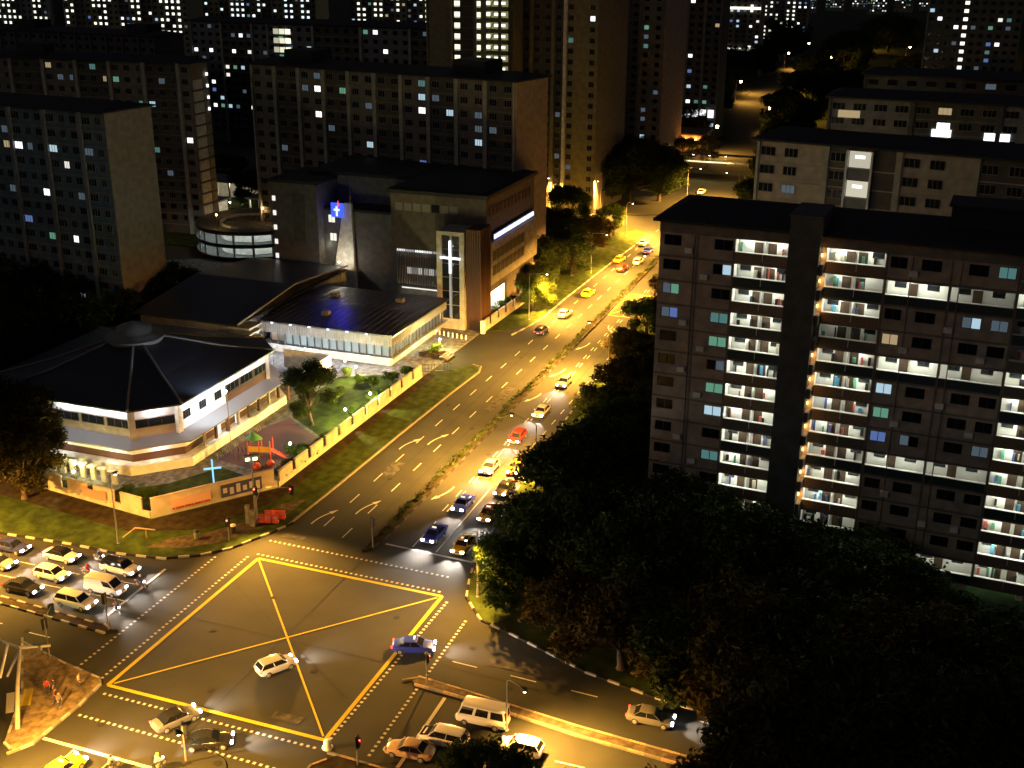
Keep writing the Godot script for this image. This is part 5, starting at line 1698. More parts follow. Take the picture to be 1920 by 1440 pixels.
# ------------------------------------------------------------------ blocks of flats farther off
var win_cache := {}
func window_mesh(w: float, h: float, fm: Material) -> ArrayMesh: # surface 0 the frame with its sill, surface 1 the pane
	var key := "%.2f_%.2f_%d" % [w, h, fm.get_instance_id()]
	if not win_cache.has(key):
		var g := Geo.new()
		var p := Geo.new()
		g.span(Vector3(-w / 2 - 0.06, -h / 2 - 0.1, 0), Vector3(w / 2 + 0.06, -h / 2, 0.14))
		g.span(Vector3(-w / 2 - 0.06, h / 2, 0), Vector3(w / 2 + 0.06, h / 2 + 0.06, 0.1))
		for x in [-w / 2 - 0.03, -w / 6, w / 6, w / 2 + 0.03]:
			g.span(Vector3(x - 0.03, -h / 2, 0), Vector3(x + 0.03, h / 2, 0.09))
		p.span(Vector3(-w / 2, -h / 2, -0.02), Vector3(w / 2, h / 2, 0.035))
		var m := ArrayMesh.new()
		g.into(m, fm)
		p.into(m, M.dark_pane)
		win_cache[key] = m
	return win_cache[key]

# A slab block: local x runs along the front, local z points out of it.
func slab_block(label: String, x0: float, z0: float, turn: float, W: float, D: float, top: float, o: Dictionary) -> Node3D:
	var b := thing("apartment_block", label, "apartment block", Vector3(x0, 0.0, z0), turn, "slab blocks of flats")
	var wall: Material = o.get("wall", M.wall_brown)
	var trim: Material = o.get("trim", M.wall_cream)
	var bay: float = o.get("bay", 3.4)
	var sh: float = o.get("storey", 2.8)
	var n_st: int = o.get("storeys", int((top - 3.0) / sh))
	var g := Geo.new()
	g.span(Vector3(0, 0.05, -D), Vector3(W, top - 0.3, 0))
	part("wall", g, b, wall)
	g = Geo.new()
	var bays := int(W / bay)
	bay = W / bays
	var pil: int = o.get("pilaster_every", 2)
	for i in bays + 1:
		if i % pil == 0:
			g.span(Vector3(maxf(0, i * bay - 0.45), 0.06, -0.2), Vector3(minf(W, i * bay + 0.45), top - 0.35, o.get("pilaster_out", 0.5)))
	for e in o.get("ends", []):
		for k in 3:
			var xx := -0.12 if e == 0 else W + 0.12
			g.span(Vector3(xx - 0.12, 0.06, -D * (k + 0.15) / 3.0 - 0.5), Vector3(xx + 0.12, top - 0.35, -D * (k + 0.15) / 3.0))
	part("pilasters", g, b, trim).set_meta("kind", "stuff")
	if pil <= 5 and not o.get("bands", false):
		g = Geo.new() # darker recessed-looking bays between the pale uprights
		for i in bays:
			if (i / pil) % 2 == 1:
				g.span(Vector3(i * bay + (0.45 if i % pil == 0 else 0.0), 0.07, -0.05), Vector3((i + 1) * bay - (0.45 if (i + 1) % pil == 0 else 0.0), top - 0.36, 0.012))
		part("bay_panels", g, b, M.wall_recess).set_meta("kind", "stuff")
		g = Geo.new()
		for k in n_st:
			g.span(Vector3(0.01, top - 0.8 - sh * (k + 1) - 0.09, -0.05), Vector3(W - 0.01, top - 0.8 - sh * (k + 1) + 0.09, 0.09))
		part("floor_ledges", g, b, wall).set_meta("kind", "stuff")
	if o.get("bands", false):
		g = Geo.new()
		for k in n_st:
			g.span(Vector3(-0.05, top - 0.8 - sh * (k + 1) - 0.12, -0.1), Vector3(W + 0.05, top - 0.8 - sh * (k + 1) + 0.12, 0.2))
		part("floor_bands", g, b, o.get("band_wall", M.wall_grey))
	g = Geo.new()
	g.span(Vector3(-0.8, top - 0.3, -D - 0.8), Vector3(W + 0.8, top, 0.9))
	g.q(Vector3(-0.8, top, 0.9), Vector3(W + 0.8, top, 0.9), Vector3(W - 2, top + 1.2, -D * 0.5), Vector3(2, top + 1.2, -D * 0.5))
	g.q(Vector3(W + 0.8, top, -D - 0.8), Vector3(-0.8, top, -D - 0.8), Vector3(2, top + 1.2, -D * 0.5), Vector3(W - 2, top + 1.2, -D * 0.5))
	g.t(Vector3(-0.8, top, -D - 0.8), Vector3(-0.8, top, 0.9), Vector3(2, top + 1.2, -D * 0.5))
	g.t(Vector3(W + 0.8, top, 0.9), Vector3(W + 0.8, top, -D - 0.8), Vector3(W - 2, top + 1.2, -D * 0.5))
	part("roof", g, b, M.roof_dark)
	for t in o.get("tanks", []):
		g = Geo.new()
		g.span(Vector3(t, top + 0.3, -D * 0.75), Vector3(t + 8.0, top + 3.2, -D * 0.2))
		part("water_tank_house", g, b, M.roof_dark)
	# windows
	var every: Array = o.get("pattern", [1.5, 1.5])
	var mass := o.get("mass", false) as bool
	var dark := Geo.new()
	var litg := {}
	var count := 0
	var lit_p: float = o.get("lit", 0.07)
	var first: int = o.get("first", 0)
	var lit_cols: Dictionary = o.get("lit_cols", {})
	for k in range(first, n_st):
		var y := top - 1.85 - sh * k
		for i in bays:
			var w: float = every[i % every.size()]
			if w <= 0.0: continue
			var x := (i + 0.5) * bay
			if o.has("skip") and x > o.skip[0] and x < o.skip[1]: continue
			var pane: Material = null
			if lit_cols.has(i):
				if rng.randf() < lit_cols[i]: pane = o.get("lit_mat", M.panes[1])
			elif rng.randf() < lit_p:
				var r := rng.randf()
				pane = M.panes[[5, 5, 0, 5, 2, 3, 0, 6, 1, 4, 5, 7][rng.randi() % 12]] if r < 0.9 else M.panes[7]
			if mass or count >= 298:
				var gg: Geo = dark
				if pane:
					if not litg.has(pane): litg[pane] = Geo.new()
					gg = litg[pane]
				gg.span(Vector3(x - w / 2, y - 0.6, -0.05), Vector3(x + w / 2, y + 0.6, 0.06))
			else:
				var win := MeshInstance3D.new()
				win.name = "window"
				win.mesh = window_mesh(w, 1.25, o.get("frame", M.frame_grey))
				win.position = Vector3(x, y, 0)
				b.add_child(win, true)
				if pane: win.set_surface_override_material(1, pane)
				count += 1
	if not dark.v.is_empty():
		part("dark_windows", dark, b, M.dark_pane).set_meta("kind", "stuff")
	for p in litg:
		part("lit_windows", litg[p], b, p).set_meta("kind", "stuff")
	return b

func turn_of(dx: float, dz: float) -> float:
	return -atan2(dz, dx)

func far_blocks() -> void:
	# left tower in front
	var b := slab_block("dark tower block with plain brown end wall at the picture's left edge", -190.0, -180.1, turn_of(20, 2), 49.5, 12.0, 40.6, {"wall": M.wall_blue, "trim": M.wall_grey, "pattern": [1.9, 1.2, 1.9], "pilaster_every": 3, "lit": 0.1, "bands": true, "bay": 2.9})
	var g := Geo.new()
	g.span(Vector3(49.55, 0.1, -12), Vector3(49.75, 40.2, 0.02))
	for k in 13: g.span(Vector3(49.75, 2.9 + k * 2.8, -12), Vector3(49.8, 3.0 + k * 2.8, 0.02))
	part("end_wall", g, b, M.wall_brown)
	# second slab, left rear
	b = slab_block("long brown slab block with a lit ladder-like stair strip at its right end", -252.0, -243.0, turn_of(20, -1), 80.5, 8.0, 42.3, {"wall": M.wall_brown, "trim": M.wall_cream, "pattern": [1.6, 1.6, 0.9], "pilaster_every": 3, "lit": 0.09, "tanks": [30.0], "bay": 3.2})
	for k in 12: # pale panels of the stair strip
		g = Geo.new()
		g.span(Vector3(80.5, 5.0 + k * 2.8, -4.6), Vector3(80.85, 7.2 + k * 2.8, -0.6))
		part("stair_panel", g, b, M.wall_white)
		g = Geo.new()
		g.span(Vector3(80.5, 5.0 + k * 2.8, -7.4), Vector3(80.85, 7.2 + k * 2.8, -5.2))
		part("stair_panel", g, b, M.wall_cream)
	for k in 4:
		g = Geo.new()
		g.box(Vector3(80.95, 39.0 - k * 2.8, -6.6), Vector3(0.3, 0.7, 0.6))
		part("stair_light", g, b, M.panes[7])
	# third slab, centre
	b = slab_block("long dark brown slab block behind the church with pale upright strips", -151.0, -241.3, turn_of(41, 8), 71.0, 13.0, 43.4, {"wall": M.wall_brown, "trim": M.wall_cream, "pattern": [1.7, 1.7], "pilaster_every": 2, "lit": 0.16, "tanks": [8.0, 54.0], "bay": 3.4})
	g = Geo.new()
	g.span(Vector3(71.05, 0.1, -13), Vector3(71.25, 43.0, 0.02))
	part("end_wall", g, b, M.wall_pink)
	# blocks behind them
	slab_block("grey slab block in the gap between the two long brown slabs", -262.0, -380.0, turn_of(20, 2), 62.0, 12.0, 43.5, {"wall": M.wall_grey, "trim": M.wall_cream, "lit": 0.2, "mass": true, "pilaster_every": 4})
	b = slab_block("grey block with a yellow lit corridor end behind the centre slab", -206.0, -340.0, turn_of(20, 1), 72.0, 12.0, 46.0, {"wall": M.wall_grey, "trim": M.wall_cream, "lit": 0.1, "mass": true, "pilaster_every": 5})
	for k in 3:
		for s in 3:
			g = Geo.new()
			g.span(Vector3(2.5 + s * 2.2, 42.6 - k * 2.8, 0.05), Vector3(4.4 + s * 2.2, 44.2 - k * 2.8, 0.2))
			part("lit_corridor", g, b, glow_once("corr%d" % s, lin(1, 0.97, 0.7), [0.5, 0.9, 1.4][s]))
	slab_block("dark flat-roofed slab along the left rear", -330.0, -345.0, turn_of(20, 2), 84.0, 14.0, 41.0, {"wall": M.wall_dark, "trim": M.wall_dark, "lit": 0.02, "mass": true, "tanks": [20.0, 70.0]})
	# bright corridor blocks along the top left
	var hot := glow_once("hot_corridor", lin(1.0, 1.0, 0.82), 1.5)
	var hot2 := glow_once("hot_corridor2", lin(0.8, 0.95, 1.0), 1.3)
	slab_block("farthest left slab dotted with rows of bright corridor lamps", -470.0, -500.0, turn_of(20, 2), 46.0, 12.0, 62.0, {"wall": M.wall_grey, "trim": M.wall_grey, "lit": 0.12, "mass": true, "lit_cols": {2: 0.9, 3: 0.85, 4: 0.8, 5: 0.75, 6: 0.7, 7: 0.5, 10: 0.85, 11: 0.8}, "lit_mat": hot, "bay": 3.3, "storeys": 20})
	slab_block("olive slab with lit corridor columns second from the top left corner", -418.0, -500.0, turn_of(20, 1), 75.0, 12.0, 60.0, {"wall": M.wall_olive, "trim": M.wall_grey, "lit": 0.15, "mass": true, "lit_cols": {0: 0.85, 1: 0.8, 5: 0.75, 6: 0.85, 7: 0.9, 8: 0.5, 10: 0.6, 12: 0.9, 13: 0.9, 15: 0.6, 17: 0.75, 18: 0.85, 19: 0.9, 20: 0.8}, "lit_mat": hot, "bay": 3.3, "storeys": 19})
	slab_block("greenish slab with lit stair columns third from the top left corner", -388.0, -562.0, turn_of(20, 1), 80.0, 12.0, 62.0, {"wall": M.wall_olive, "trim": M.wall_olive, "lit": 0.15, "mass": true, "lit_cols": {1: 0.8, 2: 0.8, 3: 0.7, 6: 0.5, 8: 0.9, 9: 0.9, 10: 0.7, 13: 0.85, 14: 0.85, 16: 0.6, 18: 0.85, 19: 0.9, 21: 0.8, 22: 0.75}, "lit_mat": hot2, "bay": 3.3, "storeys": 20})
	slab_block("dim slab with one bright strip near the top left of the stair tower", -300.0, -580.0, turn_of(20, 1), 120.0, 12.0, 60.0, {"wall": M.wall_olive, "trim": M.wall_grey, "lit": 0.24, "mass": true, "lit_cols": {1: 0.85, 2: 0.8, 4: 0.9, 5: 0.9, 8: 0.8, 12: 0.8, 13: 0.8, 17: 0.9, 18: 0.75, 22: 0.8, 23: 0.8, 27: 0.85, 28: 0.7}, "lit_mat": hot, "bay": 3.3, "storeys": 19})
	# a row of tall point blocks that fills the top edge
	for e in [["slim tall tower with paired lit columns first from the left along the top edge", -372.0, -610.0, {1: 0.9, 2: 0.85, 5: 0.8}], ["slim tall tower with a cool lit column second along the top edge", -322.0, -625.0, {0: 0.7, 3: 0.9, 4: 0.85}], ["slim tall tower with sparse lights third along the top edge", -275.0, -600.0, {2: 0.85, 6: 0.7}], ["slim tall tower with paired lit columns fourth along the top edge", -228.0, -520.0, {1: 0.85, 2: 0.9, 6: 0.6}], ["slim tall tower with one lit column just left of the zigzag stairwell", -186.0, -480.0, {3: 0.85, 4: 0.5}], ["slim tall tower peeping between the zigzag stairwell and the olive towers", -172.0, -560.0, {1: 0.8, 2: 0.7, 5: 0.85}]]:
		slab_block(e[0], e[1], e[2], 0.0, 26.0, 14.0, 92.0, {"wall": M.wall_grey, "trim": M.wall_olive, "lit": 0.16, "mass": true, "lit_cols": e[3], "lit_mat": hot, "bay": 3.4, "storeys": 30, "pilaster_every": 4})
	# tower with the lit stairwell
	b = slab_block("olive tower with a bright zigzag stairwell at the top centre", -134.0, -303.4, turn_of(20, 0.5), 25.0, 14.0, 80.0, {"wall": M.wall_olive, "trim": M.wall_olive, "lit": 0.0, "pattern": [0.0], "storeys": 24})
	for k in 16:
		var y := 77.0 - k * 2.8
		for e in [[8.2, 9.8], [14.2, 15.8]]:
			g = Geo.new()
			g.span(Vector3(e[0], y - 0.75, 0.0), Vector3(e[1], y + 0.75, 0.08))
			part("stair_window", g, b, glow_once("stairwin", lin(1.0, 0.98, 0.72), 1.3))
		g = Geo.new()
		g.span(Vector3(17.4, y - 1.35, -0.3), Vector3(23.8, y - 0.55, 0.9))
		part("landing_parapet", g, b, M.wall_olive)
		g = Geo.new()
		g.span(Vector3(17.5, y - 0.5, 0.05), Vector3(23.7, y + 1.1, 0.1))
		part("stairwell_wall", g, b, glow_once("stairwell", lin(0.9, 0.9, 0.35), 0.22))
		g = Geo.new()
		g.span(Vector3(19.8, y + 0.0, 0.1), Vector3(22.9, y + 0.7, 0.3))
		g.span(Vector3(17.6, y - 0.1, 0.1), Vector3(18.6, y + 0.8, 0.3))
		part("stair_light", g, b, glow_once("stairlight", lin(1.0, 1.0, 0.85), 1.8))
		g = Geo.new()
		g.tube([Vector3(18.4, y - 1.3, 1.0), Vector3(20.2, y + 1.4, 1.0)], 0.12, 4)
		part("stair_flight", g, b, M.wall_cream)
	# pair of towers in the middle
	slab_block("tall olive tower left of the white drainpipe strip, top centre", -112.5, -310.5, turn_of(20, 2), 16.0, 16.0, 84.0, {"wall": M.wall_dark, "trim": M.wall_olive, "pattern": [1.3, 1.3], "lit": 0.05, "bay": 2.9, "pilaster_every": 2})
	b = slab_block("tall olive tower with a blank brown side wall right of the drainpipe strip", -96.3, -308.9, turn_of(20, 2), 9.2, 22.0, 84.0, {"wall": M.wall_olive, "trim": M.wall_cream, "pattern": [1.3, 0.0], "lit": 0.04, "bay": 3.0, "pilaster_every": 99})
	g = Geo.new()
	g.span(Vector3(-0.3, 0.1, 0.0), Vector3(0.5, 80, 0.9))
	part("pale_strip", g, b, M.wall_white)
	g = Geo.new()
	g.span(Vector3(9.25, 0.1, -22), Vector3(9.45, 83, 0.02))
	part("end_wall", g, b, M.wall_brown)
	b = slab_block("brown tower with lit upper landing between the olive tower and the road trees", -91.5, -372.0, turn_of(20, 1), 7.6, 26.0, 84.0, {"wall": M.wall_grey, "trim": M.wall_brown, "pattern": [1.4, 1.4], "lit": 0.3, "bay": 3.7, "pilaster_every": 99, "mass": true})
	g = Geo.new()
	g.span(Vector3(7.65, 0.1, -26), Vector3(7.9, 83, 0.02))
	part("end_wall", g, b, M.wall_pink)
	slab_block("brown rear slab seen between the towers beside the road", -110.0, -392.0, turn_of(20, 1), 24.0, 12.0, 70.0, {"wall": M.wall_brown, "trim": M.wall_brown, "lit": 0.04, "mass": true})
	b = slab_block("dark tower with a bright white ground storey left of the far road", -99.5, -452.0, turn_of(20, 0), 19.0, 16.0, 75.0, {"wall": M.wall_dark, "trim": M.wall_brown, "lit": 0.2, "mass": true, "bay": 3.0})
	g = Geo.new()
	for i in 6: g.span(Vector3(1 + i * 3.0, 9.4 - 0.7 * (i % 2), 0.6), Vector3(3.2 + i * 3.0, 11.6, 1.0))
	part("lit_shopfront", g, b, glow_once("shop", lin(0.95, 0.97, 1.0), 1.5))
	b = slab_block("red brown tower with bright floor bands at the top right of centre", -125.0, -700.0, turn_of(20, 0), 22.5, 14.0, 100.0, {"wall": M.wall_brown, "trim": M.wall_brown, "lit": 0.3, "mass": true, "lit_cols": {0: 0.95, 4: 0.6}, "lit_mat": hot, "bay": 3.7, "storeys": 32})
	for y in [15.5, 38.0, 62.0]:
		g = Geo.new()
		g.span(Vector3(0.3, y - 0.7, 0.6), Vector3(22.0, y + 0.7, 1.0))
		part("lit_floor", g, b, hot)
	slab_block("narrow tower with lit corridor column right of the red brown tower", -131.0, -900.0, turn_of(20, 0), 32.0, 14.0, 100.0, {"wall": M.wall_grey, "trim": M.wall_grey, "lit": 0.3, "mass": true, "lit_cols": {0: 0.8, 1: 0.7, 4: 0.85, 5: 0.5}, "lit_mat": hot, "bay": 4.0, "storeys": 34})
	# right-hand blocks
	b = slab_block("long low pinkish slab behind the near block with a lit stairwell", -26.2, -185.2, turn_of(12, 2), 90.0, 13.0, 41.0, {"wall": M.wall_pink, "trim": M.wall_cream, "pattern": [2.2, 2.0, 0.0], "lit": 0.13, "bay": 3.5, "pilaster_every": 3, "pilaster_out": 0.25, "skip": [13.6, 18.4]})
	g = Geo.new()
	g.span(Vector3(13.9, 8, 0.0), Vector3(14.2, 40.3, 0.7))
	g.span(Vector3(17.6, 8, 0.0), Vector3(17.9, 40.3, 0.7))
	part("stairwell_frame", g, b, M.wall_white)
	for k in 4:
		g = Geo.new()
		g.span(Vector3(14.3, 37.8 - k * 4.4, 0.03), Vector3(17.5, 40.2 - k * 4.4, 0.1))
		part("stairwell_wall", g, b, glow_once("rstair%d" % k, lin(1.0, 0.93, 0.72), [0.5, 0.6, 0.35, 0.2][k]))
		g = Geo.new()
		g.span(Vector3(14.3, 36.0 - k * 4.4, 0.03), Vector3(17.5, 37.7 - k * 4.4, 0.5))
		part("landing_parapet", g, b, M.wall_grey)
		g = Geo.new()
		g.span(Vector3(15.2, 39.2 - k * 4.4, 0.12), Vector3(16.6, 39.6 - k * 4.4, 0.3))
		part("stair_light", g, b, M.tube_white)
	b = slab_block("grey slab with bright balconies third behind on the right", -21.3, -245.6, turn_of(20, 1), 80.0, 12.0, 41.2, {"wall": M.wall_grey, "trim": M.wall_dark, "pattern": [2.4, 2.4], "lit": 0.1, "bay": 4.0, "pilaster_every": 4, "storeys": 9})
	for e in [[2.0, 37.9, 4.2, 4], [20.0, 35.2, 3.6, 7], [29.6, 35.0, 4.6, 7], [39.0, 34.6, 1.2, 1], [52.0, 35.0, 3.2, 7]]:
		g = Geo.new()
		g.span(Vector3(e[0], e[1] - 0.7, 0.05), Vector3(e[0] + e[2], e[1] + 0.7, 0.25))
		part("lit_balcony", g, b, M.panes[e[3]])
	slab_block("dark slab with scattered bluish windows fourth behind on the right", -18.0, -294.0, turn_of(20, 0.5), 90.0, 12.0, 41.4, {"wall": M.wall_dark, "trim": M.wall_dark, "pattern": [2.2], "lit": 0.22, "bay": 4.2, "pilaster_every": 5, "storeys": 6, "mass": true})
	slab_block("dark tower with a column of white corridor lamps at the top right", -9.0, -469.0, turn_of(20, 1), 32.0, 14.0, 84.0, {"wall": M.wall_dark, "trim": M.wall_grey, "lit": 0.22, "mass": true, "lit_cols": {4: 0.95}, "lit_mat": hot, "bay": 2.9, "storeys": 21, "first": 2, "pilaster_every": 99})
	slab_block("dim block beyond the top right tower", 30.0, -560.0, turn_of(20, 1), 60.0, 14.0, 60.0, {"wall": M.wall_dark, "trim": M.wall_dark, "lit": 0.06, "mass": true})
	for i in 7:
		slab_block(["yellow lit low block farthest along the horizon beside the road", "second yellow lit block along the horizon", "third pale lit block along the horizon", "fourth lit block along the horizon", "fifth lit block along the horizon", "sixth dim block along the horizon", "seventh dim block along the horizon at the right"][i], -178.0 + i * 27.0, -1500.0 - (i % 3) * 60.0, 0.0, 22.0, 14.0, 16.0 + (i * 7) % 5, {"wall": M.wall_olive, "trim": M.wall_olive, "lit": 0.75 - i * 0.08, "mass": true, "lit_mat": hot, "bay": 2.6, "pilaster_every": 99})
	# round car park
	var cp := thing("round_car_park", "round multi-storey car park with lit white decks left of the church", "car park", Vector3(-152.0, 0.1, -239.5))
	for k in 3:
		g = Geo.new()
		g.lathe([Vector2(8, k * 3.0 + 0.1), Vector2(13.6, k * 3.0 + 0.1), Vector2(13.8, k * 3.0 + 1.0), Vector2(13.5, k * 3.0 + 1.0), Vector2(13.3, k * 3.0 + 0.3), Vector2(8, k * 3.0 + 0.3)], 40)
		part("deck", g, cp, M.wall_dark if k < 2 else M.parapet_grey)
		if k < 2:
			for i in 18:
				var a := TAU * i / 18.0
				g = Geo.new()
				g.box(Vector3(cos(a) * 12.9, k * 3.0 + 1.6, sin(a) * 12.9), Vector3(0.4, 2.9, 0.4))
				part("column", g, cp, M.wall_grey)
	g = Geo.new()
	g.lathe([Vector2(8.0, 0.05), Vector2(8.0, 6.9), Vector2(7.7, 6.9), Vector2(7.7, 6.3), Vector2(0.1, 6.3)], 32)
	part("core_wall", g, cp, M.wall_white)
	for k in 2:
		for i in 8:
			var a := 0.15 + PI * i / 7.0
			g = Geo.new()
			g.box(Vector3(cos(a) * 10.6, k * 3.0 + 2.9, sin(a) * 10.6), Vector3(0.45, 0.08, 0.16))
			part("deck_light", g, cp, M.lens_white)
			omni(cp, Vector3(cos(a) * 10.8, k * 3.0 + 2.75, sin(a) * 10.8), Color(0.95, 1.0, 0.97), 5.0)
	for e in [[2.0, -1.0], [10.5, 3.0], [-9.0, -4.0], [-4.0, 9.5]]:
		g = Geo.new()
		g.tube([Vector3(e[0], 6.3, e[1]), Vector3(e[0], 9.6, e[1])], 0.06, 6)
		part("lamp_post", g, cp, M.pole)
		g = Geo.new()
		g.lathe([Vector2(0.03, 9.55), Vector2(0.2, 9.6), Vector2(0.2, 9.8), Vector2(0.03, 9.85)], 8, Vector3(e[0], 0, e[1]))
		part("deck_lamp", g, cp, M.lens_sodium)
		omni(cp, Vector3(e[0], 9.4, e[1]), Color(1.0, 0.78, 0.42), 7.0)
	# low lit buildings between the slabs
	for e in [[-183.0, -262.0, 9.0, 7.0, 5.0, "low white lit pavilion left of the round car park"], [-190.0, -282.0, 16.0, 9.0, 6.5, "low lit market hall at the foot of the second slab"], [-167.0, -271.0, 12.0, 7.0, 5.0, "small cream lit shelter behind the round car park"]]:
		var t := thing("pavilion", e[5], "pavilion", Vector3(e[0], 0.1, e[1]))
		g = Geo.new()
		for i in 5: g.span(Vector3(-e[2] * 0.5 + i * e[2] * 0.24, 0, -0.2), Vector3(-e[2] * 0.5 + i * e[2] * 0.24 + 0.4, e[4] - 0.4, 0.2))
		part("column", g, t, M.wall_white)
		g = Geo.new()
		g.span(Vector3(-e[2] * 0.5, 0, -e[3]), Vector3(e[2] * 0.5, e[4] - 0.4, -e[3] + 0.3))
		part("wall", g, t, M.wall_white)
		g = Geo.new()
		g.span(Vector3(-e[2] * 0.5 - 0.8, e[4] - 0.4, -e[3] - 0.6), Vector3(e[2] * 0.5 + 0.8, e[4], 0.8))
		part("roof", g, t, M.wall_grey)
		for s in [-0.25, 0.25]:
			g = Geo.new()
			g.box(Vector3(s * e[2], e[4] - 0.6, -1.0), Vector3(0.45, 0.1, 0.2))
			part("ceiling_light", g, t, M.lens_white)
			omni(t, Vector3(s * e[2], e[4] - 0.85, -0.6), Color(1.0, 0.94, 0.78), 12.0)
	# pedestrian bridge far up the road
	var br := thing("footbridge", "lit yellow footbridge across the far end of the main road", "footbridge", Vector3(-70.0, 0, -374.0))
	g = Geo.new()
	g.span(Vector3(-11, 4.6, -1.4), Vector3(25, 5.0, 1.4))
	part("deck", g, br, M.wall_cream)
	g = Geo.new()
	for i in 37: g.box(Vector3(-10.8 + i * 0.98, 5.6, 1.35), Vector3(0.08, 1.2, 0.08))
	g.box(Vector3(7.0, 6.2, 1.35), Vector3(36, 0.1, 0.1))
	part("railing", g, br, M.wall_cream)
	g = Geo.new()
	g.span(Vector3(-11, 7.3, -1.7), Vector3(25, 7.5, 1.7))
	part("roof", g, br, M.wall_brown)
	for x in [-10.5, 24.0]:
		g = Geo.new()
		g.box(Vector3(x, 3.6, 0), Vector3(0.7, 7.3, 0.7))
		part("pier", g, br, M.concrete)
	for i in 4:
		g = Geo.new()
		g.box(Vector3(-8 + i * 5.2, 7.2, 0.9), Vector3(0.45, 0.1, 0.3))
		part("light_tube", g, br, M.lens_white)
		omni(br, Vector3(-8 + i * 5.2, 7.0, 0.9), Color(1.0, 0.9, 0.55), 40.0)
	g = Geo.new()
	g.span(Vector3(-9, 5.05, 1.42), Vector3(8, 5.35, 1.5))
	part("lit_strip", g, br, glow_once("bridge", lin(1.0, 0.92, 0.55), 1.4))
	# a long low building with orange light beyond the bridge
	var ob := thing("orange_hall", "low building in orange light beyond the footbridge", "hall", Vector3(-79.0, 0, -402.0))
	g = Geo.new()
	g.span(Vector3(-9, 0.1, -14), Vector3(3, 9, 0))
	part("wall", g, ob, M.wall_pink)
	g = Geo.new()
	g.span(Vector3(-10, 9, -15), Vector3(4, 9.5, 1))
	part("roof", g, ob, M.brown_fin)
	for i in 3:
		g = Geo.new()
		g.box(Vector3(-6 + i * 3.5, 7.6, 0.3), Vector3(0.45, 0.3, 0.3))
		part("wall_lamp", g, ob, M.lens_sodium)
		omni(ob, Vector3(-6 + i * 3.5, 7.4, 1.6), Color(1.0, 0.6, 0.2), 22.0)
	# lamps far up the road
	var far := [[-76.5, -422.0], [-66.5, -482.0], [-65.8, -522.0], [-94.4, -580.0], [-68.0, -566.0], [-97.2, -620.0], [-70.6, -632.0], [-72.5, -697.0], [-67.5, -740.0], [-68.2, -934.0], [-26.8, -842.0], [-17.3, -927.0], [-95.0, -760.0], [-93.0, -850.0]]
	for i in far.size():
		lamp(far[i][0], far[i][1], 10.0, far[i][0] + 2.0, far[i][1], 1700.0, "street lamp far up the road beyond the footbridge, %s along it" % ORD[i].replace("topmost", "first"), SODIUM, "street lamps beyond the footbridge")
	# car park lamps at the feet of the blocks
	for e in [[-212.0, -238.0, 500.0, "tall lamp hidden by the left tower before the second slab"], [-168.0, -284.0, 600.0, "tall lamp in the dark trees between the two long slabs"], [-128.0, -222.0, 350.0, "tall lamp between the church wing and the centre slab"], [-98.0, -284.0, 700.0, "tall lamp before the olive towers"], [-30.0, -160.0, 300.0, "tall lamp between the near block and the pinkish slab"]]:
		lamp(e[0], e[1], 9.0, e[0] + 1.5, e[1], e[2], e[3], SODIUM, "lamps at the feet of the blocks", 0.0)

# ------------------------------------------------------------------ street furniture
func signal_head(g_dark: Geo, at: Vector3, b: Basis) -> void:
	g_dark.box(at, Vector3(0.34, 1.0, 0.22), b)
	g_dark.box(at - b * Vector3(0, 0, -0.13), Vector3(0.62, 1.3, 0.03), b)
	for y in [-0.3, 0.0, 0.3]:
		g_dark.box(at + b * Vector3(0, y + 0.15, -0.18), Vector3(0.26, 0.03, 0.2), b)

func lens(t: Node3D, at: Vector3, b: Basis, m: Material, r := 0.11) -> void:
	var g := Geo.new()
	g.tube([at + b * Vector3(0, 0, -0.1), at + b * Vector3(0, 0, -0.135)], [r, r * 0.7], 12)
	part("lens", g, t, m)

func traffic_signal(x: float, z: float, h: float, face: float, label: String, red := true, arm := Vector3.ZERO, c_pole: Material = null) -> void:
	var t := thing("traffic_signal", label, "traffic light", Vector3(x, 0.12, z), 0.0, "traffic lights of the junction")
	var b := Basis(Vector3.UP, -deg_to_rad(face)) # the lens looks along -Z turned by face
	var g := Geo.new()
	g.tube([Vector3.ZERO, Vector3(0, h, 0)], [0.08, 0.06], 8)
	part("pole", g, t, c_pole if c_pole else M.pole)
	var d := Geo.new()
	var head := Vector3(0, h - 0.55, 0) + b * Vector3(0, 0, -0.2)
	signal_head(d, head, b)
	var tip := head
	if arm != Vector3.ZERO:
		g = Geo.new()
		g.tube([Vector3(0, h * 0.62, 0), Vector3(0, h * 0.9, 0) + arm * 0.12, Vector3(0, h, 0) + arm * 0.35, Vector3(0, h + 0.05, 0) + arm], [0.06, 0.055, 0.05, 0.045], 6)
		part("mast_arm", g, t, M.pole)
		tip = Vector3(0, h - 0.3, 0) + arm + b * Vector3(0, 0, -0.15)
		signal_head(d, tip, b)
	part("signal_head", d, t, M.black)
	var on: Material = M.red_signal if red else glow_once("greenlight", lin(0.1, 1.0, 0.6), 6.0)
	var off := M.black as Material
	for at in ([head] if arm == Vector3.ZERO else [head, tip]):
		lens(t, at + Vector3(0, 0.3, 0), b, on if red else off)
		lens(t, at, b, off)
		lens(t, at - Vector3(0, 0.3, 0), b, off if red else on)
		t.add_child(spot(at + Vector3(0, 0.3 if red else -0.3, 0) + b * Vector3(0, 0, -0.2), b * Vector3(0, -0.25, -1), Color(1, 0.08, 0.05) if red else Color(0.2, 1, 0.7), 7.0, 70.0, 0.9, 0.1))

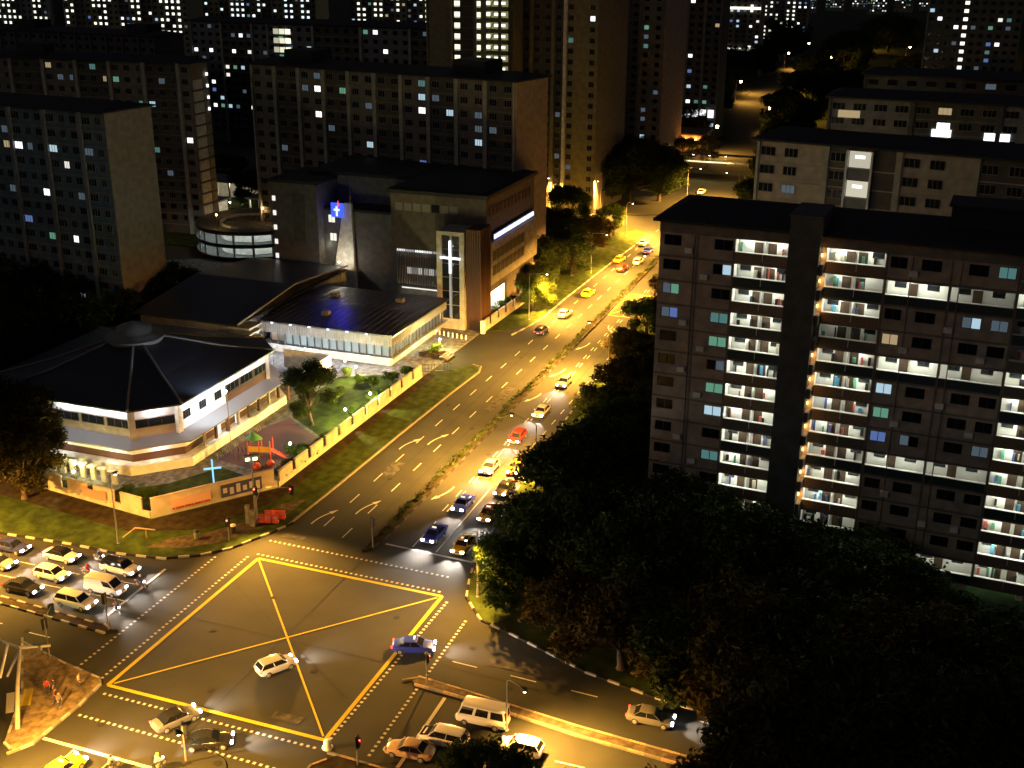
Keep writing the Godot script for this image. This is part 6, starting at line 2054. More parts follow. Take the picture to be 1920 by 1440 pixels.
func street_furniture() -> void:
	traffic_signal(-75.5, -108.3, 3.1, 160, "red traffic light on a thin post at the church corner pavement")
	traffic_signal(-58.3, -112.9, 3.9, 20, "dark traffic light at the tip of the planted median", true)
	traffic_signal(-40.8, -89.4, 3.5, 80, "dark backed traffic light at the tip of the right median", true)
	traffic_signal(-41.6, -76.0, 3.0, 95, "red traffic light on the near corner by the beige saloon")
	traffic_signal(-76.4, -86.6, 4.3, -85, "red traffic light at the tip of the left median before the white estate car")
	traffic_signal(-56.2, -71.2, 3.6, 10, "dark traffic light standing before the black saloon", false)
	traffic_signal(-74.5, -113.3, 5.2, 180, "traffic light with a long arm holding a red lamp over the left kerb", true, Vector3(4.4, 0, -1.2))
	traffic_signal(-78.5, -80.0, 4.6, -60, "bent traffic light mast with two dark heads on the traffic island", false, Vector3(-1.0, 0, -2.2))
	# tall post with a floodlight that throws its light over the crossing
	var t := thing("floodlight_post", "tall grey post with a tilted floodlight panel behind the red barriers", "floodlight", Vector3(-75.4, 0.12, -114.3))
	var g := Geo.new()
	g.tube([Vector3.ZERO, Vector3(0, 8.3, 0)], [0.13, 0.08], 8)
	part("pole", g, t, M.pole)
	var aim := Vector3(9.5, -8.3, 12.0).normalized()
	var fb := Basis.looking_at(aim, Vector3.UP)
	g = Geo.new()
	g.box(Vector3(0, 8.45, 0), Vector3(1.9, 1.3, 0.16), fb)
	part("panel", g, t, mat(lin(0.2, 0.27, 0.2), 0.4))
	for sx in [-0.45, 0.45]:
		g = Geo.new()
		g.box(Vector3(0, 8.45, 0) + fb * Vector3(sx, 0, -0.1), Vector3(0.45, 0.4, 0.05), fb)
		part("lamp_lens", g, t, M.lens_sodium)
		t.add_child(spot(Vector3(0, 8.45, 0) + fb * Vector3(sx, 0, -0.16), aim, SODIUM, 1900.0, 42.0, 0.9, 0.2))
	g = Geo.new()
	g.box(Vector3(0.1, 1.1, 0.9), Vector3(0.7, 2.2, 0.5))
	g.box(Vector3(-0.8, 1.3, 0.6), Vector3(0.5, 2.6, 0.4))
	single("control_cabinet", g, M.concrete, "pale upright cabinets at the foot of the tall sign post", "cabinet", Vector3(-74.9, 0.12, -113.6))
	# red water-filled barriers
	for r in 2:
		for i in 3:
			var b := thing("road_barrier", "red plastic barrier, %s of the three in the %s row beside the tall sign post" % [["first", "second", "third"][i], ["front", "rear"][r]], "barrier", Vector3(-74.4 + i * 0.85 + r * 0.2, 0.13, -114.0 - r * 1.3 - i * 0.25), 0.25 + r * 0.1, "red barriers at the church corner")
			g = Geo.new()
			var rings := []
			for e in [[0.0, 0.32], [0.15, 0.32], [0.35, 0.16], [1.0, 0.11], [1.05, 0.06]]:
				rings.append(PackedVector3Array([Vector3(-0.4, e[0], e[1]), Vector3(0.4, e[0], e[1]), Vector3(0.4, e[0], -e[1]), Vector3(-0.4, e[0], -e[1])]))
			g.loft(rings)
			part("body", g, b, M.red_plastic)
			g = Geo.new()
			g.box(Vector3(0, 0.7, 0.15), Vector3(0.6, 0.12, 0.04))
			part("stripe", g, b, M.white_line)
	for e in [[-79.4, -107.3, "grey green litter bin at the kerb of the church corner", 0.16, 0.2, 0.13], [-76.1, -110.2, "dark round bin with a white lid by the red traffic light", 0.02, 0.02, 0.02]]:
		var o := thing("litter_bin", e[2], "litter bin", Vector3(e[0], 0.13, e[1]))
		g = Geo.new()
		g.lathe([Vector2(0.28, 0), Vector2(0.34, 0.1), Vector2(0.36, 0.9), Vector2(0.3, 0.95)], 14)
		part("barrel", g, o, mat(lin(e[3], e[4], e[5]), 0.6))
		g = Geo.new()
		g.lathe([Vector2(0.38, 0.97), Vector2(0.36, 1.1), Vector2(0.05, 1.25)], 14)
		part("lid", g, o, M.wall_white if e[3] < 0.1 else M.dark_metal)
	# white bollard at the near corner
	var bo := thing("bollard", "low white lit bollard at the near corner of the yellow box", "bollard", Vector3(-45.3, 0.0, -77.3))
	g = Geo.new()
	g.lathe([Vector2(0.5, 0), Vector2(0.5, 0.12), Vector2(0.34, 0.3), Vector2(0.34, 0.75), Vector2(0.1, 0.9)], 14)
	part("body", g, bo, M.wall_white)
	# frame of white beams on the traffic island
	var ga := thing("gantry_post", "tall cream post with slanting white beams on the traffic island", "gantry", Vector3(-73.4, 0.13, -69.6))
	g = Geo.new()
	g.tube([Vector3.ZERO, Vector3(-1.2, 3.2, -2.0), Vector3(-1.8, 6.2, -3.6)], [0.24, 0.2, 0.16], 8)
	part("post", g, ga, M.wall_cream)
	for e in [[Vector3(-1.8, 6.2, -3.6), Vector3(-4.6, 6.3, -3.9)], [Vector3(-1.8, 6.2, -3.6), Vector3(0.5, 6.1, -5.0)], [Vector3(-1.8, 6.1, -3.6), Vector3(-2.9, 3.4, -2.6)], [Vector3(-3.4, 6.2, -3.8), Vector3(-3.6, 3.2, -2.4)]]:
		g = Geo.new()
		g.tube([e[0], e[1]], 0.13, 6)
		part("beam", g, ga, M.wall_white)
	g = Geo.new()
	g.box(Vector3(-0.6, 6.0, -4.5), Vector3(0.9, 0.5, 0.3))
	part("camera_box", g, ga, M.frame_grey)
	structure("tactile_paving", flat([-77.3, -74.8, -76.5, -75.3, -74.9, -73.0, -75.7, -72.5], 0.136), M.yellow_line, "yellow tactile strip on the traffic island")
	# bent pipe rail on the lawn
	var ra := thing("pipe_rail", "short bent pipe rail on the brown strip beside the lawn lamp", "rail", Vector3(-86.6, 0.13, -105.0))
	g = Geo.new()
	g.tube([Vector3(-1.5, 0, 0.6), Vector3(0, 1.3, 0), Vector3(2.6, 1.3, -0.4)], 0.08, 6)
	g.tube([Vector3(1.4, 0, -0.2), Vector3(1.4, 1.3, -0.2)], 0.07, 6)
	part("pipe", g, ra, M.parapet_brown)
	# gate pillars where the verge wall ends
	for e in [[-76.0, -219.6, "white gate pillar at the far end of the church wall"], [-74.8, -221.5, "second white pillar just past the church wall end"], [-76.3, -196.2, "white pillar at the near end of the driveway wall"]]:
		g = Geo.new()
		g.box(Vector3(0, 1.2, 0), Vector3(0.7, 2.4, 0.7))
		g.box(Vector3(0, 2.46, 0), Vector3(0.9, 0.12, 0.9))
		single("gate_pillar", g, M.wall_white, e[2], "pillar", Vector3(e[0], 0.12, e[1]))
	# low row of dark bollards across the church forecourt
	for i in 8:
		g = Geo.new()
		g.lathe([Vector2(0.16, 0), Vector2(0.16, 0.7), Vector2(0.1, 0.85), Vector2(0.02, 0.88)], 8)
		single("forecourt_bollard", g, M.wall_white, "small pale bollard, %s from the left in the row at the cross tower's foot" % ORD[i].replace("topmost", "first"), "bollard", Vector3(-84.5 + i * 0.95, 0.15, -192.6 + i * 0.16), 0.0, "pale bollards at the foot of the cross tower")

# ------------------------------------------------------------------ people: bodies meshed from a field of tapered limbs
func nets(bones: Array, cell: float, grow := 0.0) -> Geo:
	var lo := Vector3.INF; var hi := -Vector3.INF
	for b in bones:
		var r: float = maxf(b[2], b[3]) + grow + cell * 2.0
		for p in [b[0], b[1]]:
			lo = lo.min(p - Vector3.ONE * r); hi = hi.max(p + Vector3.ONE * r)
	var n := Vector3i(((hi - lo) / cell).ceil()) + Vector3i.ONE
	var f := PackedFloat32Array()
	f.resize(n.x * n.y * n.z)
	f.fill(9.0)
	var kk := 0.05
	for b in bones:
		var a: Vector3 = b[0]; var d: Vector3 = b[1] - b[0]
		var dd := maxf(d.length_squared(), 1e-8)
		var r: float = maxf(b[2], b[3]) + grow + kk + cell * 2.0
		var i0 := Vector3i(((a.min(b[1]) - Vector3.ONE * r - lo) / cell).floor()).max(Vector3i.ZERO)
		var i1 := Vector3i(((a.max(b[1]) + Vector3.ONE * r - lo) / cell).ceil()).min(n - Vector3i.ONE)
		for z in range(i0.z, i1.z + 1):
			for y in range(i0.y, i1.y + 1):
				for x in range(i0.x, i1.x + 1):
					var p := lo + Vector3(x, y, z) * cell - a
					var t := clampf(p.dot(d) / dd, 0, 1)
					var v: float = (p - d * t).length() - lerpf(b[2], b[3], t) - grow
					var i := x + n.x * (y + n.y * z)
					var o := f[i]
					var h := maxf(kk - absf(o - v), 0.0) / kk
					f[i] = minf(o, v) - h * h * kk * 0.25
	var vid := {}
	var pos := PackedVector3Array(); var nor := PackedVector3Array()
	var sx := 1; var sy := n.x; var sz := n.x * n.y
	var cs := [0, sx, sy, sx + sy, sz, sx + sz, sy + sz, sx + sy + sz]
	var co := [Vector3(0, 0, 0), Vector3(1, 0, 0), Vector3(0, 1, 0), Vector3(1, 1, 0), Vector3(0, 0, 1), Vector3(1, 0, 1), Vector3(0, 1, 1), Vector3(1, 1, 1)]
	var ed := [[0, 1], [2, 3], [4, 5], [6, 7], [0, 2], [1, 3], [4, 6], [5, 7], [0, 4], [1, 5], [2, 6], [3, 7]]
	for z in n.z - 1:
		for y in n.y - 1:
			for x in n.x - 1:
				var i := x + sy * y + sz * z
				var m := 0
				for c in 8:
					if f[i + cs[c]] < 0.0: m |= 1 << c
				if m == 0 or m == 255: continue
				var s := Vector3.ZERO; var k := 0
				for e in ed:
					var a := f[i + cs[e[0]]]; var b := f[i + cs[e[1]]]
					if (a < 0.0) != (b < 0.0):
						s += co[e[0]].lerp(co[e[1]], a / (a - b)); k += 1
				vid[i] = pos.size()
				pos.append(lo + (Vector3(x, y, z) + s / k) * cell)
				nor.append(Vector3(f[i + 1] + f[i + 1 + sy] + f[i + 1 + sz] + f[i + 7 * 0 + 1 + sy + sz] - f[i] - f[i + sy] - f[i + sz] - f[i + sy + sz], f[i + sy] + f[i + sy + 1] + f[i + sy + sz] + f[i + sy + sz + 1] - f[i] - f[i + 1] - f[i + sz] - f[i + sz + 1], f[i + sz] + f[i + sz + 1] + f[i + sz + sy] + f[i + sz + sy + 1] - f[i] - f[i + 1] - f[i + sy] - f[i + sy + 1]).normalized())
	var g := Geo.new()
	for i in vid:
		var x: int = i % n.x; var y: int = (i / n.x) % n.y; var z: int = i / sz
		for ax in 3:
			var st: int = [sx, sy, sz][ax]; var u: int = [sy, sz, sx][ax]; var w: int = [sz, sx, sy][ax]
			if [y, z, x][ax] == 0 or [z, x, y][ax] == 0: continue
			var a := f[i]; var b := f[i + st]
			if (a < 0.0) == (b < 0.0): continue
			if not (vid.has(i - u) and vid.has(i - w) and vid.has(i - u - w)): continue
			var q := [vid[i - u - w], vid[i - w], vid[i], vid[i - u]]
			if a > 0.0: q.reverse()
			g.sq(pos[q[0]], pos[q[1]], pos[q[2]], pos[q[3]], nor[q[0]], nor[q[1]], nor[q[2]], nor[q[3]])
	return g

func figure(pose: String) -> Dictionary: # body, shirt, trousers, shoes, hair as meshes; faces -Z
	var hip := Vector3(0, 0.93, 0); var chest := Vector3(0, 1.3, 0.0); var neck := Vector3(0, 1.47, 0); var head := Vector3(0, 1.61, -0.02)
	var sh := 0.19
	var L := {}
	for s in [-1, 1]:
		L[s] = {"hip": Vector3(s * 0.09, 0.9, 0), "knee": Vector3(s * 0.1, 0.5, -0.02), "ankle": Vector3(s * 0.11, 0.09, 0.02), "sho": Vector3(s * sh, 1.41, 0), "elb": Vector3(s * 0.25, 1.14, 0.03), "wr": Vector3(s * 0.25, 0.9, -0.06)}
	if pose == "walk":
		L[-1].knee = Vector3(-0.1, 0.52, -0.16); L[-1].ankle = Vector3(-0.1, 0.1, -0.2); L[1].knee = Vector3(0.1, 0.5, 0.06); L[1].ankle = Vector3(0.1, 0.16, 0.34)
		L[-1].wr = Vector3(-0.24, 0.92, 0.16); L[1].elb = Vector3(0.25, 1.15, -0.06); L[1].wr = Vector3(0.22, 0.98, -0.26)
	elif pose == "ride":
		hip = Vector3(0, 0.86, 0.28); chest = Vector3(0, 1.2, 0.14); neck = Vector3(0, 1.36, 0.07); head = Vector3(0, 1.5, 0.02)
		for s in [-1, 1]:
			L[s] = {"hip": Vector3(s * 0.1, 0.86, 0.26), "knee": Vector3(s * 0.22, 0.74, -0.16), "ankle": Vector3(s * 0.2, 0.36, 0.04), "sho": Vector3(s * sh, 1.3, 0.1), "elb": Vector3(s * 0.32, 1.1, -0.04), "wr": Vector3(s * 0.34, 1.01, -0.2)}
	var body := [[hip, chest, 0.13, 0.13], [chest, neck, 0.1, 0.055], [neck, head, 0.052, 0.05], [head, head + Vector3(0, 0.06, 0.01), 0.085, 0.095], [head + Vector3(0, -0.06, -0.05), head + Vector3(0, -0.05, -0.06), 0.05, 0.045], [head + Vector3(0, 0.0, -0.09), head + Vector3(0, -0.03, -0.115), 0.012, 0.018], [L[-1].sho, L[1].sho, 0.065, 0.065]]
	var shirt := [[hip + Vector3(0, 0.02, 0), chest, 0.135, 0.135], [chest, neck - Vector3(0, 0.05, 0), 0.11, 0.07], [L[-1].sho, L[1].sho, 0.075, 0.075]]
	var trousers := [[hip - Vector3(0, 0.04, 0), hip + Vector3(0, 0.03, 0), 0.14, 0.13]]
	var shoes := []
	for s in [-1, 1]:
		var l: Dictionary = L[s]
		body.append_array([[l.hip, l.knee, 0.085, 0.055], [l.knee, l.ankle, 0.055, 0.038], [l.ankle, l.ankle + Vector3(0, -0.04, -0.13), 0.04, 0.03], [l.sho, l.elb, 0.052, 0.042], [l.elb, l.wr, 0.042, 0.028]])
		var fd: Vector3 = (l.wr - l.elb).normalized()
		var palm: Vector3 = l.wr + fd * 0.08
		body.append([l.wr, palm, 0.03, 0.034])
		for k in 4:
			var off := Vector3(0, 0, 0.024 * (k - 1.5)) if pose != "ride" else Vector3(0.024 * (k - 1.5), 0, 0)
			var kn: Vector3 = palm + fd * 0.045 + off
			body.append([palm + off, kn, 0.011, 0.01])
			body.append([kn, kn + fd * 0.03 + Vector3(-s * 0.018, -0.01, 0), 0.01, 0.008])
		body.append([l.wr + fd * 0.03, l.wr + fd * 0.07 + Vector3(-s * 0.03, 0, -0.03), 0.013, 0.01])
		shirt.append([l.sho, l.sho.lerp(l.elb, 0.75 if pose != "ride" else 1.0), 0.066, 0.056])
		if pose == "ride": shirt.append([l.elb, l.elb.lerp(l.wr, 0.85), 0.056, 0.042])
		trousers.append_array([[l.hip, l.knee, 0.1, 0.072], [l.knee, l.knee.lerp(l.ankle, 0.93), 0.072, 0.058]])
		shoes.append([l.ankle + Vector3(0, -0.04, 0.03), l.ankle + Vector3(0, -0.055, -0.14), 0.05, 0.04])
	var hair := [[head + Vector3(0, 0.08, 0.015), head + Vector3(0, 0.09, 0.02), 0.098, 0.098], [head + Vector3(0, 0.0, 0.04), head + Vector3(0, 0.05, 0.04), 0.075, 0.08]]
	if pose == "ride": hair = [[head + Vector3(0, 0.03, 0.0), head + Vector3(0, 0.07, 0.01), 0.135, 0.14]]
	var eyes := Geo.new()
	for s in [-1, 1]: eyes.box(head + Vector3(s * 0.033, 0.015, -0.088), Vector3(0.022, 0.012, 0.02))
	eyes.box(head + Vector3(0, -0.065, -0.096), Vector3(0.045, 0.009, 0.014))
	return {"body": mesh_of(nets(body, 0.017), M.skin), "shirt": mesh_of(nets(shirt, 0.03, 0.006), M.black), "trousers": mesh_of(nets(trousers, 0.03, 0.006), M.black), "shoes": mesh_of(nets(shoes, 0.022), M.black), "hair": mesh_of(nets(hair, 0.024), M.hair), "face": mesh_of(eyes, M.hair)}

func person(f: Dictionary, at: Vector3, turn: float, label: String, shirt: Material, legs: Material, group: String, helmet: Material = null) -> void:
	var t := thing("person", label, "person", at, turn, group)
	part("body", f.body, t)
	part("shirt", f.shirt, t).material_override = shirt
	part("trousers", f.trousers, t).material_override = legs
	part("shoes", f.shoes, t)
	part("helmet" if helmet else "hair", f.hair, t).material_override = helmet if helmet else M.hair
	part("face_features", f.face, t)

func people() -> void:
	var stand := figure("stand"); var walk := figure("walk"); var ride := figure("ride")
	var red := mat(lin(0.3, 0.03, 0.03), 0.8); var navy := mat(lin(0.03, 0.03, 0.07), 0.8); var grey := mat(lin(0.12, 0.12, 0.12), 0.8); var pale := mat(lin(0.45, 0.43, 0.4), 0.8); var maroon := mat(lin(0.12, 0.02, 0.03), 0.8)
	var jeans := mat(lin(0.03, 0.04, 0.08), 0.85)
	for e in [[stand, -74.5, -75.0, 0.4, "person in a red top standing leftmost on the traffic island", red, jeans], [stand, -73.9, -75.3, 2.0, "person in dark clothes standing beside the red top on the traffic island", navy, navy], [walk, -72.7, -74.0, -1.2, "person in a maroon top walking at the island's road edge", maroon, jeans], [stand, -72.0, -73.7, -1.6, "person in grey waiting nearest the dotted crossing on the island", grey, jeans], [stand, -72.3, -76.9, -0.9, "person in a pale shirt beside a bicycle near the island's tip", pale, navy]]:
		person(e[0], Vector3(e[1], 0.135, e[2]), e[3], e[4], e[5], e[6], "people waiting on the traffic island")
	var helmets := [mat(lin(0.6, 0.6, 0.62), 0.3), mat(lin(0.02, 0.02, 0.02), 0.3), mat(lin(0.4, 0.03, 0.02), 0.3), mat(lin(0.02, 0.02, 0.02), 0.3), mat(lin(0.5, 0.5, 0.1), 0.3), mat(lin(0.1, 0.1, 0.4), 0.3)]
	var tops := [navy, grey, red, grey, pale, navy]
	for i in riders.size():
		person(ride, riders[i][0], riders[i][1], "helmeted rider on the %s" % riders[i][2], tops[i], jeans, "motorcycle riders", helmets[i])
	# the bicycle
	var b := thing("bicycle", "dark bicycle standing beside the person in the pale shirt", "bicycle", Vector3(-71.8, 0.135, -76.6), 1.1)
	for z in [-0.52, 0.52]:
		var g := Geo.new()
		g.torus(Vector3(0, 0.34, z), true, 0.32, 0.022, 20, 6)
		part("wheel", g, b, M.rubber)
	var g := Geo.new()
	for e in [[Vector3(0, 0.34, 0.52), Vector3(0, 0.3, 0.08)], [Vector3(0, 0.3, 0.08), Vector3(0, 0.85, 0.22)], [Vector3(0, 0.3, 0.08), Vector3(0, 0.78, -0.36)], [Vector3(0, 0.8, 0.2), Vector3(0, 0.82, -0.37)], [Vector3(0, 0.34, 0.52), Vector3(0, 0.78, 0.2)], [Vector3(0, 0.34, -0.52), Vector3(0, 0.98, -0.34)]]:
		g.tube([e[0], e[1]], 0.02, 6)
	part("frame", g, b, M.dark_metal)
	g = Geo.new()
	g.tube([Vector3(-0.28, 1.0, -0.28), Vector3(0, 1.0, -0.36), Vector3(0.28, 1.0, -0.28)], 0.016, 6)
	part("handlebar", g, b, M.dark_metal)
	g = Geo.new()
	g.tube([Vector3(0, 0.9, 0.1), Vector3(0, 0.92, 0.34)], [0.03, 0.08], 8)
	part("saddle", g, b, M.black)

# ------------------------------------------------------------------ trees and shrubs
var clump_mesh := {}
func clump(m: Material) -> ArrayMesh: # a ball of small bent leaves
	if clump_mesh.has(m): return clump_mesh[m]
	var g := Geo.new()
	for i in 34:
		var d := Vector3(rng.randfn(), rng.randfn(), rng.randfn()).normalized()
		var p := d * pow(rng.randf(), 0.45)
		var out := (d + Vector3(rng.randfn(), rng.randfn() + 0.4, rng.randfn()) * 0.6).normalized()
		var s := out.cross(Vector3(rng.randfn(), rng.randfn(), rng.randfn())).normalized()
		var u := s.cross(out)
		var l := rng.randf_range(0.2, 0.36); var w := l * 0.36
		var nn := out
		var a := p - u * l; var b := p + s * w + out * 0.04; var c := p + u * l - out * 0.05; var e := p - s * w + out * 0.04
		g.v.append_array([a, b, c, a, c, e])
		for k in 6: g.n.append(nn)
	var mesh := mesh_of(g, m)
	clump_mesh[m] = mesh
	return mesh

func crown(called: String, parent: Node3D, m: Material, blobs: Array, per: int, size: float) -> void:
	var mm := MultiMesh.new()
	mm.transform_format = MultiMesh.TRANSFORM_3D
	mm.use_colors = true
	mm.mesh = clump(m)
	mm.instance_count = blobs.size() * per
	var k := 0
	for b in blobs:
		var tone := rng.randf_range(0.65, 1.35)
		for i in per:
			var d := Vector3(rng.randfn(), rng.randfn(), rng.randfn()).normalized()
			d.y = d.y * 0.75 + 0.12
			var p: Vector3 = b[0] + d * b[1] * pow(rng.randf(), 0.4)
			var s := size * pow(rng.randf(), 0.8) * 1.1 + size * 0.35
			mm.set_instance_transform(k, Transform3D(Basis.from_euler(Vector3(rng.randf() * 6.0, rng.randf() * 6.0, rng.randf() * 6.0)).scaled(Vector3(s, s * 0.8, s)), p))
			var t := tone * rng.randf_range(0.8, 1.2)
			mm.set_instance_color(k, Color(t, t * rng.randf_range(0.94, 1.04), t * 0.9))
			k += 1
	var o := MultiMeshInstance3D.new()
	o.name = called
	o.multimesh = mm
	o.set_meta("kind", "stuff")
	parent.add_child(o, true)

func tree(x: float, z: float, h: float, R: float, m: Material, label: String, group: String, dens := 1.0, y0 := 0.1) -> void:
	var t := thing("tree", label, "tree", Vector3(x, y0, z), rng.randf() * TAU, group)
	var n := clampi(int(R * 1.7), 5, 22)
	var blobs := []
	var g := Geo.new()
	var fork := Vector3(rng.randf_range(-0.3, 0.3), h * 0.42, rng.randf_range(-0.3, 0.3))
	var tr := 0.1 + R * 0.04
	g.tube([Vector3.ZERO, Vector3(0, 0.4, 0), fork * Vector3(0.6, 0.55, 0.6), fork], [tr * 1.6, tr * 1.1, tr * 0.95, tr * 0.8], 8)
	part("trunk", g, t, M.bark)
	var limbs := Geo.new()
	for i in n:
		var a := i * 2.399 + rng.randf_range(-0.3, 0.3)
		var rr := R * sqrt((i + 0.6) / n) * 0.72
		var p := Vector3(cos(a) * rr, h + (1.0 - pow(rr / R, 2) * 1.5) * R * 0.32 + rng.randf_range(-0.1, 0.14) * R, sin(a) * rr)
		blobs.append([p, R * rng.randf_range(0.26, 0.42)])
		var mid := fork.lerp(p, 0.5) + Vector3(0, -0.06 * R, 0)
		limbs.tube([fork - Vector3(0, 0.1, 0), mid, p], [tr * 0.55, tr * 0.3, 0.04], 5, false)
	for i in n / 2: # lower, outer boughs
		var a := i * 4.1 + rng.randf_range(-0.3, 0.3)
		var rr := R * rng.randf_range(0.45, 0.8)
		var p := Vector3(cos(a) * rr, h * rng.randf_range(0.5, 0.72), sin(a) * rr)
		blobs.append([p, R * rng.randf_range(0.2, 0.34)])
		limbs.tube([fork, fork.lerp(p, 0.5), p], [tr * 0.4, tr * 0.22, 0.03], 5, false)
	var size := clampf(R * 0.15, 0.45, 1.25)
	part("limbs", limbs, t, M.bark)
	crown("crown", t, m, blobs, int(clampf(52.0 * dens * R / 5.0, 26, 80)), size)

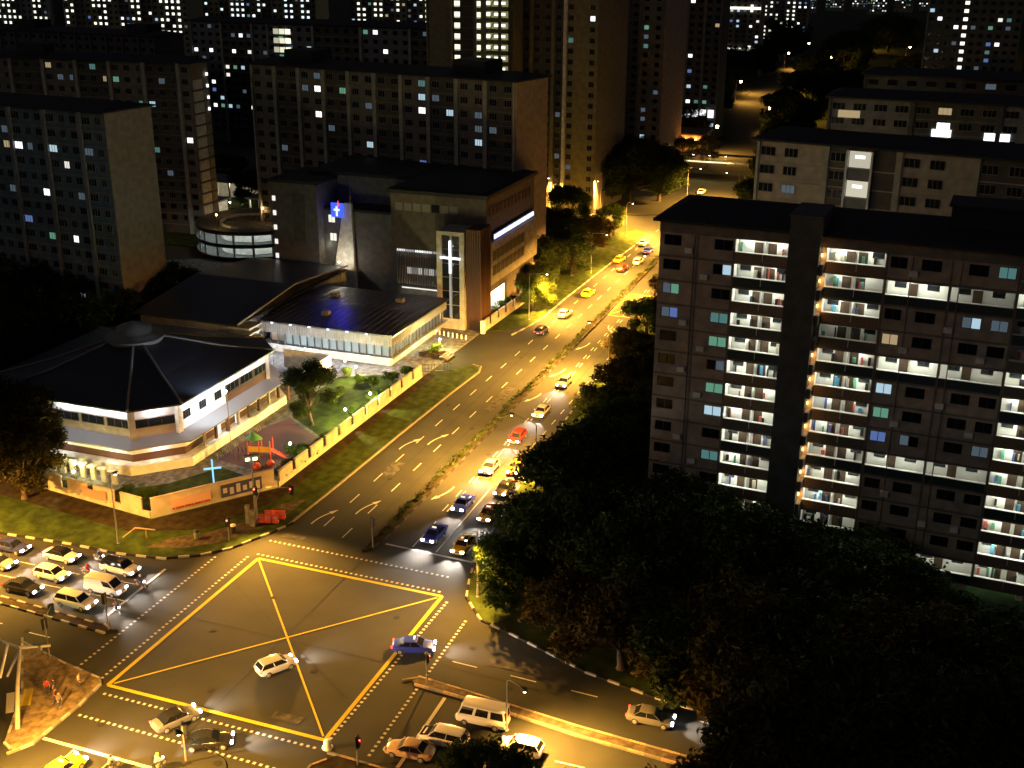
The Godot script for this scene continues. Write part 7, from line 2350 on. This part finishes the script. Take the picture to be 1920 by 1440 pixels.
func trees() -> void:
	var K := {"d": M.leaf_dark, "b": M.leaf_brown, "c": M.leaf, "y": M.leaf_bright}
	# per group: scale, group name, shared label, then [x, z, crown height, radius, leaf, own label]
	var groups := [
		[1.22, "trees of the dark park", "dark leafy tree merged into the black canopy of the park", [[-38.2, -106.0, 5.4, 4.0, "c", "half lit tree with yellow leaves at the very park corner by the crossing"], [-37.3, -126.5, 7.5, 6.0, "d", "broad dark tree at the left edge of the park below the orange taxi"], [-34.8, -133.5, 8.0, 6.0, "d", "dark tree touching the near block's left ground corner"], [-22.3, -118.6, 8.0, 6.0, "d", ""], [-31.3, -111.5, 7.4, 6.4, "d", ""], [-22.1, -107.5, 8.6, 7.0, "d", ""], [-14.2, -108.5, 9.0, 7.4, "d", ""], [-8.1, -113.0, 8.0, 6.2, "d", ""], [-11.5, -97.4, 7.6, 6.8, "b", "brownish tree spreading over the kerb of the right arm above the dark saloon"], [-23.5, -98.6, 6.4, 5.4, "b", "tree over the park kerb right of the yellow leaved corner tree"], [-4.5, -96.4, 8.3, 7.0, "d", ""], [2.0, -107.0, 8.0, 6.4, "d", ""], [8.5, -107.0, 4.6, 4.4, "d", ""], [4.0, -95.6, 8.8, 7.4, "b", ""], [13.0, -96.0, 9.0, 7.2, "d", ""], [-1.5, -119.0, 6.5, 4.2, "d", "small tree before the near block's lowest balconies right of its stair tower"], [-12.3, -120.2, 7.0, 3.8, "d", "small tree at the foot of the near block's stair tower"], [4.3, -113.5, 4.0, 3.2, "d", "small tree before the pale lit ground storey"], [14.0, -104.0, 5.6, 5.0, "d", ""], [-29.6, -100.4, 5.2, 4.2, "b", "low tree at the park kerb beside the yellow leaved corner tree"], [-40.5, -117.5, 5.6, 3.6, "d", "small dark tree on the lit grass beside the kerb lane queue"], [-18.0, -113.0, 8.2, 6.4, "d", ""], [-27.0, -115.5, 7.2, 5.6, "d", ""], [-3.5, -106.0, 8.0, 6.0, "d", ""], [-17.4, -97.6, 6.6, 5.6, "d", ""], [18.0, -100.0, 8.5, 6.5, "d", ""], [-0.5, -112.8, 7.0, 5.0, "d", ""], [-29.0, -122.0, 7.0, 5.2, "d", ""], [-36.2, -116.0, 6.0, 4.6, "d", ""]]],
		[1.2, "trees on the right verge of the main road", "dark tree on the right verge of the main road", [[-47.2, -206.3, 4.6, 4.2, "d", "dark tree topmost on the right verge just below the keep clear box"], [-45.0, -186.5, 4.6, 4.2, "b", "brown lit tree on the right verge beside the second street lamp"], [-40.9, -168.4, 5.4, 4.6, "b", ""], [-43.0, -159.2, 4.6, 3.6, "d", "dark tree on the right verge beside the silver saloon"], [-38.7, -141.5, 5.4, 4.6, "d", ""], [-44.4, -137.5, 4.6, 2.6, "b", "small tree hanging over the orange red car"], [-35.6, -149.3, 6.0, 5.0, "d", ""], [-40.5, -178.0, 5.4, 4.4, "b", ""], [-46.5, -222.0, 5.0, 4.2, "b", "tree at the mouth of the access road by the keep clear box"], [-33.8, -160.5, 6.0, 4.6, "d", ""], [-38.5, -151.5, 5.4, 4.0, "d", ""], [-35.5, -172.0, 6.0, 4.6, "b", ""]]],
		[1.12, "trees at the left corner", "dark spreading tree at the left corner before the church wall", [[-107.0, -109.0, 7.6, 5.6, "b", "wide tree with a sodium lit trunk at the left corner lawn"], [-113.0, -115.5, 8.0, 6.0, "b", ""], [-118.8, -114.6, 8.0, 7.2, "d", ""]]],
		[1.15, "trees in the dark grove", "dark tree in the grove left of the church halls", [[-166.3, -166.1, 8.4, 8.0, "d", ""], [-153.9, -162.2, 7.5, 5.6, "d", ""], [-136.6, -170.2, 6.5, 4.7, "d", ""], [-137.0, -156.1, 7.5, 6.4, "d", ""], [-136.5, -140.6, 8.4, 6.8, "d", ""], [-137.7, -186.7, 6.5, 5.4, "d", ""], [-152.0, -178.0, 6.5, 5.2, "d", ""], [-146.0, -150.0, 8.0, 6.4, "d", ""], [-160.0, -178.0, 7.0, 5.6, "d", ""], [-145.0, -132.0, 8.0, 6.5, "d", ""], [-131.0, -128.0, 7.0, 5.0, "d", ""]]],
		[1.0, "trees among the flats", "dark tree among the flats behind the church", [[-176.9, -277.0, 8.0, 6.0, "d", "dark round tree right of the lit stair strip of the second slab"], [-195.4, -296.3, 9.0, 5.8, "d", ""], [-169.0, -285.0, 9.0, 5.0, "d", ""]]],
		[1.2, "trees across the side street", "large dark tree across the side street up the road", [[-98.0, -318.6, 9.0, 8.3, "d", ""], [-90.4, -322.6, 10.0, 9.2, "d", ""], [-81.2, -327.2, 11.0, 10.7, "d", "largest dark dome of leaves left of the far road"], [-73.9, -331.1, 10.0, 7.9, "d", "dark tree at the kerb before the footbridge on the left"], [-88.0, -287.9, 8.0, 5.3, "d", "tree with a visible black trunk against the orange side street"], [-108.2, -317.7, 8.0, 6.9, "d", ""], [-86.0, -336.0, 11.0, 9.0, "d", ""]]],
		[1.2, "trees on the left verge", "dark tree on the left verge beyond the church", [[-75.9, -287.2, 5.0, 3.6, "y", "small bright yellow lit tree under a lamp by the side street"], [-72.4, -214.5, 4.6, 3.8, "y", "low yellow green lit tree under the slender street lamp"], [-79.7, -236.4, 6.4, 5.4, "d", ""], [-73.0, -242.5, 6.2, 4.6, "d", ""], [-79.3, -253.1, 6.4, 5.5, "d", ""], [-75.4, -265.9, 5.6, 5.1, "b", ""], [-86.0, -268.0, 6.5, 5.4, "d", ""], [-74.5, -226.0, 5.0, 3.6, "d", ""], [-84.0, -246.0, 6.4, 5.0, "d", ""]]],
		[1.1, "trees up the right side of the road", "dark tree far up the right side of the road", [[-44.0, -345.1, 9.0, 7.3, "d", ""], [-50.0, -410.6, 10.0, 7.6, "d", ""], [-44.9, -318.6, 7.0, 5.8, "d", "dark tree just above the near block's roof corner"], [-55.0, -534.6, 12.0, 12.3, "d", ""], [-51.5, -456.5, 11.0, 10.5, "d", ""], [-55.0, -718.5, 14.0, 14.8, "d", ""], [-42.0, -920.2, 14.0, 22.0, "d", ""], [-14.3, -652.0, 12.0, 13.4, "d", ""], [-44.0, -375.0, 9.0, 8.0, "d", ""], [-57.0, -600.0, 12.0, 12.0, "d", ""], [-24.0, -480.0, 11.0, 11.0, "d", ""], [-53.0, -432.0, 10.0, 8.0, "d", ""], [-60.5, -495.0, 10.0, 8.5, "d", ""], [-65.0, -575.0, 11.0, 9.0, "d", ""], [-65.5, -650.0, 12.0, 11.0, "d", ""], [-60.0, -800.0, 13.0, 15.0, "d", ""], [-40.0, -560.0, 12.0, 12.0, "d", ""]]],
		[1.1, "trees up the left side of the road", "dark tree far up the left side of the road", [[-96.0, -490.9, 11.0, 9.2, "d", ""], [-106.0, -497.6, 10.0, 9.4, "d", ""], [-105.5, -570.8, 12.0, 10.9, "d", ""], [-112.0, -662.0, 12.0, 13.0, "d", ""], [-116.4, -906.8, 14.0, 20.8, "d", ""], [-113.2, -743.5, 12.0, 13.7, "d", ""], [-120.4, -634.8, 11.0, 9.6, "d", ""], [-84.1, -430.3, 9.0, 5.7, "b", "orange lit tree just beyond the footbridge"], [-79.5, -391.0, 8.0, 5.0, "b", "tree hiding the left end of the low orange lit building"], [-72.5, -398.0, 7.5, 4.6, "b", "tree at the kerb right of the low orange lit building"], [-90.0, -455.0, 10.0, 7.0, "d", ""], [-94.0, -520.0, 10.0, 8.0, "d", ""], [-99.5, -600.0, 11.0, 9.0, "d", ""], [-103.0, -700.0, 12.0, 12.0, "d", ""], [-101.0, -820.0, 13.0, 14.0, "d", ""]]],
		[1.1, "trees on the near corner", "dark tree on the near corner at the picture's bottom edge", [[-27.9, -71.8, 6.4, 4.0, "d", "black tree half hiding the white car with the brake light"], [-22.2, -73.0, 5.4, 2.8, "d", ""], [-18.0, -73.2, 5.4, 2.8, "y", "small yellow lit tree at the bottom edge right of the black tree"], [-31.8, -72.6, 4.6, 2.4, "d", "small dark tree at the bottom edge beside the beige saloon"], [-13.5, -71.6, 8.0, 4.0, "d", ""], [-4.6, -72.8, 15.5, 7.4, "b", "tall brownish tree on the near corner spreading over the right arm"], [3.5, -73.2, 17.5, 8.6, "d", ""], [12.5, -73.5, 17.0, 9.0, "d", ""], [8.0, -78.0 + 6.0, 11.0, 6.0, "d", ""]]]]
	for gr in groups:
		for e in gr[3]:
			tree(e[0], e[1], e[2] * 0.86, e[3] * gr[0], K[e[4]], e[5] if e[5] else gr[2], gr[1], 1.0 if e[1] > -330 else 0.7)
	# forked tree in the church garden
	tree(-84.2, -144.6, 6.9, 4.3, M.leaf_dark, "round dark forked tree standing alone on the lit church lawn", "", 1.6, 0.15)
	# shrubs
	var sh := [[-89.0, -165.3, 1.1], [-85.6, -163.0, 1.1], [-82.5, -162.3, 1.4], [-80.7, -165.7, 1.6], [-79.5, -168.8, 1.5], [-85.9, -157.5, 0.9], [-79.5, -181.6, 1.6], [-79.9, -134.5, 1.0], [-79.4, -129.8, 1.0], [-81.1, -133.0, 1.2], [-94.9, -113.8, 1.3], [-91.6, -113.1, 1.6], [-89.6, -113.7, 1.3], [-88.3, -115.5, 0.9], [-80.3, -157.0, 1.2], [-77.9, -205.0, 1.2], [-77.5, -210.8, 1.4], [-77.2, -216.5, 1.4], [-89.9, -149.0, 0.8], [-79.6, -149.5, 1.0]]
	var where := ["before the glazed hall's left end", "before the glazed hall's middle", "at the lawn's rear edge", "at the hall's road corner", "beside the driveway gate", "on the lit lawn", "glowing round the lamp in the brown planter", "beside the long wall at the playground", "by the playground lamp", "next to the play frame", "behind the corner wall at its left", "tallest behind the corner wall", "behind the banner wall's left end", "nearest the neon cross", "along the wall by the green lawn", "below the lit porch at its near end", "below the lit porch at its middle", "below the lit porch at its far end", "at the white wall by the forked tree", "along the wall beside the forked tree"]
	for i in sh.size():
		var e: Array = sh[i]
		var t := thing("shrub", "rounded shrub %s" % where[i], "shrub", Vector3(e[0], 0.15, e[1]), 0.0, "shrubs in the church garden")
		var blobs := []
		for k in 5: blobs.append([Vector3(rng.randf_range(-0.5, 0.5) * e[2], e[2] * rng.randf_range(0.5, 1.1), rng.randf_range(-0.5, 0.5) * e[2]), e[2] * 0.55])
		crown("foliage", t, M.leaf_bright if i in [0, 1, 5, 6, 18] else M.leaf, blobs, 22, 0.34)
		var g := Geo.new()
		for k in 4: g.tube([Vector3.ZERO, blobs[k][0]], [0.05, 0.02], 5, false)
		part("stem", g, t, M.bark)
	# low planting along the median, and palms' worth of dark hedge behind the porch wall
	var hedge := Node3D.new()
	hedge.name = "median_planting"
	hedge.set_meta("kind", "stuff")
	hedge.set_meta("label", "low dark planting along the main road median")
	add_child(hedge)
	var bl := []
	for i in 90: bl.append([Vector3(-58.6 + rng.randf_range(-0.25, 0.25), 0.35, -117.0 - i * 1.9), 0.5])
	crown("foliage", hedge, M.leaf_dark, bl, 5, 0.42)
	var h2 := Node3D.new()
	h2.name = "wall_planting"
	h2.set_meta("kind", "stuff")
	h2.set_meta("label", "dark hedge along the inside of the church wall")
	add_child(h2)
	bl = []
	for i in 26: bl.append([Vector3(-78.6 + rng.randf_range(-0.3, 0.3), 1.0 + rng.randf_range(-0.2, 0.5), -125.5 - i * 0.85 if i < 16 else -149.0 - (i - 16) * 1.3), 0.8])
	for i in 16: bl.append([Vector3(-106 + i * 0.8 * 1.0, 0.9, -113.4 + i * 0.12), 0.7])
	for i in 14: bl.append([Vector3(-77.7, 1.4, -199 - i * 1.3), 1.1])
	crown("foliage", h2, M.leaf_dark, bl, 12, 0.5)
